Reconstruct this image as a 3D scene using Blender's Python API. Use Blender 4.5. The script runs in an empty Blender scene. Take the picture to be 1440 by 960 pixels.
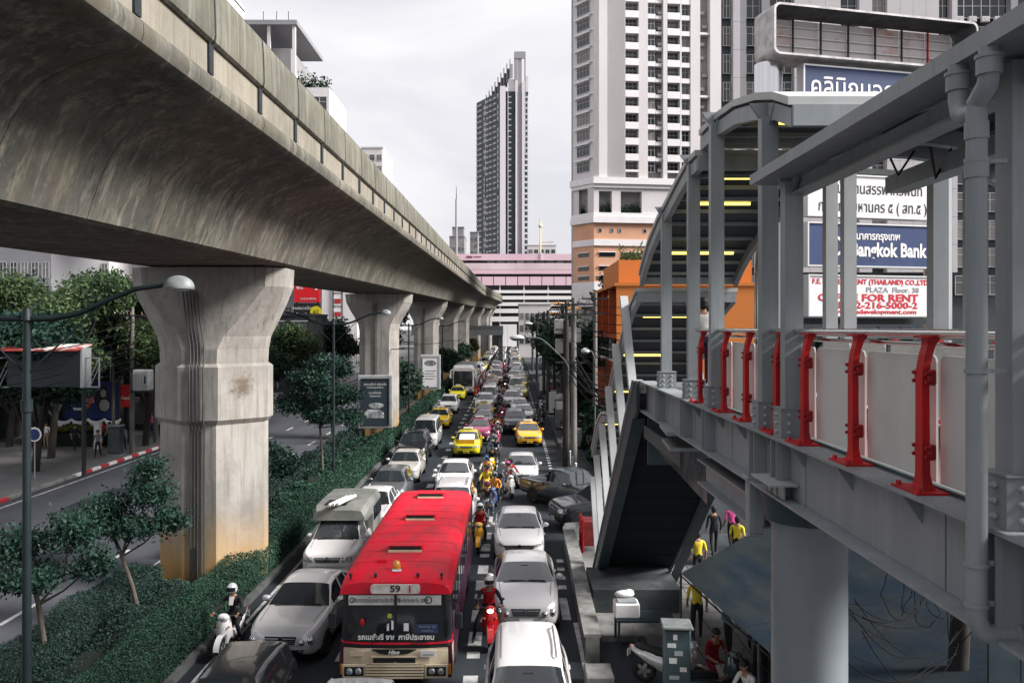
import bpy, bmesh, math, random
import numpy as np
from mathutils import Vector, Matrix
from mathutils.bvhtree import BVHTree

random.seed(11)
RNG = np.random.default_rng(11)
sc = bpy.context.scene
COL = sc.collection
R = math.radians
pi = math.pi

# ------------------------------------------------------------------ camera, sky, sun, exposure
H = 8.1                       # the eye stands on a skywalk, 8.1 m over the road
F = 1200.0                    # focal length in pixels of the 1440 px wide photograph
cam_d = bpy.data.cameras.new("camera")
cam = bpy.data.objects.new("camera", cam_d)
COL.objects.link(cam)
cam.location = (0, 0, H)
cam.rotation_euler = (R(90), 0, 0)
cam_d.sensor_width = 36
cam_d.lens = F / 1440 * 36
cam_d.shift_x = 2 / 1440
cam_d.shift_y = -20 / 1440
cam_d.clip_start = 0.1
cam_d.clip_end = 5000
sc.camera = cam

SUN_EL, SUN_AZ = 37, 101       # azimuth clockwise from +Y (north): from the right and behind
wd = bpy.data.worlds.new("World")
sc.world = wd
wd.use_nodes = True
wn, wl = wd.node_tree.nodes, wd.node_tree.links
wn.clear()
w_out = wn.new('ShaderNodeOutputWorld')
w_bg = wn.new('ShaderNodeBackground'); w_bg.inputs['Strength'].default_value = 0.10
w_bg2 = wn.new('ShaderNodeBackground'); w_bg2.inputs['Strength'].default_value = 0.475
w_sky = wn.new('ShaderNodeTexSky'); w_sky.sky_type = 'NISHITA'; w_sky.sun_disc = False
w_sky.sun_elevation = R(SUN_EL); w_sky.sun_rotation = R(SUN_AZ)
w_mix = wn.new('ShaderNodeMixShader'); w_mix.inputs[0].default_value = 0.93   # a closed overcast deck
w_tc = wn.new('ShaderNodeTexCoord')
w_map = wn.new('ShaderNodeMapping'); w_map.inputs['Scale'].default_value = (1.0, 1.0, 1.9)
w_n = wn.new('ShaderNodeTexNoise'); w_n.inputs['Scale'].default_value = 2.6
w_n.inputs['Detail'].default_value = 6; w_n.inputs['Roughness'].default_value = 0.55
w_n.inputs['Distortion'].default_value = 0.5
w_cr = wn.new('ShaderNodeValToRGB')
w_cr.color_ramp.elements[0].position = 0.34; w_cr.color_ramp.elements[0].color = (0.79, 0.77, 0.83, 1)
w_cr.color_ramp.elements[1].position = 0.62; w_cr.color_ramp.elements[1].color = (1.10, 1.08, 1.09, 1)
wl.new(w_tc.outputs['Generated'], w_map.inputs['Vector'])
wl.new(w_map.outputs[0], w_n.inputs['Vector'])
wl.new(w_n.outputs['Fac'], w_cr.inputs[0])
wl.new(w_cr.outputs[0], w_bg2.inputs['Color'])
wl.new(w_sky.outputs[0], w_bg.inputs['Color'])
wl.new(w_bg.outputs[0], w_mix.inputs[1]); wl.new(w_bg2.outputs[0], w_mix.inputs[2])
wl.new(w_mix.outputs[0], w_out.inputs['Surface'])

sun_d = bpy.data.lights.new("sun", 'SUN')
sun_d.energy = 5.0; sun_d.angle = R(20); sun_d.color = (1.0, 0.965, 0.92)
sun = bpy.data.objects.new("sun", sun_d); COL.objects.link(sun)
_sd = Vector((math.sin(R(SUN_AZ)) * math.cos(R(SUN_EL)), math.cos(R(SUN_AZ)) * math.cos(R(SUN_EL)), math.sin(R(SUN_EL))))
sun.rotation_euler = _sd.to_track_quat('Z', 'Y').to_euler()

sc.view_settings.view_transform = 'Standard'
sc.view_settings.look = 'None'
sc.view_settings.exposure = 1.0
sc.view_settings.gamma = 1.0
sc.render.resolution_x, sc.render.resolution_y = 1024, 682
try:
    sc.cycles.use_adaptive_sampling = True
    sc.cycles.max_bounces = 6; sc.cycles.diffuse_bounces = 1; sc.cycles.glossy_bounces = 3
    sc.cycles.transparent_max_bounces = 6; sc.cycles.transmission_bounces = 3
    sc.cycles.use_denoising = True
except Exception:
    pass

def P(px, py, D):
    return Vector(((px - 718) / F * D, D, H - (py - 460) / F * D))

# ------------------------------------------------------------------ materials
MATS = {}
def lin(c):
    return tuple(x for x in c)

def new_mat(name):
    m = bpy.data.materials.new(name); m.use_nodes = True
    nt = m.node_tree
    return m, nt, nt.nodes['Principled BSDF']

def mat(name, col, rough=0.6, metal=0.0, var=0.0, scale=3.0, bump=0.0, coat=0.0, spec=0.28, emit=None,
        dark=None, stretch=(1, 1, 1), coord='Object', detail=6, trans=0.0, lo=0.42, hi=0.62):
    """plain or noise-mottled principled material; dark = colour of the grime the noise mixes in"""
    if name in MATS: return MATS[name]
    m, nt, b = new_mat(name)
    b.inputs['Base Color'].default_value = (*col, 1)
    b.inputs['Roughness'].default_value = rough
    b.inputs['Metallic'].default_value = metal
    b.inputs['Coat Weight'].default_value = coat
    b.inputs['Coat Roughness'].default_value = 0.06
    b.inputs['Specular IOR Level'].default_value = spec
    if emit:
        b.inputs['Emission Color'].default_value = (*emit[:3], 1); b.inputs['Emission Strength'].default_value = emit[3]
    if var > 0 or bump > 0:
        tc = nt.nodes.new('ShaderNodeTexCoord') if coord != 'World' else nt.nodes.new('ShaderNodeNewGeometry')
        mp = nt.nodes.new('ShaderNodeMapping'); mp.inputs['Scale'].default_value = stretch
        nt.links.new(tc.outputs['Position' if coord == 'World' else coord], mp.inputs['Vector'])
        n = nt.nodes.new('ShaderNodeTexNoise'); n.inputs['Scale'].default_value = scale; n.inputs['Detail'].default_value = detail
        n.inputs['Roughness'].default_value = 0.62
        nt.links.new(mp.outputs[0], n.inputs['Vector'])
        if var > 0:
            rp = nt.nodes.new('ShaderNodeMapRange')
            rp.inputs['From Min'].default_value = lo; rp.inputs['From Max'].default_value = hi
            rp.inputs['To Min'].default_value = 0; rp.inputs['To Max'].default_value = var
            nt.links.new(n.outputs['Fac'], rp.inputs['Value'])
            mx = nt.nodes.new('ShaderNodeMix'); mx.data_type = 'RGBA'
            mx.inputs['A'].default_value = (*col, 1)
            d = dark if dark else tuple(c * 0.45 for c in col)
            mx.inputs['B'].default_value = (*d, 1)
            nt.links.new(rp.outputs[0], mx.inputs['Factor'])
            nt.links.new(mx.outputs['Result'], b.inputs['Base Color'])
        if bump > 0:
            bp = nt.nodes.new('ShaderNodeBump'); bp.inputs['Strength'].default_value = bump; bp.inputs['Distance'].default_value = 0.02
            nt.links.new(n.outputs['Fac'], bp.inputs['Height']); nt.links.new(bp.outputs[0], b.inputs['Normal'])
    MATS[name] = m
    return m

def leaf_mat(name, c1, c2, scale=1.5, tr=0.25):
    if name in MATS: return MATS[name]
    m, nt, b = new_mat(name)
    b.inputs['Roughness'].default_value = 0.55
    b.inputs['Specular IOR Level'].default_value = 0.14
    g = nt.nodes.new('ShaderNodeNewGeometry')
    n = nt.nodes.new('ShaderNodeTexNoise'); n.inputs['Scale'].default_value = scale; n.inputs['Detail'].default_value = 3
    nt.links.new(g.outputs['Position'], n.inputs['Vector'])
    add = nt.nodes.new('ShaderNodeMath'); add.operation = 'ADD'
    mul = nt.nodes.new('ShaderNodeMath'); mul.operation = 'MULTIPLY'; mul.inputs[1].default_value = 0.45
    nt.links.new(g.outputs['Random Per Island'], mul.inputs[0])
    nt.links.new(mul.outputs[0], add.inputs[0]); nt.links.new(n.outputs['Fac'], add.inputs[1])
    rp = nt.nodes.new('ShaderNodeMapRange'); rp.inputs['From Min'].default_value = 0.4; rp.inputs['From Max'].default_value = 1.05
    nt.links.new(add.outputs[0], rp.inputs['Value'])
    mx = nt.nodes.new('ShaderNodeMix'); mx.data_type = 'RGBA'
    mx.inputs['A'].default_value = (*c1, 1); mx.inputs['B'].default_value = (*c2, 1)
    nt.links.new(rp.outputs[0], mx.inputs['Factor'])
    nt.links.new(mx.outputs['Result'], b.inputs['Base Color'])
    t = nt.nodes.new('ShaderNodeBsdfTranslucent'); nt.links.new(mx.outputs['Result'], t.inputs['Color'])
    ms = nt.nodes.new('ShaderNodeMixShader'); ms.inputs[0].default_value = tr
    out = nt.nodes['Material Output']
    nt.links.new(b.outputs[0], ms.inputs[1]); nt.links.new(t.outputs[0], ms.inputs[2]); nt.links.new(ms.outputs[0], out.inputs['Surface'])
    MATS[name] = m
    return m

def concrete_mat(name, base, dirt, streak, rust=None, rust_z=(0.0, 2.6), tint=None, amount=0.75, scar=None, rough=0.9, spec=0.12, bump=0.25):
    """weathered board-marked concrete: blotches, vertical run-off streaks, pits, and a rust band by height if asked"""
    m, nt, b = new_mat(name); N, L = nt.nodes, nt.links
    b.inputs['Roughness'].default_value = rough; b.inputs['Specular IOR Level'].default_value = spec
    g = N.new('ShaderNodeNewGeometry')
    def noise(scale, stretch=(1, 1, 1), detail=7, rough=0.65):
        mp = N.new('ShaderNodeMapping'); mp.inputs['Scale'].default_value = stretch
        L.new(g.outputs['Position'], mp.inputs['Vector'])
        n = N.new('ShaderNodeTexNoise'); n.inputs['Scale'].default_value = scale; n.inputs['Detail'].default_value = detail
        n.inputs['Roughness'].default_value = rough; L.new(mp.outputs[0], n.inputs['Vector']); return n.outputs['Fac']
    def rng(v, a, c, lo=0.0, hi=1.0):
        r = N.new('ShaderNodeMapRange'); r.inputs['From Min'].default_value = a; r.inputs['From Max'].default_value = c
        r.inputs['To Min'].default_value = lo; r.inputs['To Max'].default_value = hi; L.new(v, r.inputs['Value']); return r.outputs[0]
    def mix(fac, A, B):
        x = N.new('ShaderNodeMix'); x.data_type = 'RGBA'
        L.new(fac, x.inputs['Factor'])
        if isinstance(A, tuple): x.inputs['A'].default_value = (*A, 1)
        else: L.new(A, x.inputs['A'])
        if isinstance(B, tuple): x.inputs['B'].default_value = (*B, 1)
        else: L.new(B, x.inputs['B'])
        return x.outputs['Result']
    def math2(op, a, c):
        x = N.new('ShaderNodeMath'); x.operation = op
        for i, v in enumerate((a, c)):
            if isinstance(v, (int, float)): x.inputs[i].default_value = v
            else: L.new(v, x.inputs[i])
        return x.outputs[0]
    blot = noise(0.55); fine = noise(9.0, detail=4)
    st = noise(2.2, (1.6, 1.6, 0.10)); st2 = noise(7.0, (1.2, 1.2, 0.06))
    c = mix(rng(blot, 0.40, 0.68, 0, amount * 0.8), base, dirt)
    c = mix(rng(st, 0.50, 0.70, 0, amount), c, streak)
    c = mix(rng(st2, 0.52, 0.70, 0, amount * 0.8), c, dirt)
    c = mix(rng(noise(16.0, (1.0, 1.0, 0.05)), 0.54, 0.72, 0, amount * 0.34), c, streak)
    if tint: c = mix(rng(noise(0.9, (1, 1, 0.35)), 0.5, 0.7, 0, 0.8), c, tint)
    if rust:
        sep = N.new('ShaderNodeSeparateXYZ'); L.new(g.outputs['Position'], sep.inputs[0])
        zz = math2('ADD', sep.outputs['Z'], math2('MULTIPLY', noise(1.3, (1, 1, 0.3)), -1.6))
        c = mix(rng(zz, rust_z[0] - 0.8, rust_z[1] - 0.8, 0.95, 0.0), c, rust)
    if scar:      # one ragged moss stain round a point of the surface
        vd = N.new('ShaderNodeVectorMath'); vd.operation = 'DISTANCE'; L.new(g.outputs['Position'], vd.inputs[0]); vd.inputs[1].default_value = scar[:3]
        dd = math2('ADD', vd.outputs['Value'], math2('MULTIPLY', math2('SUBTRACT', noise(5.0, detail=8), 0.5), scar[3] * 2.6))
        c = mix(rng(dd, scar[3] * .35, scar[3] * 1.1, 0.85, 0.0), c, (0.10, 0.075, 0.05))
    c = mix(rng(fine, 0.60, 0.80, 0, 0.35), c, dirt)
    L.new(c, b.inputs['Base Color'])
    bp = N.new('ShaderNodeBump'); bp.inputs['Strength'].default_value = bump; bp.inputs['Distance'].default_value = 0.03
    L.new(fine, bp.inputs['Height']); L.new(bp.outputs[0], b.inputs['Normal'])
    MATS[name] = m
    return m

# ------------------------------------------------------------------ mesh builder
class MB:
    def __init__(s): s.v, s.f, s.m, s.sm = [], [], [], []
    def add(s, vs, fs, mi=0, smooth=False):
        o = len(s.v); s.v.extend(tuple(p) for p in vs)
        for f in fs:
            s.f.append(tuple(i + o for i in f)); s.m.append(mi); s.sm.append(smooth)
    def box(s, x0, x1, y0, y1, z0, z1, mi=0):
        s.add([(x0, y0, z0), (x1, y0, z0), (x1, y1, z0), (x0, y1, z0), (x0, y0, z1), (x1, y0, z1), (x1, y1, z1), (x0, y1, z1)],
              [(0, 3, 2, 1), (4, 5, 6, 7), (0, 1, 5, 4), (1, 2, 6, 5), (2, 3, 7, 6), (3, 0, 4, 7)], mi)
    def cbox(s, c, size, mi=0, b=0.02, M=None):
        """box with chamfered edges"""
        hx, hy, hz = size[0] / 2, size[1] / 2, size[2] / 2
        b = min(b, hx * .8, hy * .8, hz * .8)
        vs = []; idx = {}
        for sx in (-1, 1):
            for sy in (-1, 1):
                for sz in (-1, 1):
                    for ax in range(3):
                        p = [sx * (hx - b), sy * (hy - b), sz * (hz - b)]
                        p[ax] = (sx * hx, sy * hy, sz * hz)[ax]
                        idx[(sx, sy, sz, ax)] = len(vs); vs.append(p)
        fs = []
        for ax in range(3):
            o1, o2 = (ax + 1) % 3, (ax + 2) % 3
            for sg in (-1, 1):
                q = []
                for a, c2 in ((-1, -1), (1, -1), (1, 1), (-1, 1)):
                    k = [0, 0, 0]; k[ax] = sg; k[o1] = a; k[o2] = c2; q.append(idx[(*k, ax)])
                fs.append(tuple(q if sg > 0 else q[::-1]))
        for ax in range(3):
            o1, o2 = (ax + 1) % 3, (ax + 2) % 3
            for a in (-1, 1):
                for c2 in (-1, 1):
                    def k(t, which):
                        kk = [0, 0, 0]; kk[ax] = t; kk[o1] = a; kk[o2] = c2; return idx[(*kk, which)]
                    fs.append((k(-1, o1), k(1, o1), k(1, o2), k(-1, o2)))
        for sx in (-1, 1):
            for sy in (-1, 1):
                for sz in (-1, 1): fs.append(tuple(idx[(sx, sy, sz, a)] for a in range(3)))
        C = Vector(c)
        vs = [((M @ Vector(p)) if M else Vector(p)) + C for p in vs]
        s.add(vs, fs, mi)
    def cyl(s, p0, p1, r0, r1=None, n=12, mi=0, caps=True, smooth=True):
        r1 = r0 if r1 is None else r1
        p0, p1 = Vector(p0), Vector(p1); d = (p1 - p0)
        if d.length < 1e-7: return
        q = d.to_track_quat('Z', 'Y'); vs = []
        for p, r in ((p0, r0), (p1, r1)):
            for i in range(n):
                a = 2 * pi * i / n; vs.append(p + q @ Vector((r * math.cos(a), r * math.sin(a), 0)))
        s.add(vs, [(i, (i + 1) % n, n + (i + 1) % n, n + i) for i in range(n)], mi, smooth)
        if caps: s.add(vs, [tuple(range(n))[::-1], tuple(range(n, 2 * n))], mi)
    def tube(s, pts, r, n=6, mi=0, caps=True):
        pts = [Vector(p) for p in pts]; rs = r if isinstance(r, (list, tuple)) else [r] * len(pts); vs = []
        up = Vector((0, 0, 1)); prev = None
        for i, p in enumerate(pts):
            d = (pts[min(i + 1, len(pts) - 1)] - pts[max(i - 1, 0)])
            if d.length < 1e-9: d = Vector((0, 0, 1))
            d.normalize()
            if prev is None:
                a = up if abs(d.z) < .9 else Vector((1, 0, 0)); u = d.cross(a).normalized()
            else:
                u = prev - d * prev.dot(d)
                u = u.normalized() if u.length > 1e-6 else d.orthogonal().normalized()
            prev = u; w = d.cross(u)
            for k in range(n):
                a = 2 * pi * k / n; vs.append(p + (u * math.cos(a) + w * math.sin(a)) * rs[i])
        fs = []
        for i in range(len(pts) - 1):
            for k in range(n): fs.append((i * n + k, i * n + (k + 1) % n, (i + 1) * n + (k + 1) % n, (i + 1) * n + k))
        s.add(vs, fs, mi, True)
        if caps: s.add(vs, [tuple(range(n))[::-1], tuple(range((len(pts) - 1) * n, len(pts) * n))], mi)
    def loft(s, secs, mi=0, closed=True, caps=True, smooth=False, flip=False):
        n = len(secs[0]); vs = [p for q in secs for p in q]; fs = []
        for i in range(len(secs) - 1):
            for k in range(n if closed else n - 1):
                f = (i * n + k, i * n + (k + 1) % n, (i + 1) * n + (k + 1) % n, (i + 1) * n + k)
                fs.append(f[::-1] if flip else f)
        s.add(vs, fs, mi, smooth)
        if caps and closed:
            a, b2 = tuple(range(n))[::-1], tuple(range((len(secs) - 1) * n, len(secs) * n))
            s.add(vs, [a[::-1], b2[::-1]] if flip else [a, b2], mi)
    def prism(s, poly, axis, d0, d1, mi=0):
        """extrude a 2-D polygon along axis 0/1/2 (poly holds the two other coordinates in order)"""
        def put(p, d):
            q = list(p); q.insert(axis, d); return tuple(q)
        n = len(poly); vs = [put(p, d0) for p in poly] + [put(p, d1) for p in poly]
        fs = [tuple(range(n))[::-1], tuple(range(n, 2 * n))] + [(i, (i + 1) % n, n + (i + 1) % n, n + i) for i in range(n)]
        s.add(vs, fs, mi)
    def ell(s, c, r, nu=12, nv=8, mi=0, v0=-1.0, v1=1.0):
        """ellipsoid, or a slice of it between two sines of latitude"""
        c = Vector(c); vs = []; fs = []
        a0, a1 = math.asin(v0), math.asin(v1)
        for j in range(nv + 1):
            a = a0 + (a1 - a0) * j / nv
            for i in range(nu):
                t = 2 * pi * i / nu
                vs.append(c + Vector((r[0] * math.cos(a) * math.cos(t), r[1] * math.cos(a) * math.sin(t), r[2] * math.sin(a))))
        for j in range(nv):
            for i in range(nu): fs.append((j * nu + i, j * nu + (i + 1) % nu, (j + 1) * nu + (i + 1) % nu, (j + 1) * nu + i))
        s.add(vs, fs, mi, True)
    def lathe(s, prof, n=16, mi=0, M=None, smooth=True):
        vs = []; fs = []
        for r, z in prof:
            for i in range(n):
                t = 2 * pi * i / n; p = Vector((r * math.cos(t), r * math.sin(t), z)); vs.append((M @ p) if M else p)
        for j in range(len(prof) - 1):
            for i in range(n): fs.append((j * n + i, j * n + (i + 1) % n, (j + 1) * n + (i + 1) % n, (j + 1) * n + i))
        s.add(vs, fs, mi, smooth)
    def xform(s, M): s.v = [tuple(M @ Vector(p)) for p in s.v]; return s
    def mesh(s, name, mats):
        me = bpy.data.meshes.new(name); me.from_pydata(s.v, [], s.f)
        for m in (mats if isinstance(mats, (list, tuple)) else [mats]): me.materials.append(m)
        me.polygons.foreach_set('material_index', s.m); me.polygons.foreach_set('use_smooth', s.sm)
        me.update(); return me
    def build(s, name, mats, parent=None, loc=None, rz=0.0, label=None, kind=None):
        return obj(name, s.mesh(name, mats), parent, loc, rz, label, kind)

def obj(name, me, parent=None, loc=None, rz=0.0, label=None, kind=None):
    o = bpy.data.objects.new(name, me); COL.objects.link(o)
    if parent is not None: o.parent = parent
    if loc is not None: o.location = loc
    if rz: o.rotation_euler = (0, 0, rz)
    if label: o['label'] = label
    if kind: o['kind'] = kind
    return o

def tag(o, label, cat, group=None):
    o['label'] = label; o['category'] = cat
    if group: o['group'] = group
    return o

def thing(name, label, cat, loc=(0, 0, 0), rz=0.0, group=None):
    o = bpy.data.objects.new(name, None); COL.objects.link(o); o.empty_display_size = 0.3
    o.location = loc; o.rotation_euler = (0, 0, rz)
    return tag(o, label, cat, group)

def kids(o): return [c for c in o.children]

def copy_tree(o, parent=None, swap=None):
    """copy a thing with its parts; swap maps material name -> material, set on the object so that meshes stay shared"""
    c = o.copy(); COL.objects.link(c)
    if parent is not None: c.parent = parent
    if swap and c.data is not None and hasattr(c.data, 'materials'):
        for i, m in enumerate(c.data.materials):
            if m and m.name in swap:
                c.material_slots[i].link = 'OBJECT'; c.material_slots[i].material = swap[m.name]
    for ch in kids(o): copy_tree(ch, c, swap)
    return c

def place(proto, loc, rz, label, group=None, swap=None, cat=None):
    """the first use moves the prototype itself, later uses are copies"""
    c = copy_tree(proto, None, swap)
    c.location = loc; c.rotation_euler = (0, 0, rz); c['label'] = label
    if group: c['group'] = group
    if cat: c['category'] = cat
    return c

PROTO = []
def drop_protos():
    for o in PROTO:
        for ch in list(o.children_recursive): bpy.data.objects.remove(ch, do_unlink=True)
        bpy.data.objects.remove(o, do_unlink=True)

def struct(name, mb, mats):
    o = mb.build(name, mats); o['kind'] = 'structure'; return o

_vf = {}
def text(body, size, m, parent, M, name='lettering', extrude=0.004, align='CENTER', bold=0.0, sx=1.0, shear=0.0, width=None):
    """flat lettering as real mesh; M places the text plane (x right, y up)"""
    cu = bpy.data.curves.new(name, 'FONT'); cu.body = body; cu.size = size; cu.extrude = extrude
    cu.align_x = align; cu.align_y = 'CENTER'; cu.offset = bold; cu.resolution_u = 2; cu.shear = shear
    t = bpy.data.objects.new(name, cu); COL.objects.link(t)
    dg = bpy.context.evaluated_depsgraph_get(); me = bpy.data.meshes.new_from_object(t.evaluated_get(dg))
    bpy.data.objects.remove(t, do_unlink=True); bpy.data.curves.remove(cu)
    if width:
        xs_ = [v.co.x for v in me.vertices]; sx = width / max(.01, max(xs_) - min(xs_)); me.transform(Matrix.Translation((-(max(xs_) + min(xs_)) / 2 if align == 'CENTER' else -min(xs_), 0, 0)))
    me.transform(Matrix.Diagonal((sx, 1, 1, 1))); me.transform(M)
    me.materials.clear(); me.materials.append(m)
    return obj(name, me, parent)

def facing(x, y, z, rz=0.0):
    """text plane that faces -Y (towards the camera), turned by rz about Z"""
    return Matrix.Translation((x, y, z)) @ Matrix.Rotation(rz, 4, 'Z') @ Matrix.Rotation(R(90), 4, 'X')

def np_mesh(name, V, Fq, mats, nv=4):
    """big quad/tri soup from numpy arrays"""
    me = bpy.data.meshes.new(name)
    me.vertices.add(len(V)); me.vertices.foreach_set('co', np.asarray(V, dtype=np.float32).ravel())
    nf = len(Fq); me.loops.add(nf * nv); me.loops.foreach_set('vertex_index', np.asarray(Fq, dtype=np.int32).ravel())
    me.polygons.add(nf); me.polygons.foreach_set('loop_start', np.arange(0, nf * nv, nv, dtype=np.int32))
    me.polygons.foreach_set('loop_total', np.full(nf, nv, dtype=np.int32))
    me.update(calc_edges=True)
    for m in (mats if isinstance(mats, (list, tuple)) else [mats]): me.materials.append(m)
    return me

def leaves_at(pts, size, flat=0.0, aspect=0.55, nrm=None):
    """one small folded leaf (a bent quad of two triangles shown as one quad) at every point, random turn"""
    n = len(pts); d = RNG.normal(size=(n, 3)); d /= np.linalg.norm(d, axis=1)[:, None]
    if nrm is not None: d = d * (1 - flat) + nrm * flat; d /= np.linalg.norm(d, axis=1)[:, None] + 1e-9
    elif flat: d = d * (1 - flat) + np.array([0, 0, 1.0]) * flat; d /= np.linalg.norm(d, axis=1)[:, None] + 1e-9
    a = RNG.normal(size=(n, 3)); u = np.cross(d, a); u /= np.linalg.norm(u, axis=1)[:, None] + 1e-9
    w = np.cross(d, u); s = (size * RNG.uniform(0.6, 1.35, n))[:, None]
    V = np.empty((n, 4, 3)); V[:, 0] = pts - u * s; V[:, 1] = pts - w * s * aspect + d * s * .12
    V[:, 2] = pts + u * s; V[:, 3] = pts + w * s * aspect + d * s * .12
    return V.reshape(-1, 3), np.arange(4 * n).reshape(n, 4)

def in_blob(c, r, n, hollow=0.55):
    d = RNG.normal(size=(n, 3)); d /= np.linalg.norm(d, axis=1)[:, None]
    k = (hollow + (1 - hollow) * RNG.random(n) ** 0.7)[:, None]
    return np.asarray(c) + d * k * np.asarray(r)
# ------------------------------------------------------------------ shared materials
M_ASPH = mat('asphalt', (0.036, 0.042, 0.049), 0.85, var=0.95, spec=.10, scale=0.35, bump=0.12, coord='World', dark=(0.020, 0.024, 0.030), stretch=(1, .25, 1), detail=9)
M_ASPH2 = mat('asphalt_left', (0.066, 0.069, 0.080), 0.88, var=0.9, spec=.10, scale=0.28, bump=0.12, coord='World', dark=(0.042, 0.045, 0.054), stretch=(1, .25, 1), detail=9)
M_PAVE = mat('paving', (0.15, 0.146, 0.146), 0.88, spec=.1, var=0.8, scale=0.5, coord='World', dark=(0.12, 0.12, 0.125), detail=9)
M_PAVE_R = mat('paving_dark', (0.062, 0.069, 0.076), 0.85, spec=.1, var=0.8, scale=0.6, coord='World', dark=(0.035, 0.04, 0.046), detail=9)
M_KERB = mat('kerb_concrete', (0.22, 0.22, 0.215), 0.88, var=0.8, scale=1.6, coord='World', dark=(0.10, 0.10, 0.10))
M_KRED = mat('kerb_red', (0.45, 0.03, 0.04), 0.7, var=0.6, scale=3, coord='World', dark=(0.25, 0.05, 0.05))
M_KWHT = mat('kerb_white', (0.72, 0.71, 0.70), 0.7, var=0.6, scale=3, coord='World', dark=(0.4, 0.39, 0.38))
M_LINE = mat('road_paint', (0.46, 0.46, 0.46), 0.7, var=1.0, scale=2.2, coord='World', dark=(0.16, 0.165, 0.17), detail=9, lo=.45, hi=.7)
M_SOIL = mat('soil', (0.045, 0.038, 0.030), 0.95, var=0.7, scale=2, coord='World', dark=(0.02, 0.02, 0.016))
M_BLACK = mat('black_rubber', (0.016, 0.016, 0.018), 0.75)
M_DARK = mat('dark_steel', (0.022, 0.028, 0.032), 0.5, var=0.5, scale=4)
M_STEEL = concrete_mat('grey_painted_steel', (0.245, 0.27, 0.29), (0.135, 0.15, 0.16), (0.31, 0.335, 0.352), tint=(0.20, 0.215, 0.222), amount=0.55, rough=.45, spec=.3, bump=.03)
M_STEEL_L = mat('light_painted_steel', (0.36, 0.375, 0.385), 0.45, var=0.6, scale=1.4, coord='World', dark=(0.30, 0.315, 0.325), detail=8)
M_STEEL_D = mat('dark_painted_steel', (0.040, 0.058, 0.068), 0.5, var=0.7, scale=1.6, coord='World', dark=(0.022, 0.033, 0.040), detail=9)
M_CHROME = mat('stainless', (0.62, 0.62, 0.63), 0.16, 1.0)
M_RED = mat('red_paint', (0.50, 0.009, 0.012), 0.5, var=0.9, scale=5, coord='World', dark=(0.26, 0.008, 0.012), detail=10, stretch=(1, 1, .3))
M_WHITE = mat('white_paint', (0.78, 0.77, 0.77), 0.5, var=0.3, scale=2, dark=(0.6, 0.59, 0.58))
M_PANEL = mat('frosted_panel', (0.56, 0.56, 0.54), 0.75, spec=.15, var=0.8, scale=0.9, coord='World', dark=(0.45, 0.45, 0.44), detail=8)
M_LAMP = mat('fluorescent_tube', (1, .95, .6), 0.5, emit=(1.0, 0.80, 0.13, 1.25))
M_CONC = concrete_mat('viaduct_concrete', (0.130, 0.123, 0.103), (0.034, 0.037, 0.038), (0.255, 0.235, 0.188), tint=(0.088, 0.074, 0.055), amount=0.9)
M_PARA = concrete_mat('parapet_concrete', (0.150, 0.143, 0.116), (0.055, 0.055, 0.047), (0.28, 0.272, 0.245), tint=(0.092, 0.088, 0.068), amount=0.8)
M_CREAM = concrete_mat('parapet_base', (0.25, 0.228, 0.19), (0.10, 0.092, 0.075), (0.17, 0.15, 0.118), amount=0.7)
M_PIER = concrete_mat('pier_concrete', (0.31, 0.295, 0.275), (0.115, 0.108, 0.098), (0.19, 0.172, 0.150), rust=(0.36, 0.21, 0.055), rust_z=(0.2, 2.6), amount=0.78, scar=(-8.42, 26.55, 6.25, .42))

# ------------------------------------------------------------------ ground, roads, pavements
g = MB(); g.box(-1500, 1500, -60, 2500, -0.6, -0.02)
struct('ground', g, mat('far_ground', (0.07, 0.07, 0.072), 0.9, var=0.6, scale=0.05, coord='World'))
g = MB(); g.box(-7.62, 3.3, -30, 420, -0.02, 0.0); g.box(3.3, 60, 33.0, 41.5, -0.02, 0.0); struct('road', g, M_ASPH)
g = MB(); g.box(-23.5, -11.8, -30, 420, -0.02, 0.0); struct('road', g, M_ASPH2)
g = MB(); g.box(-11.8, -11.6, -30, 330, -0.3, 0.15); g.box(-7.82, -7.62, -30, 330, -0.3, 0.15)
struct('median_kerb', g, mat('old_kerb', (0.10, 0.105, 0.105), .85, var=.8, scale=1.2, coord='World', dark=(.05, .053, .055)))
g = MB(); g.box(-11.6, -7.82, -30, 330, -0.3, 0.12); struct('median_strip', g, M_SOIL)
g = MB(); g.box(-80, -23.7, -30, 420, -0.3, 0.13)
PAVE_L = struct('pavement', g, M_PAVE)
k1, k2 = None, None
km = MB(); km.cbox((0, 0, 0), (0.2, 0.98, 0.42), b=0.02)
kr, kw = km.mesh('kerb_stone', M_KRED), km.mesh('kerb_stone', M_KWHT)
kg = km.mesh('kerb_stone', M_KERB)
for i in range(60):
    y = 10 + i
    me = kg if y < 33 or 39 < y < 45.5 else (kr if i % 2 else kw)
    obj('kerb_stone', me, PAVE_L, (-23.6, y + .5, -0.06))
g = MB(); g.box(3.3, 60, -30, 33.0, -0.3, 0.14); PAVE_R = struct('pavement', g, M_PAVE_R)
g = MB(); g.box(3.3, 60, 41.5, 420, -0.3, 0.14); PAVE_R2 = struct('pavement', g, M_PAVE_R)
# flagstones of the pavement under the stair, laid one by one
fl = MB(); fl.cbox((0, 0, 0), (0.58, 0.58, 0.05), b=0.008); fme = fl.mesh('flagstone', M_PAVE)
for i in range(12):
    for j in range(14):
        if len(PAVE_R.children) < 168:
            obj('flagstone', fme, PAVE_R, (3.75 + i * .6, 20.5 + j * .6, 0.125 + random.uniform(-.004, .006)))
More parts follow.
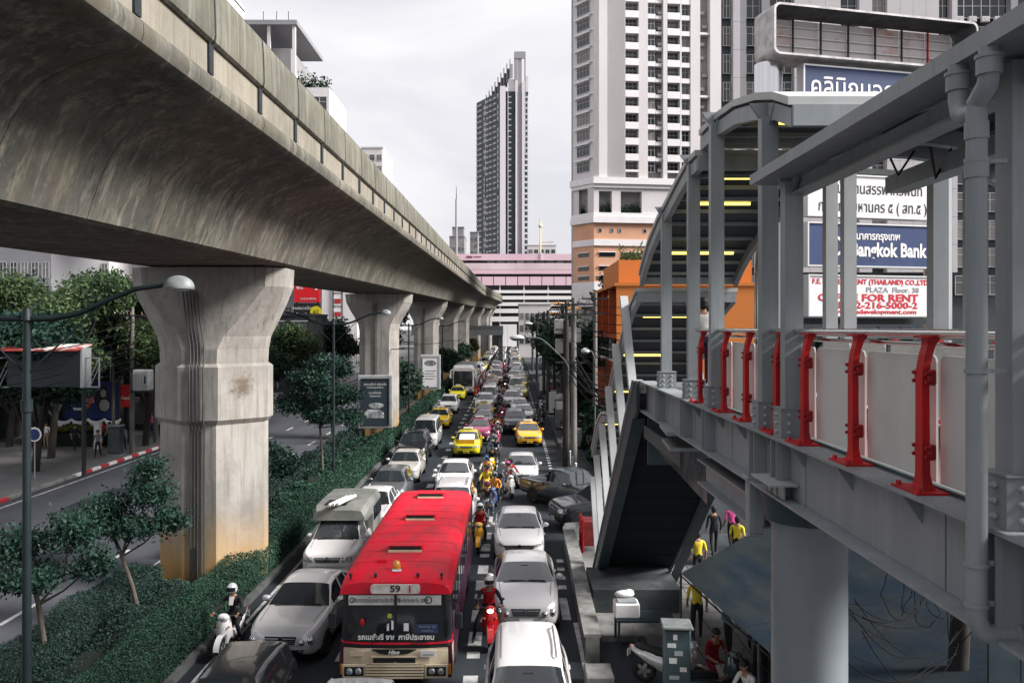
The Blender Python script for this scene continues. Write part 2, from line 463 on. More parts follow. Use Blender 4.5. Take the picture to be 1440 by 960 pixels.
# painted dashes, near ones one by one
dash = MB(); dash.box(-0.17, 0.17, -0.5, 0.5, 0.002, 0.006); dme = dash.mesh('lane_dash', M_LINE)
sdash = MB(); sdash.box(-0.16, 0.16, -0.21, 0.21, 0.002, 0.006); sme = sdash.mesh('lane_dash', M_LINE)
y = 16.5
i = 0
while y < 78:
    o = obj('lane_dash', dme if i % 3 else sme, None, (-0.92, y, 0), kind='structure'); o.rotation_euler = (0, 0, random.uniform(-.02, .02)); y += (1.75 if i % 3 else 1.1); i += 1
for i in range(4): o = obj('lane_dash', sme, None, (1.62 + .03 * i, 26.6 + i * 1.0, 0), kind='structure'); o.scale = (.75, .9, 1)
o = obj('lane_dash', dme, None, (1.56, 24.6, 0), kind='structure'); o.scale = (.7, 1.9, 1)
for i in range(26): o = obj('lane_dash', sme, None, (2.28 + .004 * i, 44 + i * 1.0, 0), kind='structure'); o.scale = (.6, 1, 1)
for i in range(20):
    o = obj('lane_dash', dme, None, (-4.1, 18 + i * 3.2, 0), kind='structure')
ldash = MB(); ldash.box(-0.07, 0.07, -1.0, 1.0, 0.002, 0.006); lme = ldash.mesh('lane_dash', M_LINE)
for i in range(14): obj('lane_dash', lme, None, (-13.9, 6.5 + i * 5.9, 0), kind='structure')
for i in range(12): obj('lane_dash', lme, None, (-17.6, 9 + i * 5.9, 0), kind='structure')
fm = MB()
for i in range(60):
    fm.box(-1.0, -0.75, 80 + i * 3, 81.3 + i * 3, 0.002, 0.006); fm.box(-4.2, -4.0, 82 + i * 3.2, 83.6 + i * 3.2, 0.002, 0.006)
    fm.box(2.3, 2.45, 72 + i * 3, 73.2 + i * 3, 0.002, 0.006); fm.box(-13.95, -13.8, 92 + i * 5.9, 94 + i * 5.9, 0.002, 0.006)
o = fm.build('far_lane_dashes', M_LINE); o['kind'] = 'stuff'
g = MB(); g.box(1.72, 1.86, 4, 23.4, 0.002, 0.006); g.box(2.36, 2.46, 39.5, 43.4, 0.002, 0.006); g.box(-7.3, -7.2, -10, 300, 0.002, 0.006); g.box(-12.2, -12.1, -10, 300, 0.002, 0.006); g.box(-22.9, -22.8, 5, 300, 0.002, 0.006)
struct('edge_line', g, M_LINE)

M_PATCH = mat('road_patch', (0.022, 0.025, 0.029), .9, spec=.06, var=.8, scale=.9, coord='World', dark=(.034, .038, .044)); M_IRON = mat('cast_iron', (.03, .03, .032), .6, var=.6, scale=8)
for x, y, w, l in ((-16.2, 30, 1.3, 4.2), (-19.6, 40, 1.0, 6.5), (-14.6, 48, 1.2, 3.0), (1.1, 34.5, 1.2, 3.2), (.9, 50.5, 1.5, 2.6), (-3.9, 48, .6, 7), (2.7, 37, 1.0, 2.2)):
    b = MB(); n = 18; b.prism([(x + w / 2 * math.copysign(abs(math.cos(k * 2 * pi / n)) ** .5, math.cos(k * 2 * pi / n)) * random.uniform(.9, 1.06), y + l / 2 * math.copysign(abs(math.sin(k * 2 * pi / n)) ** .5, math.sin(k * 2 * pi / n)) * random.uniform(.9, 1.06)) for k in range(n)], 2, .0005, .0015); struct('road_patch', b, M_PATCH)
for x, y in ((-16.9, 37), (-20.4, 46), (.6, 36.6), (1.8, 46.5)):
    b = MB(); b.cyl((x, y, .0), (x, y, .0018), .33, n=20); struct('manhole_cover', b, M_IRON)
# low parapet wall at the foot of the stair, with its rounded nose
wl_t = thing('kerb_wall', 'low pale concrete wall with a rounded end guarding the foot of the grey stair', 'wall', (0, 0, 0))
def ribbon(cx, hw, z0, z1, mi, mb):
    secs = []
    for (x, y) in cx: secs.append([(x - hw, y, z0), (x + hw, y, z0), (x + hw, y, z1), (x - hw, y, z1)])
    mb.loft(secs, mi)
line = [(2.52, 32.4), (2.28, 32.3), (2.14, 31.6), (2.12, 30), (2.10, 27), (2.02, 23.5), (1.98, 20.6)]
b = MB(); ribbon(line, 0.17, 0.0, 0.62, 0, b); b.build('wall_body', M_KERB, wl_t)
b = MB(); ribbon(line, 0.21, 0.622, 0.70, 0, b); b.build('coping', mat('coping_concrete', (0.25, 0.25, 0.24), 0.88, var=0.9, scale=1.5, coord='World', dark=(0.11, 0.11, 0.108)), wl_t)
b = MB(); b.cbox((1.98, 19.2, 0.2), (0.62, 0.8, 0.4), b=0.03); b.build('end_block', M_KERB, wl_t)
b = MB(); b.box(2.36, 4.9, 22.0, 32.2, 0.0, 0.16); struct('stair_apron', b, M_KERB)

# ------------------------------------------------------------------ elevated railway
def vx(Y):
    a = min(max((Y - 150) / 105, 0), 1); a = a * a * (3 - 2 * a)
    b2 = max(Y - 262, 0)
    return -9.25 + 2.4 * a - 0.0030 * b2 * b2
def vz(Y): return 10.0 + 0.0150 * (Y - 26)
VIA = thing('elevated_railway', 'weathered concrete elevated railway sweeping overhead along the left of the road', 'viaduct', (0, 0, 0))
SEG = 2.75
prof_r = [(2.20, 0.0), (2.30, 0.06), (2.42, 0.42), (2.54, 0.75), (2.68, 1.05), (2.86, 1.32), (3.10, 1.55), (3.45, 1.74), (3.85, 1.88), (4.20, 1.97),
          (4.30, 2.0), (4.39, 2.07), (4.43, 2.18), (4.42, 2.30), (4.37, 2.38), (4.26, 2.41), (4.26, 2.62)]
prof = [(x, z) for x, z in prof_r] + [(-x, z) for x, z in reversed(prof_r)]
sb = MB(); e = 0.012
sb.loft([[(x, e, z) for x, z in prof], [(x, SEG - e, z) for x, z in prof]], 0, True, True)
# soft joint shadow: the joint faces are left open to a narrower core, so each joint reads as a groove
core = [(x * 0.985, z * 0.99 + 0.02) for x, z in prof]
sb.loft([[(x, -e, z) for x, z in core], [(x, e, z) for x, z in core]], 0, True, False)
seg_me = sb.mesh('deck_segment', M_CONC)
seg_me.polygons.foreach_set('use_smooth', [True] * len(seg_me.polygons)); seg_me.set_sharp_from_angle(angle=R(28))
lb = MB(); lb.box(-4.3, -4.12, 0, SEG, 2.44, 3.85); left_me = lb.mesh('far_parapet', M_PARA)
bb = MB(); bb.box(4.05, 4.32, 0.02, SEG - 0.02, 2.415, 3.0); base_me = bb.mesh('parapet_base', M_CREAM)
pp = [(4.22, 2.93), (4.36, 2.91), (4.41, 2.95), (4.425, 3.04), (4.42, 3.3), (4.41, 3.6), (4.395, 3.82), (4.36, 3.88), (4.25, 3.88), (4.22, 3.82)]
pb = MB(); pb.loft([[(x, 0.035, z) for x, z in pp], [(x, 0.07, z) for x, z in pp], [(x, SEG - .07, z) for x, z in pp], [(x, SEG - .035, z) for x, z in pp]], 0, True, True)
pan_me = pb.mesh('parapet_panel', M_PARA); pan_me.polygons.foreach_set('use_smooth', [True] * len(pan_me.polygons)); pan_me.set_sharp_from_angle(angle=R(40))
qb = MB(); qb.box(4.15, 4.36, -0.10, 0.10, 2.415, 2.925); qb.prism([(x + .006 if x > 4.2 else x, z) for x, z in pp], 1, -.03, .03); qb.cyl((4.3, 0, 3.92), (4.3, SEG, 3.92), .03, n=6)
post_me = qb.mesh('parapet_post', M_DARK)
Y = -8.0
nseg = 0
while Y < 372:
    x0, x1 = vx(Y), vx(Y + SEG)
    rot = (math.atan(0.0150), 0, -math.atan2(x1 - x0, SEG))
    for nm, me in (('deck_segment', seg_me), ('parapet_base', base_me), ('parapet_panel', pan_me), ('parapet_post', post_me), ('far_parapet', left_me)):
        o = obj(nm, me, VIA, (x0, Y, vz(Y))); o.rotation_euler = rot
    Y += SEG; nseg += 1

def octa(fx, c, sy, z, cx, cy):
    X, Yh = fx + c, sy + c
    q = [(-fx, -Yh), (fx, -Yh), (X, -sy), (X, sy), (fx, Yh), (-fx, Yh), (-X, sy), (-X, -sy)]
    return [(cx + a, cy + b2, z) for a, b2 in q]
PIER_Y = [27.4 + 34.4 * k for k in range(10)]
ORD = ['nearest', 'second', 'third', 'fourth', 'fifth', 'sixth', 'seventh', 'eighth', 'ninth', 'tenth']
M_PIPE = mat('drain_pipe_grey', (0.06, 0.062, 0.064), 0.5, var=.5, scale=3)
for k, py in enumerate(PIER_Y):
    top = vz(py) - 0.06; dz = top - 9.94
    cx = vx(py) - 0.25
    t = thing('viaduct_pier', ('nearest grey concrete pier, with a stained collar band and five drain pipes down its front' if k == 0 else
              'second concrete pier from the camera, carrying the dark poster lightbox' if k == 1 else
              'third concrete pier from the camera, behind the white poster lightbox' if k == 2 else
              f'{ORD[k]} concrete pier from the camera, flaring up to the railway'), 'pier', (cx, py, 0), 0, 'railway piers along the median')
    b = MB(); head = [(7.4, .55, 1.12, .25), (7.8, .72, 1.02, .28), (8.3, 1.12, .86, .33), (8.8, 1.52, .68, .40), (9.35, 1.9, .5, .5), (9.94, 1.95, .48, .5)] if k == 0 else [(7.3, .86, .50, .55), (7.8, .96, .49, .55), (8.3, 1.24, .47, .55), (8.8, 1.58, .45, .55), (9.35, 1.86, .44, .55), (9.94, 1.94, .44, .55)]
    if k == 0:
        sh = [octa(.52, 1.13, .25, 0, 0, 0), octa(.52, 1.13, .25, 5.1, 0, 0)]
        b.loft(sh); b.build('shaft', M_PIER, t)
        b = MB(); b.loft([octa(.52, 1.13, .25, 5.1, 0, 0), octa(.61, 1.18, .30, 5.26, 0, 0), octa(.61, 1.18, .30, 6.88, 0, 0), octa(.53, 1.13, .25, 6.98, 0, 0)])
        b.build('collar', M_PIER, t)
        z0 = 6.98
    else:
        b.loft([octa(.85, .50, .55, 0, 0, 0), octa(.85, .50, .55, 6.9 + dz, 0, 0)]); b.build('shaft', M_PIER, t); z0 = 6.9 + dz
    b = MB(); b.loft([octa(.53, 1.12, .25, z0, 0, 0) if k == 0 else octa(.85, .50, .55, z0, 0, 0)] + [octa(a, c, s2, z + dz, 0, 0) for z, a, c, s2 in head]); b.build('flared_head', M_PIER, t)
    b = MB()
    for sx in (-1.2, 1.2): b.box(sx - .35, sx + .35, -.35, .35, top + .003, top + .07)
    b.build('bearing', M_DARK, t)
    if k < 3:
        for i in range(5):
            xo = -0.24 + i * 0.105
            yf = -1.40 if k == 0 else -1.07
            b = MB()
            pts = [(xo, yf - .03, 0.1), (xo, yf - .03, 5.05), (xo, yf - .14, 5.25), (xo, yf - .14, 6.9), (xo, yf - .03, 7.1), (xo - .02, yf + .0, 7.5), (xo - .12, yf + .06, 8.0 + dz), (xo - .24, yf + .15, 8.6 + dz), (xo - .34, yf + .27, 9.2 + dz)] if k == 0 else \
                  [(xo, yf - .03, 0.1), (xo, yf - .03, 7.2 + dz), (xo, yf - .03, 9.3 + dz)]
            b.tube(pts, 0.024, 6); b.build('drain_pipe', M_PIPE, t)
            if k > 0 and i == 2: break
    if k == 0:
        # moss-dark scar on the collar's bright chamfer and rust runs below the head
        b = MB(); b.box(-0.16, -0.02, -1.47, -1.43, 0.4, 1.4); b.build('junction_box', M_DARK, t)

# lightboxes hung on the second and third piers
def lightbox(loc, w, h, rz, label, dark):
    t = thing('poster_lightbox', label, 'billboard', loc, rz, 'lightboxes on the railway piers')
    b = MB(); b.cbox((0, 0.25, h / 2), (w, 0.5, h), b=0.04); b.build('cabinet', mat('cabinet_grey', (0.27, 0.28, 0.29), 0.5, var=.5, scale=1.5) if dark else M_STEEL_L, t)
    pw, ph = w * .76, h * .84
    b = MB()
    for x0, x1, z0, z1 in ((-pw / 2 - .08, pw / 2 + .08, h / 2 + ph / 2, h / 2 + ph / 2 + .08), (-pw / 2 - .08, pw / 2 + .08, h / 2 - ph / 2 - .08, h / 2 - ph / 2),
                           (-pw / 2 - .08, -pw / 2, h / 2 - ph / 2, h / 2 + ph / 2), (pw / 2, pw / 2 + .08, h / 2 - ph / 2, h / 2 + ph / 2)):
        b.box(x0, x1, -0.05, 0.01, z0, z1)
    b.build('frame', M_DARK if dark else M_STEEL, t)
    b = MB(); b.box(-pw / 2, pw / 2, -0.012, -0.003, h / 2 - ph / 2, h / 2 + ph / 2)
    b.build('poster', mat('poster_dark', (0.025, 0.035, 0.045), 0.35) if dark else mat('poster_white', (0.62, 0.61, 0.62), 0.4), t)
    art = mat('poster_art_dark' if dark else 'poster_art_light', (0.36, 0.38, 0.38) if dark else (0.09, 0.09, 0.10), 0.5, var=.9, scale=2.2, dark=(0.05, .06, .07) if dark else (.3, .3, .3))
    b = MB()
    if dark:
        b.ell((0.05, -0.02, h * .43), (pw * .30, .006, h * .055), 16, 6); b.box(-pw * .32, pw * .34, -.018, -.013, h * .20, h * .25)
        b.ell((-.1, -0.02, h * .28), (pw * .40, .006, h * .07), 16, 6)
        b.box(-pw * .3, pw * .2, -.018, -.013, h * .33, h * .36)
    else:
        b.ell((0.0, -0.02, h * .76), (pw * .40, .006, h * .085), 16, 6)
        for q in range(4): b.box(-pw * .36, pw * (.36 - .1 * (q % 2)), -.018, -.013, h * (.52 - .075 * q), h * (.545 - .075 * q))
    b.build('artwork', art, t)
    if dark:
        lt = mat('poster_print', (0.55, 0.56, 0.55), 0.5)
        for q, (s_, k, zq) in enumerate((("รถยนต์ใหม่ พร้อมขับ", .052, .83), ("วันนี้ที่โชว์รูมใกล้บ้าน", .04, .77), ("ดาวน์เริ่มต้น", .05, .67), ("ผ่อนสบาย", .05, .61))): text(s_, h * k, lt, t, facing(0, -.016, h * zq), 'lettering')
    return t
lightbox((-9.30, 58.6, 1.15), 2.35, 3.65, R(5), 'tall grey lightbox with a dark car poster on the second railway pier', True)
lightbox((-8.75, 93.2, 1.3), 2.2, 3.8, R(4), 'pale lightbox with a white poster on the third railway pier', False)
# ------------------------------------------------------------------ hedges, trees
L_HEDGE = leaf_mat('hedge_leaf', (0.008, 0.028, 0.019), (0.034, 0.080, 0.052), 0.9, 0.15)
L_HEDGE2 = leaf_mat('shrub_leaf', (0.008, 0.021, 0.018), (0.024, 0.050, 0.040), 0.9, 0.15)
L_SMALL = leaf_mat('small_tree_leaf', (0.008, 0.025, 0.020), (0.030, 0.066, 0.048), 0.8, 0.2)
L_OLIVE = leaf_mat('big_tree_leaf', (0.012, 0.034, 0.022), (0.105, 0.150, 0.062), 0.45, 0.3)
L_FAR = leaf_mat('far_tree_leaf', (0.009, 0.024, 0.016), (0.034, 0.066, 0.040), 0.5, 0.2)
L_YEL = leaf_mat('yellow_hedge_leaf', (0.05, 0.07, 0.015), (0.16, 0.16, 0.03), 0.8, 0.2)
M_BARK = mat('bark', (0.085, 0.075, 0.062), 0.9, var=.8, scale=5, dark=(0.03, 0.027, 0.024), stretch=(1, 1, .25))
M_BARKD = mat('dark_bark', (0.032, 0.028, 0.026), 0.9, var=.8, scale=5, stretch=(1, 1, .25))
M_CORE = mat('hedge_core', (0.008, 0.014, 0.011), 0.95)

def hedge(name, label, x0, x1, y0, y1, h, per, size, lm, wob=0.08, cat='hedge', z0=0.1, group='hedges along the median', gaps=()):
    t = thing(name, label, cat, ((x0 + x1) / 2, y0, z0), 0, group)
    L, w = y1 - y0, x1 - x0
    b = MB(); secs = []
    n = max(3, int(L / 1.5))
    for i in range(n + 1):
        y = L * i / n; hh = h * (0.80 + .06 * math.sin(i * 1.7) + .05 * math.sin(i * .61 + 1)); ww = w / 2 * .80
        secs.append([(-ww, y, 0), (ww, y, 0), (ww * .96, y, hh * .85), (ww * .7, y, hh), (-ww * .7, y, hh), (-ww * .96, y, hh * .85)])
    b.loft(secs); b.build('stem_mass', M_CORE, t)
    V, Q, o = [], [], 0
    y = 0.0
    while y < L:
        D = max(16, y0 + y); st = min(2.0, L - y)
        dens = per * (24 / D) ** 1.45; sz = size * (D / 24) ** 0.72
        k = int((w + 2 * h) * st * dens)
        if k > 0:
            s = RNG.random(k) * (w + 2 * h); yy = y + RNG.random(k) * st
            top = (s > h) & (s < h + w)
            x = np.where(s <= h, -w / 2, np.where(top, s - h - w / 2, w / 2)); z = np.where(s <= h, s, np.where(top, h, s - h - w))
            nr = np.stack([np.where(s <= h, -1.0, np.where(top, 0, 1.0)), np.zeros(k), np.where(top, 1.0, 0.15)], 1)
            hh = 1 + wob * np.sin(yy * 1.9 + x * 2) + wob * np.sin(yy * .7 + 2)
            pts = np.stack([x * (1 + wob * np.sin(yy * 1.3 + z * 3)), yy, np.clip(z * hh, 0, None)], 1) + RNG.normal(0, .032, (k, 3))
            v, q = leaves_at(pts, sz, .55, .6, nr); V.append(v); Q.append(q + o); o += len(v)
        y += st
    obj('foliage', np_mesh('foliage', np.concatenate(V), np.concatenate(Q), lm), t)
    return t
hedge('hedge', 'long clipped green hedge edging the traffic side of the median', -8.75, -7.80, 12, 150, 0.95, 1000, .030, L_HEDGE, .05)
hedge('hedge', 'rougher dark hedge along the empty left road side of the median', -11.5, -10.55, 14, 26.0, 0.85, 800, .034, L_HEDGE2, .09)
hedge('hedge', 'dark hedge on the left road side beyond the nearest pier', -11.45, -10.6, 29.6, 150, 0.9, 420, .042, L_HEDGE2, .09)
hedge('shrub_bed', 'tangled dark shrubs filling the median in front of the nearest pier', -10.35, -8.9, 14, 25.6, 0.42, 500, .042, L_HEDGE2, .3, 'shrubs')
hedge('shrub_bed', 'dark shrubs filling the median beyond the nearest pier', -10.4, -8.95, 29.8, 60.0, 0.45, 200, .065, L_HEDGE, .2, 'shrubs')
hedge('hedge', 'yellowish low hedge under the blue banner on the far pavement', -31.5, -27.0, 57.0, 59.0, 1.1, 500, .11, L_YEL, .1, group=None)

def tree(name, label, base, trunk, blobs, lm, bark=None, tr=0.09, size=0.12, dens=1.0, group=None, flat=0.25, hollow=.35, cat='tree'):
    """trunk: list of points relative to the base; blobs: (centre, radii, leaves), each fed by a limb of its own"""
    t = thing(name, label, cat, base, 0, group)
    bark = bark or M_BARK
    b = MB(); n = len(trunk); b.tube([(0, 0, -.1)] + trunk, [tr * 1.25] + [tr * (1 - .45 * i / n) for i in range(n)], 8)
    b.build('trunk', bark, t)
    top = Vector(trunk[-1]); V, Q, o = [], [], 0
    b = MB()
    for i, (c, r, k) in enumerate(blobs):
        c = Vector(c); st = Vector(trunk[-1 - (i % 2) * (1 if n > 1 else 0)])
        mid = st.lerp(c, .5) + Vector((random.uniform(-.2, .2), random.uniform(-.2, .2), -.1 * (c - st).length))
        b.tube([st, mid, c], [tr * .5, tr * .32, tr * .12], 5)
        for q in range(4):
            e2 = c + Vector((random.uniform(-1, 1) * r[0], random.uniform(-1, 1) * r[1], random.uniform(-.4, .9) * r[2])) * .8
            b.tube([mid.lerp(c, .5), (mid.lerp(e2, .6)), e2], [tr * .2, tr * .13, tr * .05], 4)
        pts = in_blob(c, r, int(k * dens), hollow)
        # clumps: pull the leaves of a blob towards a few twig ends, so that gaps open between them
        tw = in_blob(c, r, max(5, int(k * dens) // 45), .3)
        j = RNG.integers(0, len(tw), len(pts)); pts = pts * .36 + tw[j] * .64 + RNG.normal(0, size * 1.5, pts.shape)
        v, q = leaves_at(pts, size, flat, .5); V.append(v); Q.append(q + o); o += len(v)
    b.build('branches', bark, t)
    obj('crown', np_mesh('crown', np.concatenate(V), np.concatenate(Q), lm), t)
    return t

G1 = 'small trees planted in the median'
tree('street_tree', 'slim tree with a leaning trunk and dark crown right before the nearest pier', (-10.15, 23.4, .1),
     [(0.0, 0, 0), (-.25, .05, .9), (-.55, .1, 1.7), (-.75, 0, 2.3)],
     [((-.9, 0, 3.0), (.9, 1.0, .55), 1500), ((.25, 0, 3.5), (.9, .9, .6), 1500), ((-.2, -.3, 2.6), (1.1, .9, .45), 1300), ((.7, .2, 2.7), (.7, .8, .5), 900), ((-1.6, .2, 2.6), (.7, .7, .5), 800), ((.1, .4, 4.1), (.7, .7, .35), 700)], L_SMALL, tr=.07, size=.058, dens=1.5, group=G1)
tree('street_tree', 'nearest median tree, its sparse crown beside the dark lamp post', (-10.6, 19.6, .1),
     [(0.0, 0, 0), (-.15, .05, .8), (-.3, .1, 1.6), (-.35, 0, 2.1)],
     [((-.7, 0, 3.0), (.9, .9, .6), 1300), ((.5, 0, 3.3), (.9, .9, .6), 1300), ((-.1, -.4, 2.4), (1.2, .9, .4), 1100), ((.95, .2, 2.5), (.6, .7, .4), 700), ((-1.3, -.5, 2.2), (.5, .6, .5), 700)], L_SMALL, tr=.075, size=.058, dens=1.5, group=G1)
tree('street_tree', 'thin tree just behind the nearest pier with drooping dark foliage', (-9.9, 34.0, .1),
     [(0, 0, 0), (.1, 0, 1.1), (.2, 0, 2.0)], [((.3, 0, 2.8), (1.2, 1.2, .6), 1500), ((.9, .3, 2.4), (.9, .9, .5), 1100), ((-.4, .3, 3.2), (.9, .9, .5), 900)], L_SMALL, tr=.06, size=.07, dens=1.7, group=G1)
tree('street_tree', 'tall thin tree with layered crown between the first two piers', (-9.9, 45.0, .1),
     [(0, 0, 0), (-.05, 0, 1.4), (-.15, 0, 2.7), (-.2, 0, 3.6)],
     [((-.7, 0, 5.2), (1.5, 1.4, .7), 1900), ((.9, 0, 4.4), (1.4, 1.3, .55), 1600), ((-1.6, .2, 4.0), (1.2, 1.2, .6), 1400), ((.2, -.3, 3.4), (1.6, 1.2, .45), 1500), ((-.2, .3, 6.1), (1.0, 1.0, .5), 900), ((1.4, .3, 3.2), (.8, .9, .4), 700)], L_SMALL, tr=.075, size=.09, dens=1.7, group=G1)
tree('street_tree', 'dark bushy tree just left of the second pier', (-11.1, 53.0, .1),
     [(0, 0, 0), (0, 0, 1.8), (.1, 0, 3.0)], [((-.3, 0, 4.2), (1.6, 1.5, .9), 1700), ((.5, 0, 5.5), (1.0, 1.2, .8), 1200), ((-1.2, 0, 3.2), (1.2, 1.2, .6), 1100)], L_SMALL, tr=.08, size=.10, dens=1.6, group=G1)
for i, (x, y, h, lab) in enumerate([(-9.6, 72, 5.2, 'dark tree between the second and third piers'), (-10.3, 84, 4.2, 'low dark tree before the third pier'), (-8.9, 108, 5.4, 'dark tree just beyond the white lightbox pier'),
                                    (-8.6, 121, 5.0, 'dark tree before the fourth pier'), (-9.0, 143, 5.6, 'dark tree between the fourth and fifth piers'), (-8.6, 158, 5.0, 'dark tree before the fifth pier'), (-8.4, 182, 6.0, 'distant yellow-flecked tree beside the far piers')]):
    tree('street_tree', lab, (x, y, .1), [(0, 0, 0), (0, 0, h * .45), (.1, 0, h * .6)],
         [((0, 0, h * .8), (1.6, 1.5, 1.0), 1100), ((.6, 0, h * .6), (1.3, 1.2, .8), 800), ((-.8, 0, h * .65), (1.2, 1.2, .7), 800)], L_FAR if i < 6 else L_YEL, M_BARKD, .09, .2, group=G1)
G2 = 'broad roadside trees on the left pavement'
def big_tree(lab, x, y, hz, w, n, lm=L_OLIVE, size=.14, tr=.24, name='roadside_tree'):
    bl = []
    rr = random.Random(int(x * 31 + y))
    n = int(n * 3.2)
    for i in range(13):
        a = i * 2.4; rad = w * (.15 + .8 * (i / 13)); bl.append(((rad * math.cos(a), rad * math.sin(a) * .8, hz + rr.uniform(-.42, .30) * hz * .8), (w * .44, w * .42, w * .30), n // 13))
    return tree(name, lab, (x, y, .1), [(0, 0, 0), (.15, .1, hz * .28), (.5, 0, hz * .55)], bl, lm, M_BARKD, tr, size, group=G2, hollow=.25)
big_tree('spreading olive green tree behind the dark billboard box', -28.0, 52, 8.6, 5.2, 13000)
big_tree('broad tree whose olive crown meets the head of the nearest pier', -24.6, 57.5, 9.0, 4.6, 12500)
big_tree('dark rear tree filling the gap behind the round blue sign', -33.5, 57, 7.6, 4.8, 5000, L_FAR, .2)
big_tree('dark tree further down the left pavement, right of the nearest pier', -24.2, 92, 6.8, 3.6, 5000, L_OLIVE, .2)
big_tree('far dark tree on the left pavement next to the second pier', -24.5, 116, 6.6, 4.6, 3000, L_FAR, .26)
big_tree('far crown on the left pavement seen between the second and third piers', -24.0, 160, 8.6, 5.0, 2600, L_FAR, .34)
big_tree('dense dark crown behind the billboard box on the left pavement', -36.0, 62, 6.4, 6.0, 5000, L_FAR, .24)
big_tree('dark leafy tree closing the gap left of the nearest pier', -25.6, 66, 6.0, 4.0, 4500, L_FAR, .2)
big_tree('dark tree behind the thin trees right of the nearest pier', -24.6, 82, 4.6, 3.6, 3500, L_FAR, .22)
big_tree('tree with a thick black trunk beside the hanging blue banner', -26.3, 47.2, 6.6, 3.0, 4200, L_SMALL, .18, .24)

# ------------------------------------------------------------------ double armed street lamps on the median
M_LPOST = mat('lamp_post_green', (0.012, 0.021, 0.024), 0.5, var=.5, scale=2)
lp = thing('street_lamp', 'x', 'street lamp')
b = MB(); b.cyl((0, 0, 0), (0, 0, .5), .12, .10, 12); b.cyl((0, 0, .5), (0, 0, 8.15), .078, .060, 12); b.cyl((0, 0, 6.55), (0, 0, 6.75), .092, .092, 12); b.cyl((0, 0, 8.1), (0, 0, 8.3), .10, .06, 10); b.build('post', M_LPOST, lp)
for s in (1, -1):
    b = MB(); pts = [(0, 0, 8.12), (s * .45, 0, 8.13), (s * .9, 0, 8.22), (s * 1.4, 0, 8.45), (s * 1.85, 0, 8.63), (s * 2.35, 0, 8.70)]
    b.tube(pts, [.058, .055, .05, .047, .044, .04], 8); b.build('arm', M_LPOST, lp)
    b = MB(); b.tube([(s * .04, 0, 7.2), (s * 1.25, 0, 8.36)], .018, 5); b.build('stay', M_LPOST, lp)
    b = MB(); b.ell((s * 2.58, 0, 8.66), (.265, .19, .20), 18, 6, 0, 0.0, 1.0); b.cyl((s * 2.58, 0, 8.63), (s * 2.58, 0, 8.662), .25, .255, 18)
    h = b.build('lamp_head', mat('lamp_shell', (0.20, 0.22, 0.225), 0.45, var=.5, scale=5), lp)
    b = MB(); b.ell((s * 2.58, 0, 8.635), (.2, .14, .05), 14, 4, 0, -1.0, 0.0); b.build('lens', mat('lamp_lens', (0.35, 0.36, 0.35), .15), h)
PROTO.append(lp)
for i, (x, y, lab) in enumerate([(-8.22, 14.5, 'near tall dark lamp post with a curved arm reaching across the nearest pier'), (-8.75, 42.2, 'second dark lamp post, curved arm ending before the second pier'),
                                 (-8.35, 70, 'third dark lamp post, standing between the second and third piers'), (-8.3, 104, 'far lamp post between the third and fourth piers')]):
    place(lp, (x, y, .12), 0, lab, 'double armed lamp posts on the median')

# ------------------------------------------------------------------ left pavement
t = thing('billboard_box', 'dark backed billboard box with a rusty red and white roof strip on lattice side frames', 'billboard', (-24.6, 45, 0))
b = MB(); b.box(-1.95, 1.9, 0, .9, 4.95, 6.85); b.build('back_panel', mat('billboard_back', (0.018, 0.026, 0.030), .6), t)
b = MB(); b.prism([(-.5, 6.86), (1.2, 7.12), (1.2, 7.2), (-.5, 6.94)], 0, -2.15, 1.95); b.build('roof_strip', mat('rusty_sheet', (0.62, 0.58, 0.55), .6, var=1, scale=.9, dark=(0.42, .06, .05), lo=.48, hi=.52), t)
b = MB(); b.prism([(0, 4.9), (1.0, 4.9), (1.0, 7.0), (0, 7.0)], 0, 1.905, 2.0); b.build('end_panel', M_STEEL_L, t)
for s in (-1, 1):
    x0, x1 = (2.05, 2.75) if s > 0 else (-2.75, -2.05)
    b = MB()
    for x in (x0, x1): b.box(x - .03, x + .03, .3, .36, 4.9, 6.5)
    for z in (4.93, 6.47): b.box(x0, x1, .3, .36, z - .03, z + .03)
    b.tube([(x0, .33, 4.95), (x1, .33, 6.45)], .025, 4); b.tube([(x0 + .2, .33, 4.95), (x1 + .0, .33, 6.0)], .025, 4)
    b.build('lattice_frame', M_STEEL_L, t)
for x in (-1.6, 1.6):
    b = MB(); b.cyl((x, 1.0, 0.1), (x, 1.0, 6.0), .12, n=10); b.build('post', M_DARK, t)

t = thing('banner', 'royal blue banner with a pale oval picture and white swoosh above the pavement', 'banner', (-29.4, 60, 0))
b = MB(); b.box(-2.0, 1.8, 0, .06, 1.7, 4.3); b.build('sheet', mat('banner_blue', (0.012, 0.028, 0.13), .6, var=.4, scale=1), t)
b = MB(); b.ell((.75, -.02, 3.05), (.52, .012, .98), 20, 8); b.build('oval', mat('banner_oval', (0.012, .012, .016), .6), t)
b = MB(); b.ell((.78, -.045, 3.45), (.2, .012, .28), 14, 8); b.ell((.85, -.045, 2.62), (.36, .012, .42), 14, 8); b.build('silhouette', mat('banner_pale', (0.30, .29, .29), .6), t)
b = MB(); b.tube([(-1.5, -.03, 2.7), (-1.2, -.03, 2.35), (-.7, -.03, 2.35), (-.35, -.03, 2.65)], [.03, .1, .1, .04], 6); b.build('swoosh', M_WHITE, t)
b = MB(); b.tube([(-.35, -.035, 2.4), (-.1, -.035, 2.9), (.05, -.035, 3.3)], [.05, .12, .04], 6); b.build('swoosh', mat('banner_orange', (.65, .10, .03), .6), t)
text('ทรงพระเจริญ', .42, M_WHITE, t, facing(-1.0, -.02, 2.98), 'lettering')
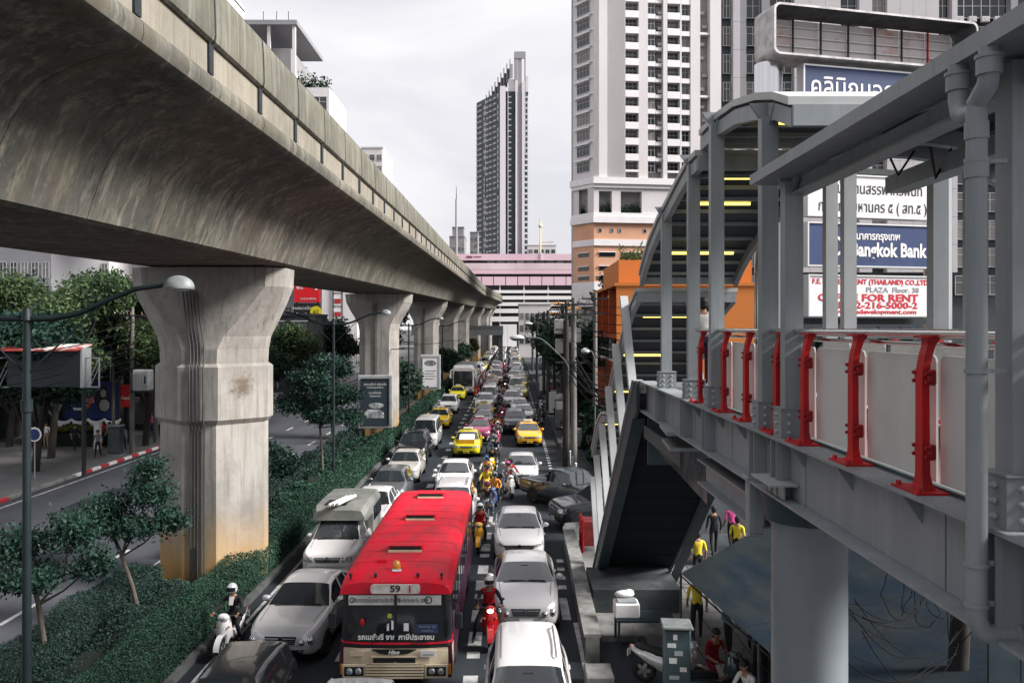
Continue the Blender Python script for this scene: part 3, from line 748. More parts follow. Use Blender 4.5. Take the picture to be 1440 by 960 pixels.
b = MB(); b.box(-2.05, -1.95, .0, .1, 0, 4.4); b.box(1.78, 1.9, .0, .1, 0, 4.4); b.build('frame', M_DARK, t)
t = thing('bunting', 'white and navy cloth swags hung in scallops under the blue banner', 'bunting', (-29.4, 59.8, 0))
for i in range(4):
    b = MB(); x0 = -2.5 + i * 1.15; secs = []
    for k in range(9):
        u = k / 8; x = x0 + 1.15 * u; d = math.sin(pi * u); secs.append([(x, 0, 1.72), (x, -.05, 1.70 - .30 * d), (x, -.10 - .1 * d, 1.62 - .62 * d), (x, .03, 1.60 - .60 * d)])
    b.loft(secs, 0, True, True, True); b.build('swag', M_WHITE, t)
    b = MB(); b.box(x0 + .1, x0 + 1.05, -.03, -.012, 1.52, 1.73); b.build('navy_band', mat('navy_cloth', (.01, .012, .07), .8), t)

def pole(name, label, x, y, h, r, m, group=None, cat='utility pole', z=.13, arms=(), lean=0.0, square=False):
    t = thing(name, label, cat, (x, y, z), 0, group)
    b = MB()
    if square: b.loft([[(-r, -r, 0), (r, -r, 0), (r, r, 0), (-r, r, 0)], [(-r * .72 + lean, -r * .72, h), (r * .72 + lean, -r * .72, h), (r * .72 + lean, r * .72, h), (-r * .72 + lean, r * .72, h)]])
    else: b.cyl((0, 0, 0), (lean, 0, h), r, r * .72, 10)
    b.build('shaft', m, t)
    for (za, la, ins) in arms:
        b = MB(); b.box(-la / 2, la / 2, -r - .1, -r - .002, za - .05, za + .05); a = b.build('crossarm', M_DARK, t)
        for q in range(ins):
            xx = -la / 2 + .1 + (la - .2) * q / max(1, ins - 1); b = MB(); b.cyl((xx, -r - .05, za + .051), (xx, -r - .05, za + .24), .045, .03, 7); b.build('insulator', mat('insulator', (.16, .09, .05), .3), a)
    return t
M_CPOLE = mat('concrete_pole', (0.165, 0.158, 0.145), .88, var=.8, scale=3, dark=(.08, .076, .07), stretch=(1, 1, .2))
M_CPOLED = mat('dark_concrete_pole', (0.055, 0.060, 0.062), .88, var=.7, scale=3, dark=(.028, .031, .033), stretch=(1, 1, .2))
pole('utility_pole', 'tall concrete pole carrying a white transformer on the left pavement', -23.95, 54, 9.3, .17, M_CPOLE, arms=((8.7, 1.6, 3), (6.6, 1.8, 3), (5.4, 1.6, 0)))
pole('utility_pole', 'concrete pole half hidden by the nearest pier on the left pavement', -24.6, 59.2, 8.2, .17, M_CPOLE, arms=((7.2, 1.5, 2),))
pole('utility_pole', 'thin concrete pole beside the red drinks sign on the left pavement', -26.9, 57.8, 5.6, .12, M_CPOLE)
t = thing('transformer', 'white ribbed transformer tank hung on the left concrete pole', 'transformer', (-23.0, 53.4, 4.0))
b = MB(); b.cbox((0, 0, .8), (1.05, .7, 1.3), b=.06); b.build('tank', mat('transformer_white', (.55, .55, .55), .5, var=.4, scale=2), t)
for i in range(6):
    b = MB(); b.box(-.45 + i * .16, -.41 + i * .16, -.43, -.352, .3, 1.3); b.build('cooling_fin', M_STEEL_L, t)
b = MB(); b.box(-.65, .6, -.3, .3, .02, .14); b.build('bracket', M_DARK, t)
b = MB(); b.box(.2, .34, -.372, -.353, .6, 1.05); b.build('label_plate', M_DARK, t)
t = thing('drinks_sign', 'red square drinks sign with white script behind the left pavement', 'sign', (-26.3, 58.6, 0))
b = MB(); b.cbox((0, 0, 3.4), (.9, .12, 1.5), b=.02); b.build('board', mat('sign_red', (.55, .01, .015), .45), t)
text('Coca-Cola', .3, M_WHITE, t, facing(0, -.065, 3.25, 0), 'lettering', shear=.3, bold=.008, sx=.62)
b = MB(); b.box(-.04, .04, .07, .15, 0.1, 4); b.build('post', M_DARK, t)
t = thing('road_sign', 'round blue road sign on a thin pole left of the black trunk', 'sign', (-25.2, 45.2, .13))
b = MB(); b.cyl((0, 0, 0), (0, 0, 2.7), .035, n=8); b.build('post', M_STEEL_L, t)
b = MB(); b.cyl((0, -.06, 2.3), (0, -.04, 2.3), .38, n=20); b.build('disc', M_WHITE, t)
b = MB(); b.cyl((0, -.075, 2.3), (0, -.061, 2.3), .30, n=20); b.build('face', mat('sign_blue', (.02, .04, .13), .5), t)
t = thing('roadside_cabinet', 'grey telecom cabinet beside the transformer pole on the left pavement', 'cabinet', (-24.6, 53.2, .13))
b = MB(); b.cbox((0, 0, .95), (.75, .6, 1.7), b=.03); b.build('body', M_STEEL_D, t); b = MB(); b.cbox((0, 0, 1.84), (.85, .7, .08), b=.02); b.build('lid', M_STEEL, t); b = MB(); b.box(-.45, .45, -.38, .38, 0, .1); b.build('plinth', M_KERB, t)
b = MB(); b.box(-.33, .33, -.32, -.302, .25, 1.65); b.build('door', mat('cabinet_door', (0.075, 0.095, 0.105), .5, var=.5, scale=3), t)
for i, (x, y, h) in enumerate([(-27.1, 56, 1.7), (-29.7, 46.5, 2.2), (-31.6, 45.5, 2.4)]):
    t = thing('gate_pillar', ['white gate pillar at the end of the yellowish hedge', 'white gate pillar left of the round blue sign', 'white pillar at the left edge of the picture'][i], 'pillar', (x, y, .13), 0, 'white pillars on the left pavement')
    b = MB(); b.cbox((0, 0, h / 2), (.36, .36, h), b=.02); b.build('shaft', M_WHITE, t); b = MB(); b.cbox((0, 0, h + .05), (.46, .46, .1), b=.02); b.build('cap', M_WHITE, t)
# shophouses in the shade behind the left trees
M_SHOP = mat('shop_shaded', (0.035, 0.039, 0.042), .8, var=.8, scale=.8, coord='World', dark=(.012, .014, .016))  # near-black wall colour holds the shade the shop rows stand in
M_GLASS = mat('window_glass', (0.016, 0.021, 0.026), .08, spec=.6)
_n, _l = M_GLASS.node_tree.nodes, M_GLASS.node_tree.links     # some panes have pale curtains drawn behind them
_oi = _n.new('ShaderNodeObjectInfo'); _mr = _n.new('ShaderNodeMapRange'); _mr.inputs['From Min'].default_value = .62; _mr.inputs['From Max'].default_value = 1.0; _l.new(_oi.outputs['Random'], _mr.inputs['Value'])
_mx = _n.new('ShaderNodeMix'); _mx.data_type = 'RGBA'; _mx.inputs['A'].default_value = (.014, .019, .024, 1); _mx.inputs['B'].default_value = (.20, .19, .18, 1); _l.new(_mr.outputs[0], _mx.inputs['Factor']); _l.new(_mx.outputs['Result'], _n['Principled BSDF'].inputs['Base Color'])
M_FRAME = mat('window_frame', (.42, .42, .42), .5)
def shophouse(lab, x, y, w, h, d, n, cols):
    t = thing('shophouse', lab, 'building', (x, y, .1), 0, 'shophouses behind the left pavement')
    b = MB(); b.box(-w / 2, w / 2, .25, d, 0, h); b.box(-w / 2 - .1, w / 2 + .1, .1, d, h, h + .3); b.build('wall', cols, t)
    for i in range(n):
        for f in range(int(h // 3)):
            xc = -w / 2 + w * (i + .5) / n; b = MB(); b.box(xc - w / n * .36, xc + w / n * .36, .16, .24, f * 3.1 + .5, f * 3.1 + 2.5); wn_ = b.build('window', M_GLASS, t)
            b = MB(); b.box(xc - w / n * .40, xc + w / n * .40, .08, .155, f * 3.1 + 2.5, f * 3.1 + 2.62); b.box(xc - .03, xc + .03, .1, .155, f * 3.1 + .5, f * 3.1 + 2.5); b.build('frame', M_FRAME, wn_)
    return t
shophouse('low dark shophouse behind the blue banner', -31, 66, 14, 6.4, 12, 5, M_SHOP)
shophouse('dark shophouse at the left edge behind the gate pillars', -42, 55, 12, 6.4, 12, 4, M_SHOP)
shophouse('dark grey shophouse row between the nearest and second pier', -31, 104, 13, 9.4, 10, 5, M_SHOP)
# ------------------------------------------------------------------ steel footbridge on the right
FB = thing('footbridge', 'grey steel covered footbridge with red railing posts and frosted panels on the right', 'footbridge', (0, 0, 0))
ZT, ZB, XO, XW, XP = 6.95, 6.31, 2.75, 2.92, 3.03
b = MB(); b.box(XW - .012, XW + .012, 3.2, 18.3, ZB + .03, ZT - .03); b.box(XO, 3.10, 3.2, 18.35, ZT - .028, ZT); b.box(XO, 3.10, 3.2, 18.3, ZB, ZB + .028)
b.build('main_girder', M_STEEL, FB)
b = MB(); b.box(5.2, 5.23, 3.2, 18.3, ZB + .03, ZT - .03); b.box(5.05, 5.38, 3.2, 18.3, ZT - .028, ZT); b.build('far_girder', M_STEEL, FB)
b = MB(); b.box(3.102, 5.045, 3.2, 18.3, ZT - .16, ZT - .04); b.build('deck', M_PAVE, FB)
for y in (8.4, 5.7, 11.2, 13.4, 15.3):
    b = MB(); b.box(XW - .014, XW - .0125, y - .006, y + .006, ZB + .03, ZT - .03); b.build('weld_seam', M_STEEL_D, FB)
POSTS = [(4.95, 9.62), (8.97, 9.62), (9.79, 10.5), (12.25, 11.02), (13.8, 10.72), (16.2, 10.22)]
def hpost(mb, x, y, z0, z1, w=.19, d=.17):
    mb.box(x - d / 2, x - d / 2 + .016, y - w / 2, y + w / 2, z0, z1); mb.box(x + d / 2 - .016, x + d / 2, y - w / 2, y + w / 2, z0, z1)
    mb.box(x - w / 2, x + w / 2, y - w / 2 - .001, y - w / 2 + .014, z0, z1)
bolt = MB(); bolt.cyl((0, 0, 0), (0, -.022, 0), .021, .019, 7); bolt.ell((0, -.022, 0), (.015, .012, .015), 6, 3)
bolt_me = bolt.mesh('bolt', M_STEEL_L)
for y, z1 in POSTS:
    b = MB(); hpost(b, 2.95, y, ZT + .002, z1); p = b.build('post', M_STEEL, FB)
    b = MB(); b.box(2.80, 3.12, y - .135, y - .112, ZT + .001, ZT + .30); b.box(2.80, 2.83, y - .111, y + .12, ZT + .001, ZT + .30); b.box(2.79, 3.13, y - .15, y + .14, ZT + .302, ZT + .312); bk = b.build('base_bracket', M_STEEL, FB)
    for i in range(2):
        for j in range(3): obj('bolt', bolt_me, bk, (2.88 + i * .15, y - .136, ZT + .06 + j * .09))
    for j in range(3): o = obj('bolt', bolt_me, bk, (2.798, y - .02, ZT + .06 + j * .09)); o.rotation_euler = (0, 0, R(-90))
    b = MB(); b.prism([(2.84, z1), (2.74, z1 + .16), (3.16, z1 + .16), (3.06, z1)], 1, y - .02, y + .02); b.prism([(y - .08, z1 - .12), (y - .30, z1 + .1), (y - .08, z1 + .1)], 0, 2.93, 2.97); b.build('gusset', M_STEEL, FB)
    b = MB(); b.box(XO + .01, XW - .013, y - .1, y - .085, ZB + .03, ZT - .03); b.box(XO + .01, XW - .013, y + .085, y + .1, ZB + .03, ZT - .03); b.build('stiffener', M_STEEL, FB)
for x, y, z1 in ((5.2, 13.9, 10.7), (5.2, 13.15, 10.9), (5.3, 10.6, 10.75), (5.3, 9.75, 10.0), (5.3, 8.95, 9.75), (5.1, 16.2, 10.2)):
    b = MB(); hpost(b, x, y, ZT + .002, z1); b.build('post', M_STEEL_L if y > 12 else M_STEEL, FB)
# near roof: gutter, edge beam, arched underside, rafters
b = MB(); b.box(2.62, 2.96, 3.0, 9.35, 9.65, 9.76); b.build('gutter', M_STEEL, FB)
b = MB(); b.box(2.99, 3.01, 3.0, 9.3, 9.50, 9.648); b.box(2.92, 3.09, 3.0, 9.3, 9.475, 9.498); b.build('edge_beam', M_STEEL, FB)
b = MB(); b.box(4.06, 4.28, 3.0, 9.25, 9.55, 9.72); b.build('roof_beam', M_STEEL, FB)
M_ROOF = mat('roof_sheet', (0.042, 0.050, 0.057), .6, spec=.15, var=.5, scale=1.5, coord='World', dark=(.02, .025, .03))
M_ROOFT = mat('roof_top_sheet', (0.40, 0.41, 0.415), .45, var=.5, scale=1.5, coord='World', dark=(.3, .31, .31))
def arch(x): u = (x - 4.2) / 1.35; return 9.78 + .42 * (1 - u * u)
xs = [2.97 + 2.5 * i / 14 for i in range(15)]
b = MB()
for i in range(14): b.loft([[(xs[i], 3.0, arch(xs[i])), (xs[i + 1], 3.0, arch(xs[i + 1])), (xs[i + 1], 3.0, arch(xs[i + 1]) + .04), (xs[i], 3.0, arch(xs[i]) + .04)],
                            [(xs[i], 9.45, arch(xs[i])), (xs[i + 1], 9.45, arch(xs[i + 1])), (xs[i + 1], 9.45, arch(xs[i + 1]) + .04), (xs[i], 9.45, arch(xs[i]) + .04)]])
b.build('roof_sheet', M_ROOF, FB)
for y in (4.95, 6.95, 8.95):
    b = MB(); b.loft([[(x, y - .06, arch(x) - .18), (x, y + .06, arch(x) - .18), (x, y + .06, arch(x) - .005), (x, y - .06, arch(x) - .005)] for x in xs]); b.build('rafter', M_STEEL, FB)
b = MB(); b.loft([[(x, 9.38, arch(x) - .22), (x, 9.5, arch(x) - .22), (x, 9.5, arch(x) + .06), (x, 9.38, arch(x) + .06)] for x in xs]); b.build('end_rafter', M_STEEL, FB)
for x in (3.3, 3.6, 3.9, 4.5, 4.8, 5.1):
    b = MB(); b.box(x - .03, x + .03, 3.0, 9.3, arch(x) - .075, arch(x) - .006); b.build('purlin', M_STEEL_D, FB)
b = MB()
for k in range(5):
    y0 = 8.2 + random.uniform(-.6, .6); b.tube([(3.5 + .35 * k, y0, 9.75), (3.7 + .3 * k, y0 + .2, 9.55 - .05 * k), (3.9 + .3 * k, y0 + .3, 9.8)], .012, 5)
b.build('loose_cable', M_BLACK, FB); bpy.data.objects['loose_cable']['kind'] = 'stuff'
# railing
for z, x, r in ((8.055, 2.97, .032), (8.04, 3.08, .025), (7.975, 3.06, .02)):
    b = MB(); b.tube([(x, 3.2, z), (x, 13.6, z)], r, 10); b.build('handrail', M_CHROME, FB)
for z, x, r in ((8.05, 5.1, .03), (7.97, 5.04, .02)):
    b = MB(); b.tube([(x, 3.2, z), (x, 14.5, z)], r, 10); b.build('handrail', M_CHROME, FB)
def red_post_mesh():
    b = MB(); secs = []
    for z, xc, w, d in ((.016, 2.915, .19, .09), (.05, 2.915, .14, .07), (.12, 2.912, .110, .056), (.5, 2.91, .104, .052), (.78, 2.91, .102, .052), (.88, 2.918, .10, .052), (.96, 2.934, .096, .055), (1.03, 2.955, .09, .06), (1.075, 2.97, .11, .09)):
        secs.append([(xc - d / 2, -w / 2, z), (xc + d / 2, -w / 2, z), (xc + d / 2, w / 2, z), (xc - d / 2, w / 2, z)])
    b.loft(secs)
    b.box(2.775, 3.005, -.20, .20, .001, .015); b.box(2.90, 3.05, -.11, .11, 1.076, 1.09)
    return b
rp_me = red_post_mesh().mesh('red_post', M_RED)
lug = MB(); lug.cbox((0, 0, 0), (.05, .05, .11), b=.012); lug.cyl((-.02, -.02, .03), (-.055, -.02, .03), .014, n=7); lug.cyl((-.02, -.02, -.03), (-.055, -.02, -.03), .014, n=7)
lug_me = lug.mesh('glass_clamp', mat('dark_red_paint', (.25, .008, .01), .45))
rb = MB(); rb.cyl((0, 0, 0), (0, 0, .03), .022, .018, 8); rb_me = rb.mesh('bolt', M_RED)
RP = [6.03, 7.25, 8.45, 9.33, 10.55, 11.65, 13.1]
for y in RP:
    o = obj('red_post', rp_me, FB, (0, y, ZT))
    for z in (.28, .80):
        for s in (-1, 1): obj('glass_clamp', lug_me, o, (2.93, s * .095, z))
    for sx in (2.81,):
        for s in (-.15, .15): obj('bolt', rb_me, o, (sx, s, .015))
    b = MB(); b.prism([(XO + .01, ZT - .03), (XW - .013, ZT - .03), (XW - .013, ZT - .24)], 1, y - .008, y + .008); b.build('web_gusset', M_STEEL, FB)
def glass_panel(y0, y1, x, z0, z1):
    b = MB(); r = .05; poly = [(y0, z0), (y1, z0), (y1, z1 - r), (y1 - r * .3, z1 - r * .3), (y1 - r, z1), (y0 + r, z1), (y0 + r * .3, z1 - r * .3), (y0, z1 - r)]
    b.prism(poly, 0, x - .008, x + .008); return b.build('frosted_panel', M_PANEL, FB)
for i in range(len(RP) - 1): glass_panel(RP[i] + .03, RP[i + 1] - .03, XP, ZT + .05, 7.90)
glass_panel(4.75, 6.0, XP, ZT + .05, 7.90); glass_panel(3.4, 4.7, XP, ZT + .05, 7.90)
b = MB(); b.box(XP - .02, XP + .02, 3.2, 13.2, ZT + .002, ZT + .03); b.build('panel_shoe', M_STEEL_D, FB)
for i in range(8):
    y = 4.2 + i * 1.22
    o = obj('red_post', rp_me, FB, (2 * 4.07 - .02, y, ZT)); o.scale = (-1, 1, 1); glass_panel(y + .085, y + 1.22 - .085, 5.10, ZT + .05, 7.88)
# rain pipe
b = MB(); X = 2.66; pr = .058
b.tube([(X, 4.87, 9.36), (X, 4.87, 8.5), (X, 4.87, 6.55), (X, 4.87, 6.44), (X + .03, 4.87, 6.37), (X + .10, 4.87, 6.345), (X + .26, 4.87, 6.345)], pr, 14)
b.tube([(X, 5.07, 9.655), (X, 5.07, 9.44), (X, 5.05, 9.37), (X, 4.97, 9.33), (X, 4.87, 9.33)], pr * .98, 14)
b.tube([(X, 4.74, 9.655), (X, 4.74, 9.52), (X, 4.76, 9.45), (X, 4.87, 9.37)], pr * .98, 14)
for yy, z in ((5.07, 9.56), (4.74, 9.56)): b.cyl((X, yy, z - .06), (X, yy, z + .03), pr + .011, n=14); b.cyl((X, yy, z + .03), (X, yy, z + .05), pr + .018, n=14)
for z in (9.22, 9.0): b.cyl((X, 4.87, z - .05), (X, 4.87, z + .05), pr + .007, n=14)
b.cyl((X + .2, 4.87, 6.345), (X + .225, 4.87, 6.345), pr + .02, n=14)
dp = b.build('rain_pipe', M_STEEL, FB)
for z in (9.05, 7.85, 6.75, 6.52):
    b = MB(); b.cyl((X, 4.87, z - .012), (X, 4.87, z + .012), pr + .009, n=16); b.box(X + .05, 2.838, 4.872, 4.90, z - .012, z + .012); b.build('pipe_clip', M_STEEL, dp)
# underside pieces
b = MB(); b.cbox((2.84, 9.95, 6.02), (.17, .17, .62), b=.012); b.cbox((2.84, 9.95, 6.35), (.23, .23, .05), b=.01); b.cbox((2.84, 9.95, 5.70), (.16, .16, .04), b=.01); b.build('hanger_post', M_STEEL, FB)
b = MB(); b.box(2.98, 3.0, 10.04, 13.0, 5.76, 6.08); b.box(2.84, 3.12, 10.04, 13.0, 6.082, 6.105); b.box(2.84, 3.12, 10.04, 13.0, 5.735, 5.758); b.build('lower_beam', M_STEEL, FB)
b = MB(); b.box(2.62, 2.9, 8.6, 9.3, 6.49, 6.51); b.box(2.78, 2.80, 8.7, 9.2, 6.34, 6.489); b.build('bracket_shelf', M_STEEL_L, FB)
b = MB(); b.box(3.1, 5.2, 8.9, 9.1, 6.0, 6.30); b.box(3.1, 5.2, 12.9, 13.1, 6.0, 6.30); b.box(3.1, 5.2, 16.0, 16.2, 6.0, 6.30); b.build('cross_beam', M_STEEL_D, FB)
b = MB(); b.cyl((3.27, 9.35, 0.1), (3.27, 9.35, 6.0), .40, .40, 36); b.build('support_column', mat('column_paint', (0.185, 0.205, 0.222), .36, var=.5, scale=1.2, coord='World', dark=(.13, .147, .16)), FB)
b = MB(); b.cyl((3.27, 9.35, 6.002), (3.27, 9.35, 6.30), .46, .52, 30); b.build('column_cap', M_STEEL_D, FB)

# ------------------------------------------------------------------ covered stair going down to the far pavement
ST = thing('covered_stair', 'covered steel stair with leaning posts descending from the footbridge to the street', 'stair', (0, 0, 0))
S0, SL = 18.4, 0.736
def sz(y): return ZT - SL * (y - S0)
YE = 27.7
XL, XR = 2.66, 4.92
for x, nm in ((XL, 'stringer'), (XR, 'stringer')):
    b = MB(); b.prism([(S0 - .35, ZT + .0), (S0, ZT), (YE, sz(YE)), (YE - .45, .0), (S0 + .15, sz(S0 + .15) - .75), (S0 - .35, ZT - .63)], 0, x, x + .07)
    o = b.build(nm, M_STEEL_D, ST)
    b = MB(); b.loft([[(x - .05, S0 - .3, ZT + .003), (x + .16, S0 - .3, ZT + .003), (x + .16, S0 - .3, ZT + .025), (x - .05, S0 - .3, ZT + .025)],
                      [(x - .05, S0, ZT + .003), (x + .16, S0, ZT + .003), (x + .16, S0, ZT + .025), (x - .05, S0, ZT + .025)],
                      [(x - .05, YE, sz(YE) + .003), (x + .16, YE, sz(YE) + .003), (x + .16, YE, sz(YE) + .025), (x - .05, YE, sz(YE) + .025)]]); b.build('stringer_cap', M_STEEL_L, o)
    b = MB(); b.loft([[(x - .02, S0 + .1, sz(S0 + .1) - .775), (x + .26, S0 + .1, sz(S0 + .1) - .775), (x + .26, S0 + .1, sz(S0 + .1) - .752), (x - .02, S0 + .1, sz(S0 + .1) - .752)],
                      [(x - .02, YE - .6, sz(YE - .6) - .775), (x + .26, YE - .6, sz(YE - .6) - .775), (x + .26, YE - .6, sz(YE - .6) - .752), (x - .02, YE - .6, sz(YE - .6) - .752)]]); b.build('stringer_flange', M_STEEL_D, o)
b = MB(); b.loft([[(XL + .3, S0 + .1, sz(S0 + .1) - .55), (XR - .03, S0 + .1, sz(S0 + .1) - .55), (XR - .03, S0 + .1, sz(S0 + .1) - .5), (XL + .3, S0 + .1, sz(S0 + .1) - .5)],
                  [(XL + .3, YE - .4, sz(YE - .4) - .55), (XR - .03, YE - .4, sz(YE - .4) - .55), (XR - .03, YE - .4, sz(YE - .4) - .5), (XL + .3, YE - .4, sz(YE - .4) - .5)]])
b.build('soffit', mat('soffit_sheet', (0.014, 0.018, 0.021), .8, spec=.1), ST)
rb_ = MB(); rb_.box(XL + .31, XR - .04, -.02, .02, -.022, 0); rib_me = rb_.mesh('soffit_rib', MATS['soffit_sheet'])
for i in range(11):
    y = S0 + .6 + i * .78; o = obj('soffit_rib', rib_me, ST, (0, y, sz(y) - .553)); o.rotation_euler = (-math.atan(SL), 0, 0)
tr_me = MB(); tr_me.box(XL + .08, XR - .01, 0, .30, -.05, 0); tr_me.box(XL + .08, XR - .01, .0, .02, -.22, -.051); tr_me = tr_me.mesh('tread', M_PAVE)
ns = 32
for i in range(ns):
    y = S0 + (YE - S0) * i / ns; obj('tread', tr_me, ST, (0, y, sz(y) - .05))
b = MB(); b.box(2.3, 4.75, 23.75, 26.0, 0.161, .80); b.build('plinth', mat('plinth_concrete', (.075, .085, .09), .88, spec=.1, var=.8, scale=1.2, coord='World', dark=(.035, .042, .046)), ST)
# leaning side posts
ca, sa = math.cos(math.atan(SL)), math.sin(math.atan(SL))
for x, ys in ((2.72, (18.9, 20.5, 22.15, 23.8, 25.4, 26.6)), (4.93, (19.0, 21.0, 23.2, 25.4))):
    for y in ys:
        z = sz(y); Lp = 2.75; b = MB()
        b.loft([[(x - .09, y - .09 * ca, z + .09 * sa), (x + .09, y - .09 * ca, z + .09 * sa), (x + .09, y + .09 * ca, z - .09 * sa), (x - .09, y + .09 * ca, z - .09 * sa)],
                [(x - .09, y - .09 * ca + Lp * sa, z + .09 * sa + Lp * ca), (x + .09, y - .09 * ca + Lp * sa, z + .09 * sa + Lp * ca), (x + .09, y + .09 * ca + Lp * sa, z - .09 * sa + Lp * ca), (x - .09, y + .09 * ca + Lp * sa, z - .09 * sa + Lp * ca)]])
        b.build('leaning_post', M_STEEL_L, ST)
ROOFS = [[(8.95, 10.52), (9.5, 10.72), (10.2, 10.9), (11.2, 11.08), (12.2, 11.15), (13.2, 11.15)],
         [(13.25, 10.85), (14.0, 10.83), (14.8, 10.68), (15.6, 10.5), (16.7, 10.28), (17.8, 9.96), (18.5, 9.66), (19.1, 9.34)],
         [(19.2, 8.98), (20.2, 8.70), (21.2, 8.22), (22.1, 7.76), (23.1, 7.28), (24.0, 6.75), (25.2, 6.0)],
         [(25.2, 5.62), (26.2, 5.52), (27.2, 5.22), (28.2, 4.72), (28.9, 4.25), (29.4, 3.95)]]
for ri, pr_ in enumerate(ROOFS):
    pr_ = [(y, z - .12) for y, z in pr_]
    x0, x1 = (2.97, 2.92, 2.87, 2.82)[ri], (5.35 if ri < 1 else 5.05)
    dense = []
    for i in range(len(pr_) - 1):
        for k in range(3): u = k / 3; dense.append((pr_[i][0] + (pr_[i + 1][0] - pr_[i][0]) * u, pr_[i][1] + (pr_[i + 1][1] - pr_[i][1]) * u))
    dense.append(pr_[-1])
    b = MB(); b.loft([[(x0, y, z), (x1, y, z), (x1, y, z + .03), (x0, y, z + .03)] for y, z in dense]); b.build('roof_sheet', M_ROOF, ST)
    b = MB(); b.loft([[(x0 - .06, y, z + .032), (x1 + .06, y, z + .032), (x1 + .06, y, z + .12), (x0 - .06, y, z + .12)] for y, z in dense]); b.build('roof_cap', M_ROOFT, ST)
    for x in (x0 - .03, x1 - .07):
        b = MB(); b.loft([[(x, y, z - .2), (x + .1, y, z - .2), (x + .1, y, z - .005), (x, y, z - .005)] for y, z in dense]); b.build('curved_edge_beam', M_STEEL, ST)
    y, z = pr_[0]; b = MB(); b.box(x0 - .02, x1, y - .06, y - .002, z - .2, z + .02); b.build('front_fascia', M_STEEL, ST)
    y, z = pr_[-1]; b = MB(); b.box(x0, x1, y + .002, y + .08, z - .16, z + .02); b.build('end_fascia', M_STEEL, ST)
    m = len(dense)
    for i in range(2, m - 1, 2):
        y, z = dense[i]; b = MB(); b.box(x0 + .08, x1 - .08, y - .03, y + .03, z - .07, z - .004); b.build('purlin', M_STEEL, ST)
for y, z, x0, x1 in ((10.4, 10.72, 3.05, 4.0), (11.9, 10.95, 3.6, 4.8), (14.3, 10.6, 3.45, 4.5), (15.5, 10.34, 3.3, 4.35), (18.0, 9.66, 3.2, 4.7), (20.6, 8.36, 3.2, 4.4), (22.6, 7.36, 3.0, 4.2), (24.6, 6.25, 3.0, 4.2), (26.3, 5.35, 3.0, 4.1), (27.4, 5.0, 3.0, 4.1)):
    t = thing('tube_lamp', 'lit', 'lamp', ((x0 + x1) / 2, y, z), 0, 'yellow tube lamps under the stair roof')
    k = len([o for o in bpy.data.objects if o.name.startswith('tube_lamp')])
    t['label'] = f'yellow fluorescent tube lamp under the stair roof, {ORD[k - 1] if k > 1 else "highest and nearest"} counted down the stair'
    w = (x1 - x0) / 2
    b = MB(); b.cyl((-w, 0, 0), (w, 0, 0), .028, n=8); b.build('tube', M_LAMP, t)
    b = MB(); b.box(-w - .03, w + .03, -.04, .04, .035, .075); b.build('housing', M_STEEL_L, t)
b = MB()
b.prism([(2.80, 5.75), (3.75, 5.75), (3.75, 4.72)], 1, 16.3, 16.34); b.build('glossy_panel', mat('glossy_dark_panel', (.03, .036, .042), .12, spec=.8, var=.8, scale=2.5, coord='World', dark=(.12, .09, .085), stretch=(3, 1, .6)), ST)
b = MB()
for z, dx in ((6.28, .0), (6.02, .05)):
    b.loft([[(2.62 + dx, 14.3, z), (3.5, 14.3, z), (3.5, 14.3, z + .06), (2.62 + dx, 14.3, z + .06)], [(2.72 + dx, 15.6, z), (3.5, 15.6, z), (3.5, 15.6, z + .06), (2.72 + dx, 15.6, z + .06)]])
b.build('landing_bracket', M_STEEL, ST)
b = MB(); b.box(2.84, 2.9, 14.3, 18.2, 5.75, 6.02); b.box(2.9, 5.0, 18.0, 18.1, 5.2, 6.2); b.build('landing_skirt', M_STEEL_D, ST)
# red gate rail at the foot of the stair
t = thing('red_railing', 'short red tubular railing at the foot of the grey stair', 'railing', (2.55, 31.2, .16))
for i, y in enumerate((0, .55, 1.1)):
    b = MB(); b.cyl((0, -y, 0), (0, -y, 1.15), .045, n=8); b.build('upright', M_RED, t)
for z in (.25, .65, 1.1):
    b = MB(); b.cyl((0, -1.1, z), (0, 0, z), .03, n=8); b.build('rail', M_RED, t)
b = MB(); b.box(.06, .4, -1.0, -.1, .2, 1.05); b.build('plate', mat('worn_red', (.34, .05, .05), .6, var=.8, scale=4), t)
# ------------------------------------------------------------------ buildings
M_WALLW = mat('condo_wall', (0.60, 0.575, 0.58), .75, var=.35, scale=.25, coord='World', dark=(.50, .465, .475), stretch=(1, 1, .3))
M_TRIM = mat('white_trim', (0.74, 0.71, 0.725), .7, var=.3, scale=.6, coord='World', dark=(.6, .57, .58))
M_ORANGEP = mat('peach_render', (0.60, 0.33, 0.215), .8, var=.4, scale=.4, coord='World', dark=(.50, .26, .165))
M_RECESS = mat('recess_wall', (0.34, 0.325, 0.33), .8, var=.4, scale=.6, coord='World')
M_PLANT = leaf_mat('planter_leaf', (0.012, .024, .018), (.04, .07, .045), .8, .1)

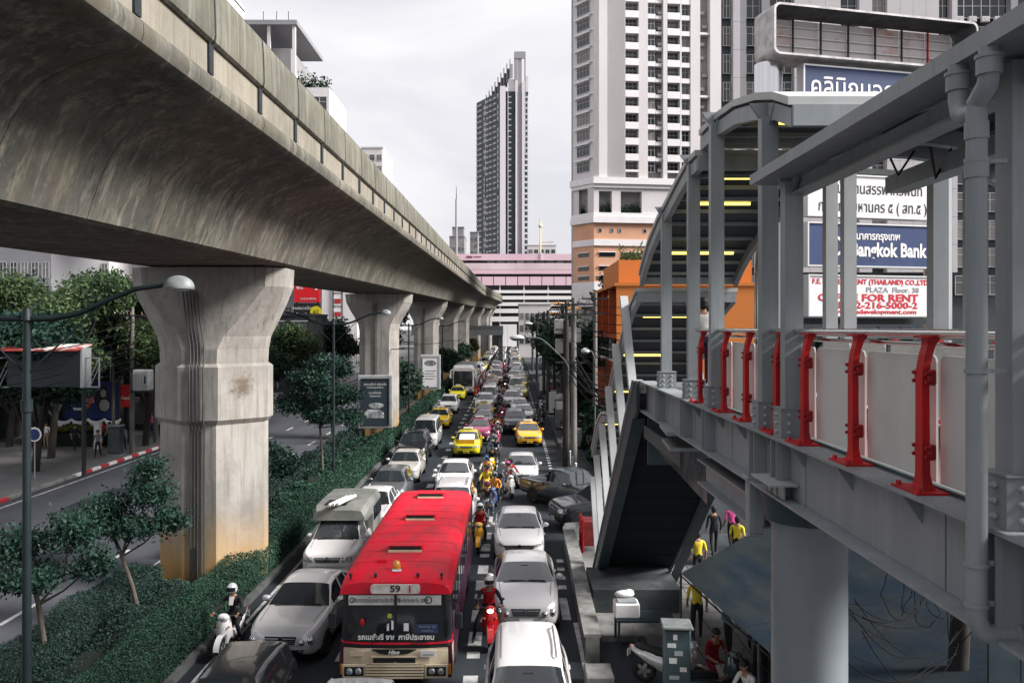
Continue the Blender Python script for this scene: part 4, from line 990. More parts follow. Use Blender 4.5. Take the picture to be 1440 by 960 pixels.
def window_mesh(w, h, bars=1, rail=False, name='window'):
    """glass with a frame in front, origin at the bottom centre, facing -Y"""
    b = MB(); b.box(-w / 2, w / 2, .0, .03, 0, h, 0)
    f = .07
    b.box(-w / 2, w / 2, -.05, -.002, h - f, h, 1); b.box(-w / 2, w / 2, -.05, -.002, 0, f, 1)
    b.box(-w / 2, -w / 2 + f, -.05, -.002, f, h - f, 1); b.box(w / 2 - f, w / 2, -.05, -.002, f, h - f, 1)
    for i in range(bars):
        x = -w / 2 + w * (i + 1) / (bars + 1); b.box(x - f / 2, x + f / 2, -.05, -.002, f, h - f, 1)
    b.box(-w / 2 + f, w / 2 - f, -.05, -.002, h * .62, h * .62 + f * .8, 1)
    if rail:
        for i in range(9): x = -w / 2 + w * (i + .5) / 9; b.box(x - .02, x + .02, -.3, -.26, 0, .95, 2)
        b.box(-w / 2, w / 2, -.31, -.25, .95, 1.0, 2)
    return b.mesh(name, [M_GLASS, M_FRAME, M_DARK])

ct = thing('condominium', 'tall white condominium tower with balcony columns above a peach banded podium', 'building', (15.6, 160, 0), R(8))
NF, ZF = 16, 37.4
colu = [(0, 1.0, 'w'), (1.0, 2.6, 's'), (2.6, 6.1, 'w'), (6.1, 8.7, 'b'), (8.7, 10.5, 'w'), (10.5, 12.0, 'g'), (12.0, 13.5, 'n'), (13.5, 14.3, 'w'), (14.3, 16.8, 'b'), (16.8, 17.1, 'w'), (17.1, 18.9, 'g'), (18.9, 20.8, 'w'), (20.8, 22.8, 'd'), (22.8, 24.6, 'w'), (24.6, 34, 'w')]
ZTOP = ZF + 3 * NF
b = MB(); b.box(0, 34, 1.6, 20, 0.1, ZTOP); b.build('core', M_RECESS, ct)
b = MB()
for u0, u1, k in colu:
    if k == 'w': b.box(u0, u1, 0, 1.59, 35.5, ZTOP)
b.build('pier_wall', M_WALLW, ct)
wm = {'s': window_mesh(.5, 1.7, 0), 'b': window_mesh(2.3, 2.05, 2, True), 'g': window_mesh(1.4, 1.95, 1), 'n': window_mesh(.7, 1.6, 0)}
sp = {}
for f in range(NF):
    z = ZF + 3 * f
    for u0, u1, k in colu:
        b = MB()
        if k in 'sbgn':
            y0 = {'s': .12, 'b': -.02, 'g': .08, 'n': .75}[k]
            b.box(u0 + .001, u1 - .001, y0, 1.589, z + 2.12, z + 3.0)
            if k == 'b': b.box(u0 + .001, u1 - .001, -.02, .1, z - .001, z + .42)
            if k == 'n': b.box(u0 + .2, u1 - .2, .35, .749, z + 2.2, z + 2.7)
        if k == 'd' and f % 4 == 0: b.box(u0, u1, .2, 1.589, z + 2.6, z + 3.0)
        if b.v: b.build('spandrel', M_TRIM, ct)
    for u0, u1, k in colu:
        uc = (u0 + u1) / 2
        if k == 's':
            for s in (-.38, .38): obj('window', wm['s'], ct, (uc + s, .75, z + .2))
        elif k in 'gn': obj('window', wm[k], ct, (uc, .6 if k == 'g' else 1.3, z + .08))
        elif k == 'b': obj('balcony_window', wm['b'], ct, (uc, 1.2, z + .03))
# angled bay at the left corner
def bay(x, y, z): # local chamfer frame -> condo frame
    return Vector((-2.8 + x * .467, 5.3 - x * .884, z))
an = math.atan2(-.884, .467)
b = MB(); b.prism([(0, 0), (-2.8, 5.3), (3, 14), (6, 14), (6, 0)], 2, 35.5, ZTOP); o = b.build('corner_bay', M_WALLW, ct)
o.location = (0, 0.0, 0)
bw = window_mesh(3.6, 1.95, 3)
for f in range(NF):
    z = ZF + 3 * f; c = bay(3.0, 0, z)
    o = obj('bay_window', bw, ct, (c.x - .05, c.y - .04, z + .1), an)
    b = MB(); b.box(-2.1, 2.1, -.55, -.0, 2.2, 2.5); b.box(-2.6, 2.8, -.25, -.0, 2.5, 2.62); l = b.build('bay_ledge', M_TRIM, ct, (c.x, c.y, z), an)
# podium
b = MB(); b.prism([(-.1, -.3), (-3.2, 5.2), (2.5, 16), (34, 16), (34, -.3)], 2, 28.9, 29.6); b.prism([(-.2, -.5), (-3.4, 5.2), (2.5, 16), (34, 16), (34, -.5)], 2, 27.7, 28.898)
b.prism([(-.1, -.3), (-3.2, 5.2), (2.5, 16), (34, 16), (34, -.3)], 2, 34.3, 35.0); b.prism([(-.2, -.6), (-3.5, 5.2), (2.5, 16), (34, 16), (34, -.6)], 2, 35.002, 36.2); b.prism([(0, -.25), (-3.0, 5.2), (2.5, 16), (34, 16), (34, -.25)], 2, 23.4, 24.6)
b.prism([(0, -.25), (-3.0, 5.2), (2.5, 16), (34, 16), (34, -.25)], 2, 12.0, 16.6)
b.build('cornice', M_TRIM, ct)
b = MB(); b.prism([(0.02, 0), (-2.75, 5.2), (2.5, 15), (34, 15), (34, 0)], 2, 24.602, 27.698); b.prism([(.02, 0), (-2.75, 5.2), (2.5, 15), (34, 15), (34, 0)], 2, 16.602, 23.398); b.build('peach_wall', M_ORANGEP, ct)
b = MB()
ops = [(-0.1, 1.0, 0), (3.4, 5.3, 0), (9.2, 40, 0)]
for u0, u1 in ((0, 1.0), (3.5, 5.2), (9.3, 34)): b.box(u0, u1, 0, 1.5, 29.602, 34.298)
b.box(1.0, 3.5, 0, 1.5, 33.7, 34.298); b.box(5.2, 9.3, 0, 1.5, 33.7, 34.298)
b.prism([(-2.75, 5.2), (-2.0, 3.8), (-1, 5), (-2, 6)], 2, 29.602, 34.298); b.prism([(-.9, 1.1), (0.0, 0.01), (0.9, 1.5), (.2, 2)], 2, 29.602, 34.298)
b.build('loggia_wall', M_WALLW, ct)
b = MB(); b.prism([(-2.5, 5.3), (.5, 3.0), (34, 3.0), (34, 14), (2, 14)], 2, 29.602, 34.298); b.build('loggia_back', M_RECESS, ct)
for u0, u1 in ((1.0, 3.5), (5.2, 9.3), (-1.9, -.9)):
    n = int((u1 - u0) * 260); yb = .9 if u0 > 0 else 3.0
    pts = np.stack([RNG.uniform(u0 + .1, u1 - .1, n), yb + RNG.normal(0, .25, n), 29.7 + np.abs(RNG.normal(0, .75, n))], 1); v, q = leaves_at(pts, .16, 0, .5)
    obj('planter_foliage', np_mesh('planter_foliage', v, q, M_PLANT), ct)
sw = window_mesh(.7, .8, 0); lw = MB(); lw.box(-1.55, 1.55, -.06, .02, 0, .75, 0); lw.box(-1.7, 1.7, -.25, -.061, .75, .9, 1); lwm = lw.mesh('slit_window', [M_GLASS, M_TRIM])
for u in (1.2, 3.5, 5.0, 9.9, 12.0): obj('podium_window', sw, ct, (u, -.02, 25.9))
for z in (21.2, 18.6, 16.8):
    for u in (2.6, 7.6, 12.6): obj('slit_window', lwm, ct, (u, -.03, z + .2))
    c = bay(3, 0, z); o = obj('slit_window', lwm, ct, (c.x + .05, c.y - .05, z + .2), an)

# dark clad tower behind the signs
gt = thing('grey_tower', 'dark grey panel clad tower rising behind the pylon sign', 'building', (23, 92, 0))
M_CLADL = mat('light_cladding', (0.46, 0.445, 0.455), .6, var=.3, scale=.4, coord='World', dark=(.38, .365, .375))
M_CLADM = mat('mid_cladding', (0.24, 0.24, 0.255), .55, var=.3, scale=.4, coord='World', dark=(.18, .18, .19))
M_CLADD = mat('dark_cladding', (0.055, 0.066, 0.076), .5, var=.4, scale=.4, coord='World', dark=(.035, .042, .05))
b = MB(); b.prism([(0, 1.2), (62, 1.2), (62, 22), (7, 22)], 2, 0.1, 62); b.build('core', M_CLADD, gt)
strips = [(0.0, .9, 'w'), (1.0, 1.75, 'l'), (1.75, 2.45, 'm'), (2.5, 4.1, 'w'), (4.1, 5.0, 'm'), (5.0, 7.6, 'w'), (7.6, 12.6, 'l'), (12.6, 14.6, 'w'), (14.6, 16.0, 'l'), (16.0, 17.6, 'w'), (17.6, 23.2, 'l'), (23.2, 24.6, 'w'), (24.6, 25.2, 'l'), (25.2, 31, 'w'), (31, 31.8, 'm'), (31.8, 40, 'w')]
wmc = {}
for u0, u1, k in strips:
    if k in 'lm':
        for f in range(20):
            z = 2 + f * 3.0
            if z < 14: continue
            for q in range(max(1, int((u1 - u0) / 1.3))):
                w = (u1 - u0) / max(1, int((u1 - u0) / 1.3)); b = MB(); b.box(u0 + q * w + .012, u0 + (q + 1) * w - .012, 0 if k == 'l' else .12, 1.19, z + .015, z + 2.985)
                key = (k, round(w, 2))
                if key not in wmc:
                    bb2 = MB(); bb2.box(.012, w - .012, 0, 1.15, .015, 2.985); wmc[key] = bb2.mesh('clad_panel', M_CLADL if k == 'l' else M_CLADM)
                obj('clad_panel', wmc[key], gt, (u0 + q * w, 0 if k == 'l' else .12, z))
    else:
        w = u1 - u0 - .12; nb = max(1, int(w / 1.1)); me = window_mesh(w, 2.1, nb)
        for f in range(20):
            z = 2 + f * 3.0
            if z > 10: obj('window', me, gt, ((u0 + u1) / 2, .7, z + .6))
acm = MB(); acm.cbox((0, 0, 0), (.85, .4, .6), b=.03); acm.cyl((.12, -.205, 0), (.12, -.215, 0), .22, n=14); acm = acm.mesh('air_conditioner', M_CLADL)
for f in range(NF): obj('air_conditioner', acm, ct, (13.1, .95, ZF + 3 * f + .55)); o = obj('air_conditioner', acm, ct, (21.6 + .5 * (f % 3 == 0), 1.2, ZF + 3 * f + 1.0 + .4 * (f % 2)))
for i in range(8): obj('air_conditioner', acm, gt, (25.6 + (i % 4) * 1.4, .45, 38.4 + (i // 4) * 3 - .0))

# orange building
ob = thing('orange_building', 'bright orange block with deep vertical slots behind the utility poles', 'building', (7.45, 60, 0))
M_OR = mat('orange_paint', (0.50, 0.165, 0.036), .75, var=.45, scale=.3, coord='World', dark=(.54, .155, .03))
M_ORD = mat('orange_paint_shaded', (0.36, 0.072, 0.020), .7, var=.4, scale=.4, coord='World', dark=(.33, .06, .018))  # deeper copy of the orange: shade of the side and slots painted in
b = MB(); b.box(1.2, 10.5, 0.02, 14.5, .1, 10.7); b.box(0, 10.5, -.0, .0 + .018, .1, 11.0) ; b.build('front_wall', M_OR, ob)
b = MB(); b.box(-.15, 10.7, -.1, 15, 11.002, 11.22); b.build('roof_slab', M_OR, ob)
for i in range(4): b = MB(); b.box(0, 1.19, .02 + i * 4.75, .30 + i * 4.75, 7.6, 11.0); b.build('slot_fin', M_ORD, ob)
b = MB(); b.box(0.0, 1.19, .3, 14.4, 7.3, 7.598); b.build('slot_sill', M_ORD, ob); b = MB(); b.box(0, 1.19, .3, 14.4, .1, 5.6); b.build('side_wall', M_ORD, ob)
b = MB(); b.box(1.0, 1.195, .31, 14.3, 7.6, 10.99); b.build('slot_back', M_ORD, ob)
for i in range(6):
    b = MB(); b.box(.1, .16, .4 + i * 2.35, 2.6 + i * 2.35, 5.65, 7.28); b.box(.05, .1, 2.6 + i * 2.35, 2.7 + i * 2.35, 5.65, 7.28); b.build('window', M_GLASS, ob)
b = MB(); b.box(.02, .09, 0.3, 14.4, 5.603, 5.75); b.box(.02, .06, .3, 14.4, 6.4, 6.45); b.build('window_rail', M_WHITE, ob)
b = MB(); b.box(.6, 10.5, 3.5, 14.0, 11.222, 13.1); b.build('upper_block', M_OR, ob)
n = 500; pts = np.stack([RNG.uniform(.8, 5, n), RNG.uniform(3.6, 5.0, n), 13.1 + np.abs(RNG.normal(0, .4, n))], 1); v, q = leaves_at(pts, .28, .1, .2); obj('roof_plants', np_mesh('roof_plants', v, q, leaf_mat('palm_leaf', (.03, .05, .02), (.12, .16, .05), .6, .2)), ob)

# far dark residential tower
tw = thing('residential_tower', 'slim dark tower with white vertical fins and a slanted sail crown, alone in the sky', 'skyscraper', (0, 0, 0))
A, B_, C_, Dk = (-18.9, 474), (-5.6, 450), (9.0, 451.5), (9.5, 485)
M_TWD = mat('tower_dark', (0.030, 0.042, 0.052), .35, var=.5, scale=.12, coord='World', dark=(.07, .08, .09))
M_TWW = mat('tower_white', (0.66, 0.63, 0.65), .7)
M_TWG = mat('tower_grey', (0.30, 0.29, 0.30), .7)
ZT2 = 132.5
b = MB(); b.prism([A, B_, C_, Dk, (-12, 490)], 2, .1, ZT2); b.build('dark_facade', M_TWD, tw)
def onAB(u, d=0): # point along the left facade, d metres proud
    v = Vector((B_[0] - A[0], B_[1] - A[1])); L = v.length; v.normalize(); n2 = Vector((v.y, -v.x)); p = Vector(A) + v * u + n2 * d; return p
LAB = math.hypot(B_[0] - A[0], B_[1] - A[1]); angAB = math.atan2(B_[1] - A[1], B_[0] - A[0])
bw_, bg_, bl_ = MB(), MB(), MB()
rr = random.Random(4)
for f in range(43):
    z = 3 + f * 3.0
    p = onAB(LAB / 2, 0)
    M_ = Matrix.Translation((p.x, p.y, z)) @ Matrix.Rotation(angAB, 4, 'Z')
    t2 = MB(); t2.box(-LAB / 2, LAB / 2, -.15, -.01, 0, .28)
    bg_.add([M_ @ Vector(q) for q in t2.v], t2.f, 0)
    for u in (2.6, 6.2, 14.6, 18.2, 22.8):
        t2 = MB(); t2.box(u - LAB / 2 - 1.15, u - LAB / 2 + 1.15, -1.0, -.16, 0.3, 1.15); bw_.add([M_ @ Vector(q) for q in t2.v], t2.f, 0)
    for u in (9.6, 11.2, 25.5):
        if rr.random() < .8: t2 = MB(); t2.box(u - LAB / 2 - .7, u - LAB / 2 + .7, -.2, -.155, .5, 2.6); bl_.add([M_ @ Vector(q) for q in t2.v], t2.f, 0)
    for x0, x1 in ((-1.2, .4), (4.0, 5.8)):
        t2 = MB(); t2.box(x0, x1, 450.3, 450.6, z + .2, z + .9); (bw_ if x0 < 0 else bl_).add(t2.v, t2.f, 0)
    t2 = MB(); t2.box(7.6, 9.3, 450.6, 451.2, z + .1, z + 1.1); bw_.add(t2.v, t2.f, 0)
for nm, bb2, mm in (('floor_slabs', bg_, M_TWG), ('balcony_rails', bw_, mat('tower_rail', (.50, .50, .51), .6)), ('pale_panes', bl_, mat('tower_pane', (.42, .43, .44), .3))):  # the panes are plain pale boxes on the dark facade
    o = bb2.build(nm, mm, tw); o['kind'] = 'stuff'
b = MB()
for x0, x1, z1 in ((-5.6, -2.6, 135), (-1.5, -1.2, 134), (2.6, 3.6, 138), (6.0, 7.4, 137)): b.box(x0, x1, 449.2, 450.9, .1, z1)
b.build('white_fin', M_TWW, tw); 
b = MB(); b.box(3.7, 5.9, 449.9, 450.1, .1, 152); b.box(7.2, 7.9, 449.7, 450.3, 100, 152.5); b.box(1.8, 3.6, 449.7, 450.3, 138.2, 152.4); b.box(1.9, 7.9, 449.5, 450.4, 149.6, 153.2); b.build('crown_frame', M_TWG, tw)
b = MB(); b.box(-1.2, 2.5, 451, 470, ZT2, 139); b.box(7.4, 9.4, 452, 470, ZT2, 141); b.build('plant_room', M_TWW, tw)
for i in range(9):
    u = i / 9; b = MB(); x = -13.5 + 14.5 * u; y = 464 - 13 * u; z1 = 133 + 18 * u
    b.prism([(y, z1 - 9), (y + 8, z1 - 9), (y + 8, z1 - .5), (y, z1 + 1.2)], 0, x, x + .5); b.box(x + .5, x + 1.75, y + 3, y + 4, z1 - 8, z1 - .6); b.build('sail_blade', M_TWG, tw)

# pink department store closing the street
pk = thing('pink_building', 'wide low building with pink bands over white parking decks at the end of the street', 'building', (0, 300, 0))
def zz(py): return H + (460 - py) * 300 / F
def xx(px): return (px - 718) * 300 / F
M_PINK = mat('pink_band', (0.70, 0.50, 0.565), .7, var=.3, scale=.1, coord='World', dark=(.6, .35, .43)); M_PINKL = mat('pale_pink', (0.70, 0.56, 0.60), .7, var=.3, scale=.1, coord='World')
M_GAP = mat('deck_gap', (0.05, 0.05, 0.055), .8)
b = MB(); b.box(xx(640), xx(850), 1.5, 30, .1, zz(357)); b.build('core', M_GAP, pk)
for i, (y0, y1, m_) in enumerate(((357, 366, M_PINK), (370, 379, M_PINKL), (379.3, 385, M_PINK), (389, 401, M_PINK), (408, 412, M_WHITE), (416, 421, M_WHITE), (425, 430, M_WHITE), (434, 440, M_WHITE), (445, 452, M_WHITE))):
    b = MB()
    if i == 3:
        for px in range(660, 850, 17): b.box(xx(px + .5), xx(px + 16.5), 0, 1.4, zz(y1), zz(y0))
        b.build('pink_panels', m_, pk)['kind'] = 'stuff'
    else: b.box(xx(640), xx(850), 0, 1.4, zz(y1), zz(y0)); b.build('deck_band' if i > 3 else 'pink_band', m_, pk)
b = MB()
for px in range(668, 850, 34): b.box(xx(px), xx(px + 2), .5, 1.49, .1, zz(401))
b.box(xx(760), xx(763), -.3, .4, zz(366), zz(355)); b.build('column', M_PINKL, pk)
wp = window_mesh(2.6, .9, 3)
for px in range(690, 806, 14): obj('window', wp, pk, (xx(px), .9, zz(369.7)))
b = MB(); b.box(xx(656), xx(664), -.1, -.02, zz(362.5), zz(360)); b.box(xx(666), xx(677), -.1, -.02, zz(361.4), zz(360.4)); b.build('roof_logo', mat('plum', (.20, .05, .11), .6), pk)
t = thing('hoarding', 'blank white panel standing at the far end of the road', 'hoarding', (-.7, 262, 0)); b = MB(); b.box(-2.6, -.25, 0, .4, 2.2, 9.0); b.box(-.2, 2.6, 0, .4, 2.2, 9.0); b.build('panel', M_WHITE, t); b = MB(); b.box(-2.4, -2.1, .41, .7, 0, 8.8); b.box(2.1, 2.4, .41, .7, 0, 8.8); b.build('leg', M_STEEL_D, t)

def block(name, lab, px0, px1, py0, D, depth, m_, fh=3.2, cols=6, glass=True, base=0.1, band=None):
    x0, x1 = (px0 - 718) / F * D, (px1 - 718) / F * D; z1 = H + (460 - py0) / F * D
    t = thing(name, lab, 'building', ((x0 + x1) / 2, D, 0)); w = (x1 - x0) / 2
    b = MB(); b.box(-w, w, .3, depth, base, z1); b.build('wall', m_, t)
    b = MB(); b.box(-w - .15, w + .15, .1, depth, z1 + .002, z1 + .4); b.build('parapet', band or m_, t)
    if glass:
        cw = 2 * w / cols; me = window_mesh(cw * .7, fh * .55, 1)
        for f in range(int((z1 - 4) / fh)):
            for c in range(cols): obj('window', me, t, (-w + cw * (c + .5), .25, 3.2 + f * fh + .5))
    return t
M_GB = mat('grey_render', (0.24, 0.235, 0.245), .8, var=.4, scale=.2, coord='World')
block('office_block', 'small grey block with a lift tower left of the slim dark tower', 632, 653, 333, 380, 18, M_GB, 3.2, 4)
block('office_block', 'narrow grey block touching the left foot of the slim dark tower', 661, 672, 327, 400, 14, M_GB, 3.2, 2)
block('lift_tower', 'grey lift tower on top of the small block beyond the railway', 636, 652, 320, 384, 8, M_GB, 3.2, 2, False)
block('office_block', 'white stepped building right of the slim dark tower', 742, 782, 345, 420, 20, M_WALLW, 3.4, 5)
block('office_block', 'low white building behind the pink one', 760, 779, 340, 430, 12, M_WALLW, 3.4, 3)
t = thing('mast', 'tall thin grey mast standing just behind the railway', 'mast', (-15.0, 236, 0)); b = MB(); b.cyl((0, 0, 0), (0, 0, 43.5), .5, .28, 10); b.build('shaft', M_TWG, t); b = MB(); b.cyl((0, 0, 43.5), (0, 0, 47), .12, .05, 6); b.build('tip', M_DARK, t)
t = thing('mast', 'pale broadcasting mast behind the pink building', 'mast', (12.9, 370, 0)); b = MB(); b.cyl((0, 0, 20), (0, 0, 55), .5, .25, 8); b.build('shaft', mat('mast_cream', (.62, .55, .38), .6), t); b = MB(); b.ell((0, 0, 52), (.9, .9, .9), 10, 6); b.build('drum', mat('mast_cream2', (.62, .55, .38), .6), t)
block('shop_row', 'pale low shop row at the far right end of the street', 730, 775, 428, 225, 20, M_WALLW, 3.2, 6)
t = thing('crossing_bridge', 'grey pedestrian bridge crossing under the railway in the distance', 'footbridge', (-9, 172, 0)); b = MB(); b.box(-11, 7.5, 0, 2.4, 6.5, 7.5); b.build('deck', M_STEEL_L, t); b = MB(); b.box(-11, 7.5, 0, .05, 7.502, 8.4); b.build('parapet', M_STEEL, t)
for x in (-10, 6.6): b = MB(); b.box(x, x + .8, .7, 1.7, .1, 6.498); b.build('column', M_KERB, t)

# left hand buildings
tl = thing('office_tower', 'grey office tower with an open roof canopy showing above the railway parapet', 'building', (-32.6, 112, 0))
b = MB(); b.box(-4.3, 4.3, 0.5, 14, 20, 40.5); b.box(-2, 3.5, 1.0, 13, 40.5, 45); b.build('wall', M_GB, tl)
b = MB(); b.box(-5.5, 4.7, -.6, 15, 47.6, 48.2); b.build('roof_canopy', M_CLADM, tl)
b = MB()
for x in (-3.2, .7, 4.0): b.box(x, x + .4, -.2, .2, 40.5, 47.6)
b.box(-4.6, 4.5, -.1, .49, 40.5, 41.4); b.box(-4.6, 4.5, -.1, .49, 37.1, 37.7); b.box(-4.6, 4.5, -.1, .49, 34, 34.5); b.box(.6, 1.1, -.1, .48, 20, 40.5); b.build('frame', M_WALLW, tl)
me = window_mesh(2.0, 2.0, 1)
for f in range(6):
    for x in (-2.9, -.7, 2.2): obj('window', me, tl, (x, .45, 38 - f * 3.3))
b = MB()
for x in (-1, .8, 2.4): b.cyl((x, 4, 48.2), (x, 4, 51), .05, n=5)
b.ell((3.2, 3, 48.7), (.8, .8, .5), 10, 6); b.build('aerials', M_DARK, tl)
tl2 = thing('office_block', 'lower grey wing with roof plants stepping down to the railway parapet', 'building', (-26.8, 114, 0))
b = MB(); b.box(-2.6, 2.5, .4, 12, 15, 40.2); b.build('wall', M_WALLW, tl2)
for f in range(7):
    for x in (-1.3, 1.2): obj('window', me, tl2, (x, .35, 37 - f * 3.1))
n = 700; pts = np.stack([RNG.uniform(-2.4, 2.3, n), RNG.uniform(.6, 3, n), 40.2 + np.abs(RNG.normal(0, .9, n))], 1); v, q = leaves_at(pts, .22, 0, .5); obj('roof_plants', np_mesh('roof_plants', v, q, L_FAR), tl2)
block('office_block', 'small pale block peeping over the railway near its bend', 508, 538, 208, 240, 20, M_WALLW, 3.2, 3, True, 20)
block('office_block', 'pale building corner at the top of the railway parapet', 268, 304, -30, 95, 10, M_WALLW, 3.2, 3, True, 30)
block('office_block', 'long pale office block behind the left trees', -80, 70, 336, 100, 14, M_CLADM, 3.4, 10, True, .1, M_WALLW)
block('office_block', 'white building framed by the tree tops under the railway', 62, 152, 340, 112, 14, M_WALLW, 3.6, 7)
block('office_block', 'low white building with an ochre box on its roof', 150, 212, 352, 125, 12, M_WALLW, 3.6, 6)
t = thing('roof_cabin', 'ochre box above the tree tops left of the nearest pier', 'cabin', (-58, 122, 12)); b = MB(); b.cbox((0, 0, 4.6), (3.2, 2, 1.6), b=.05); b.build('body', mat('ochre', (.5, .27, .07), .7), t); b = MB(); b.box(-1.2, 1.2, -.6, .6, 2.0, 3.78); b.build('stand', M_GB, t)
ws = block('sign_tower', 'white tower hung with small red panels between the first two piers', 452, 502, 330, 150, 14, M_TRIM, 3.2, 3, False)
for i in range(7):
    b = MB(); b.box(-1.0, .4, .1, .28, 5.0 + i * 2.3, 6.9 + i * 2.3); o = b.build('panel', M_WHITE, ws); b = MB(); b.box(-.85, .25, .04, .098, 5.4 + i * 2.3, 6.2 + i * 2.3); b.build('red_print', M_KRED, o)
b = MB(); b.box(-1.15, -1.02, .05, .29, 3, 22); b.box(.42, .55, .05, .29, 3, 22); b.build('panel_frame', M_DARK, ws)
block('sign_tower', 'pale narrow building just right of the nearest pier', 398, 452, 330, 156, 14, M_GB, 3.2, 4)
t = thing('advert_board', 'red board with white arrow beside the head of the nearest pier', 'billboard', (-33.4, 140, 0))
b = MB(); b.box(-2.1, 2.1, 0, .3, 12.2, 17.0); b.build('panel', mat('advert_red', (.62, .012, .02), .5), t)
text('จุด คิว', 1.0, M_WHITE, t, facing(-1.0, -.02, 15.9), 'lettering'); text('ฟรี', 1.0, M_WHITE, t, facing(-1.2, -.02, 14.6), 'lettering'); text('ลดราคาพิเศษ', .5, M_WHITE, t, facing(.2, -.02, 12.75), 'lettering')
b = MB(); b.box(.4, 1.7, -.04, -.01, 15.4, 15.8); b.box(1.3, 1.7, -.04, -.01, 14.2, 15.398); b.prism([(-.1, 15.6), (.398, 16.1), (.398, 15.1)], 1, -.04, -.01); b.build('arrow', M_WHITE, t)
b = MB(); b.box(-1.9, -1.6, .31, .6, 0, 16); b.box(1.6, 1.9, .31, .6, 0, 16); b.build('post', M_DARK, t)
t = thing('advert_board', 'black board with a yellow disc under the red arrow board', 'billboard', (-33.2, 139, 0))
b = MB(); b.box(-2.1, 2.1, 0, .3, 9.4, 12.0); b.build('panel', M_BLACK, t); text('หมอนวดไทย', .7, M_WHITE, t, facing(-.6, -.02, 11.2), 'lettering'); text('เปิดทุกวัน', .6, M_WHITE, t, facing(-.8, -.02, 10.2), 'lettering')
b = MB(); b.cyl((1.5, -.06, 10.6), (1.5, -.02, 10.6), .95, n=20); o = b.build('disc', mat('disc_yellow', (.62, .55, .02), .5), t); text('62', .9, M_BLACK, o, facing(1.5, -.08, 10.6), 'lettering')
b = MB(); b.box(-2.0, 1.6, -.05, .28, 8.6, 9.3); b.build('red_strip', M_RED, t); b = MB(); b.box(-1.9, -1.6, .31, .6, 0, 11.5); b.box(1.6, 1.9, .31, .6, 0, 11.5); b.build('post', M_DARK, t)

# ------------------------------------------------------------------ pylon sign behind the footbridge
py_ = thing('pylon_sign', 'tall pylon with two polished steel columns carrying stacked sign boxes behind the footbridge', 'sign', (8.73, 28, 0), R(14))
for u, z1 in ((0, 16.85), (6.65, 16.85)):
    b = MB(); b.cyl((u, .5, .1), (u, .5, z1), .46, n=28); b.build('steel_column', M_CHROME, py_)
M_ALU = mat('sign_frame', (0.62, 0.62, 0.62), .35, .6)
def sign(u0, u1, z0, z1, m_, y=-.35):
    b = MB(); b.box(u0, u1, y, .0, z0, z1); o = b.build('sign_box', m_, py_)
    b = MB(); e = .05
    for q in ((u0 - e, u1 + e, z1, z1 + e), (u0 - e, u1 + e, z0 - e, z0), (u0 - e, u0, z0, z1), (u1, u1 + e, z0, z1)): b.box(q[0], q[1], y - .04, .02, q[2], q[3])
    b.build('sign_rim', M_ALU, o); return o
M_NAVY = mat('sign_navy', (0.035, 0.055, 0.135), .45, var=.3, scale=1); M_SW = mat('sign_white', (0.66, 0.64, 0.65), .45); M_INK = mat('sign_ink', (0.03, .03, .035), .5); M_SRED = mat('sign_crimson', (0.50, 0.015, 0.03), .5); M_SGREY = mat('sign_grey', (.26, .27, .28), .5)
def T(u, z, y=-.358): return facing(u, y, z)
s = sign(.8, 5.7, 15.3, 16.64, M_NAVY); text('คลินิกนอกเวลา', .92, M_SW, s, T(1.05, 15.95), 'lettering', align='LEFT', bold=.008, width=4.5)
s = sign(.95, 5.62, 11.78, 13.1, M_SW); text('สำนักงานสรรพากรพื้นที่', .50, M_INK, s, T(3.47, 12.68), 'lettering', width=3.65); text('กรุงเทพมหานคร ๕ ( สท.๕ )', .50, M_INK, s, T(3.40, 12.08), 'lettering', width=4.15)
s = sign(.95, 5.62, 10.14, 11.5, M_NAVY); text('ธนาคารกรุงเทพ', .34, M_SW, s, T(3.5, 11.12), 'lettering', bold=.010, width=1.85); text('Bangkok Bank', .64, M_SW, s, T(4.02, 10.66), 'lettering', bold=.022, width=2.95)
b = MB()
for k in range(20):
    a0, a1 = 2 * pi * k / 20, 2 * pi * (k + 1) / 20
    if 3 < k < 7: continue
    b.add([(1.95 + r * math.cos(a) * .9, -.365, 10.78 + r * math.sin(a)) for a in (a0, a1) for r in (.24, .34)], [(0, 1, 3, 2)], 0)
b.build('ring_logo', M_SW, s)
s = sign(.98, 5.62, 8.5, 9.78, M_SW)
text('F.E. DEVELOPMENT (THAILAND) CO.,LTD', .225, M_SRED, s, T(3.32, 9.6), 'lettering', bold=.006, width=4.45); text('PLAZA  Floor. 38', .24, M_SGREY, s, T(4.15, 9.34), 'lettering', bold=.004, width=2.05)
text('OFFICE FOR RENT', .33, M_SRED, s, T(3.22, 9.07), 'lettering', bold=.010, width=3.85); text('TEL. 02-216-5000-2', .30, M_SRED, s, T(3.34, 8.82), 'lettering', bold=.008, width=3.55); text('www.fedevelopment.com', .22, M_SRED, s, T(3.47, 8.61), 'lettering', bold=.005, width=3.2)
b = MB(); b.box(.2, 6.5, .2, .32, 13.3, 13.5); b.box(.2, 6.5, .2, .32, 8.2, 8.4); b.box(.2, 6.5, .2, .32, 15.0, 15.2); b.build('cross_rail', M_DARK, py_)
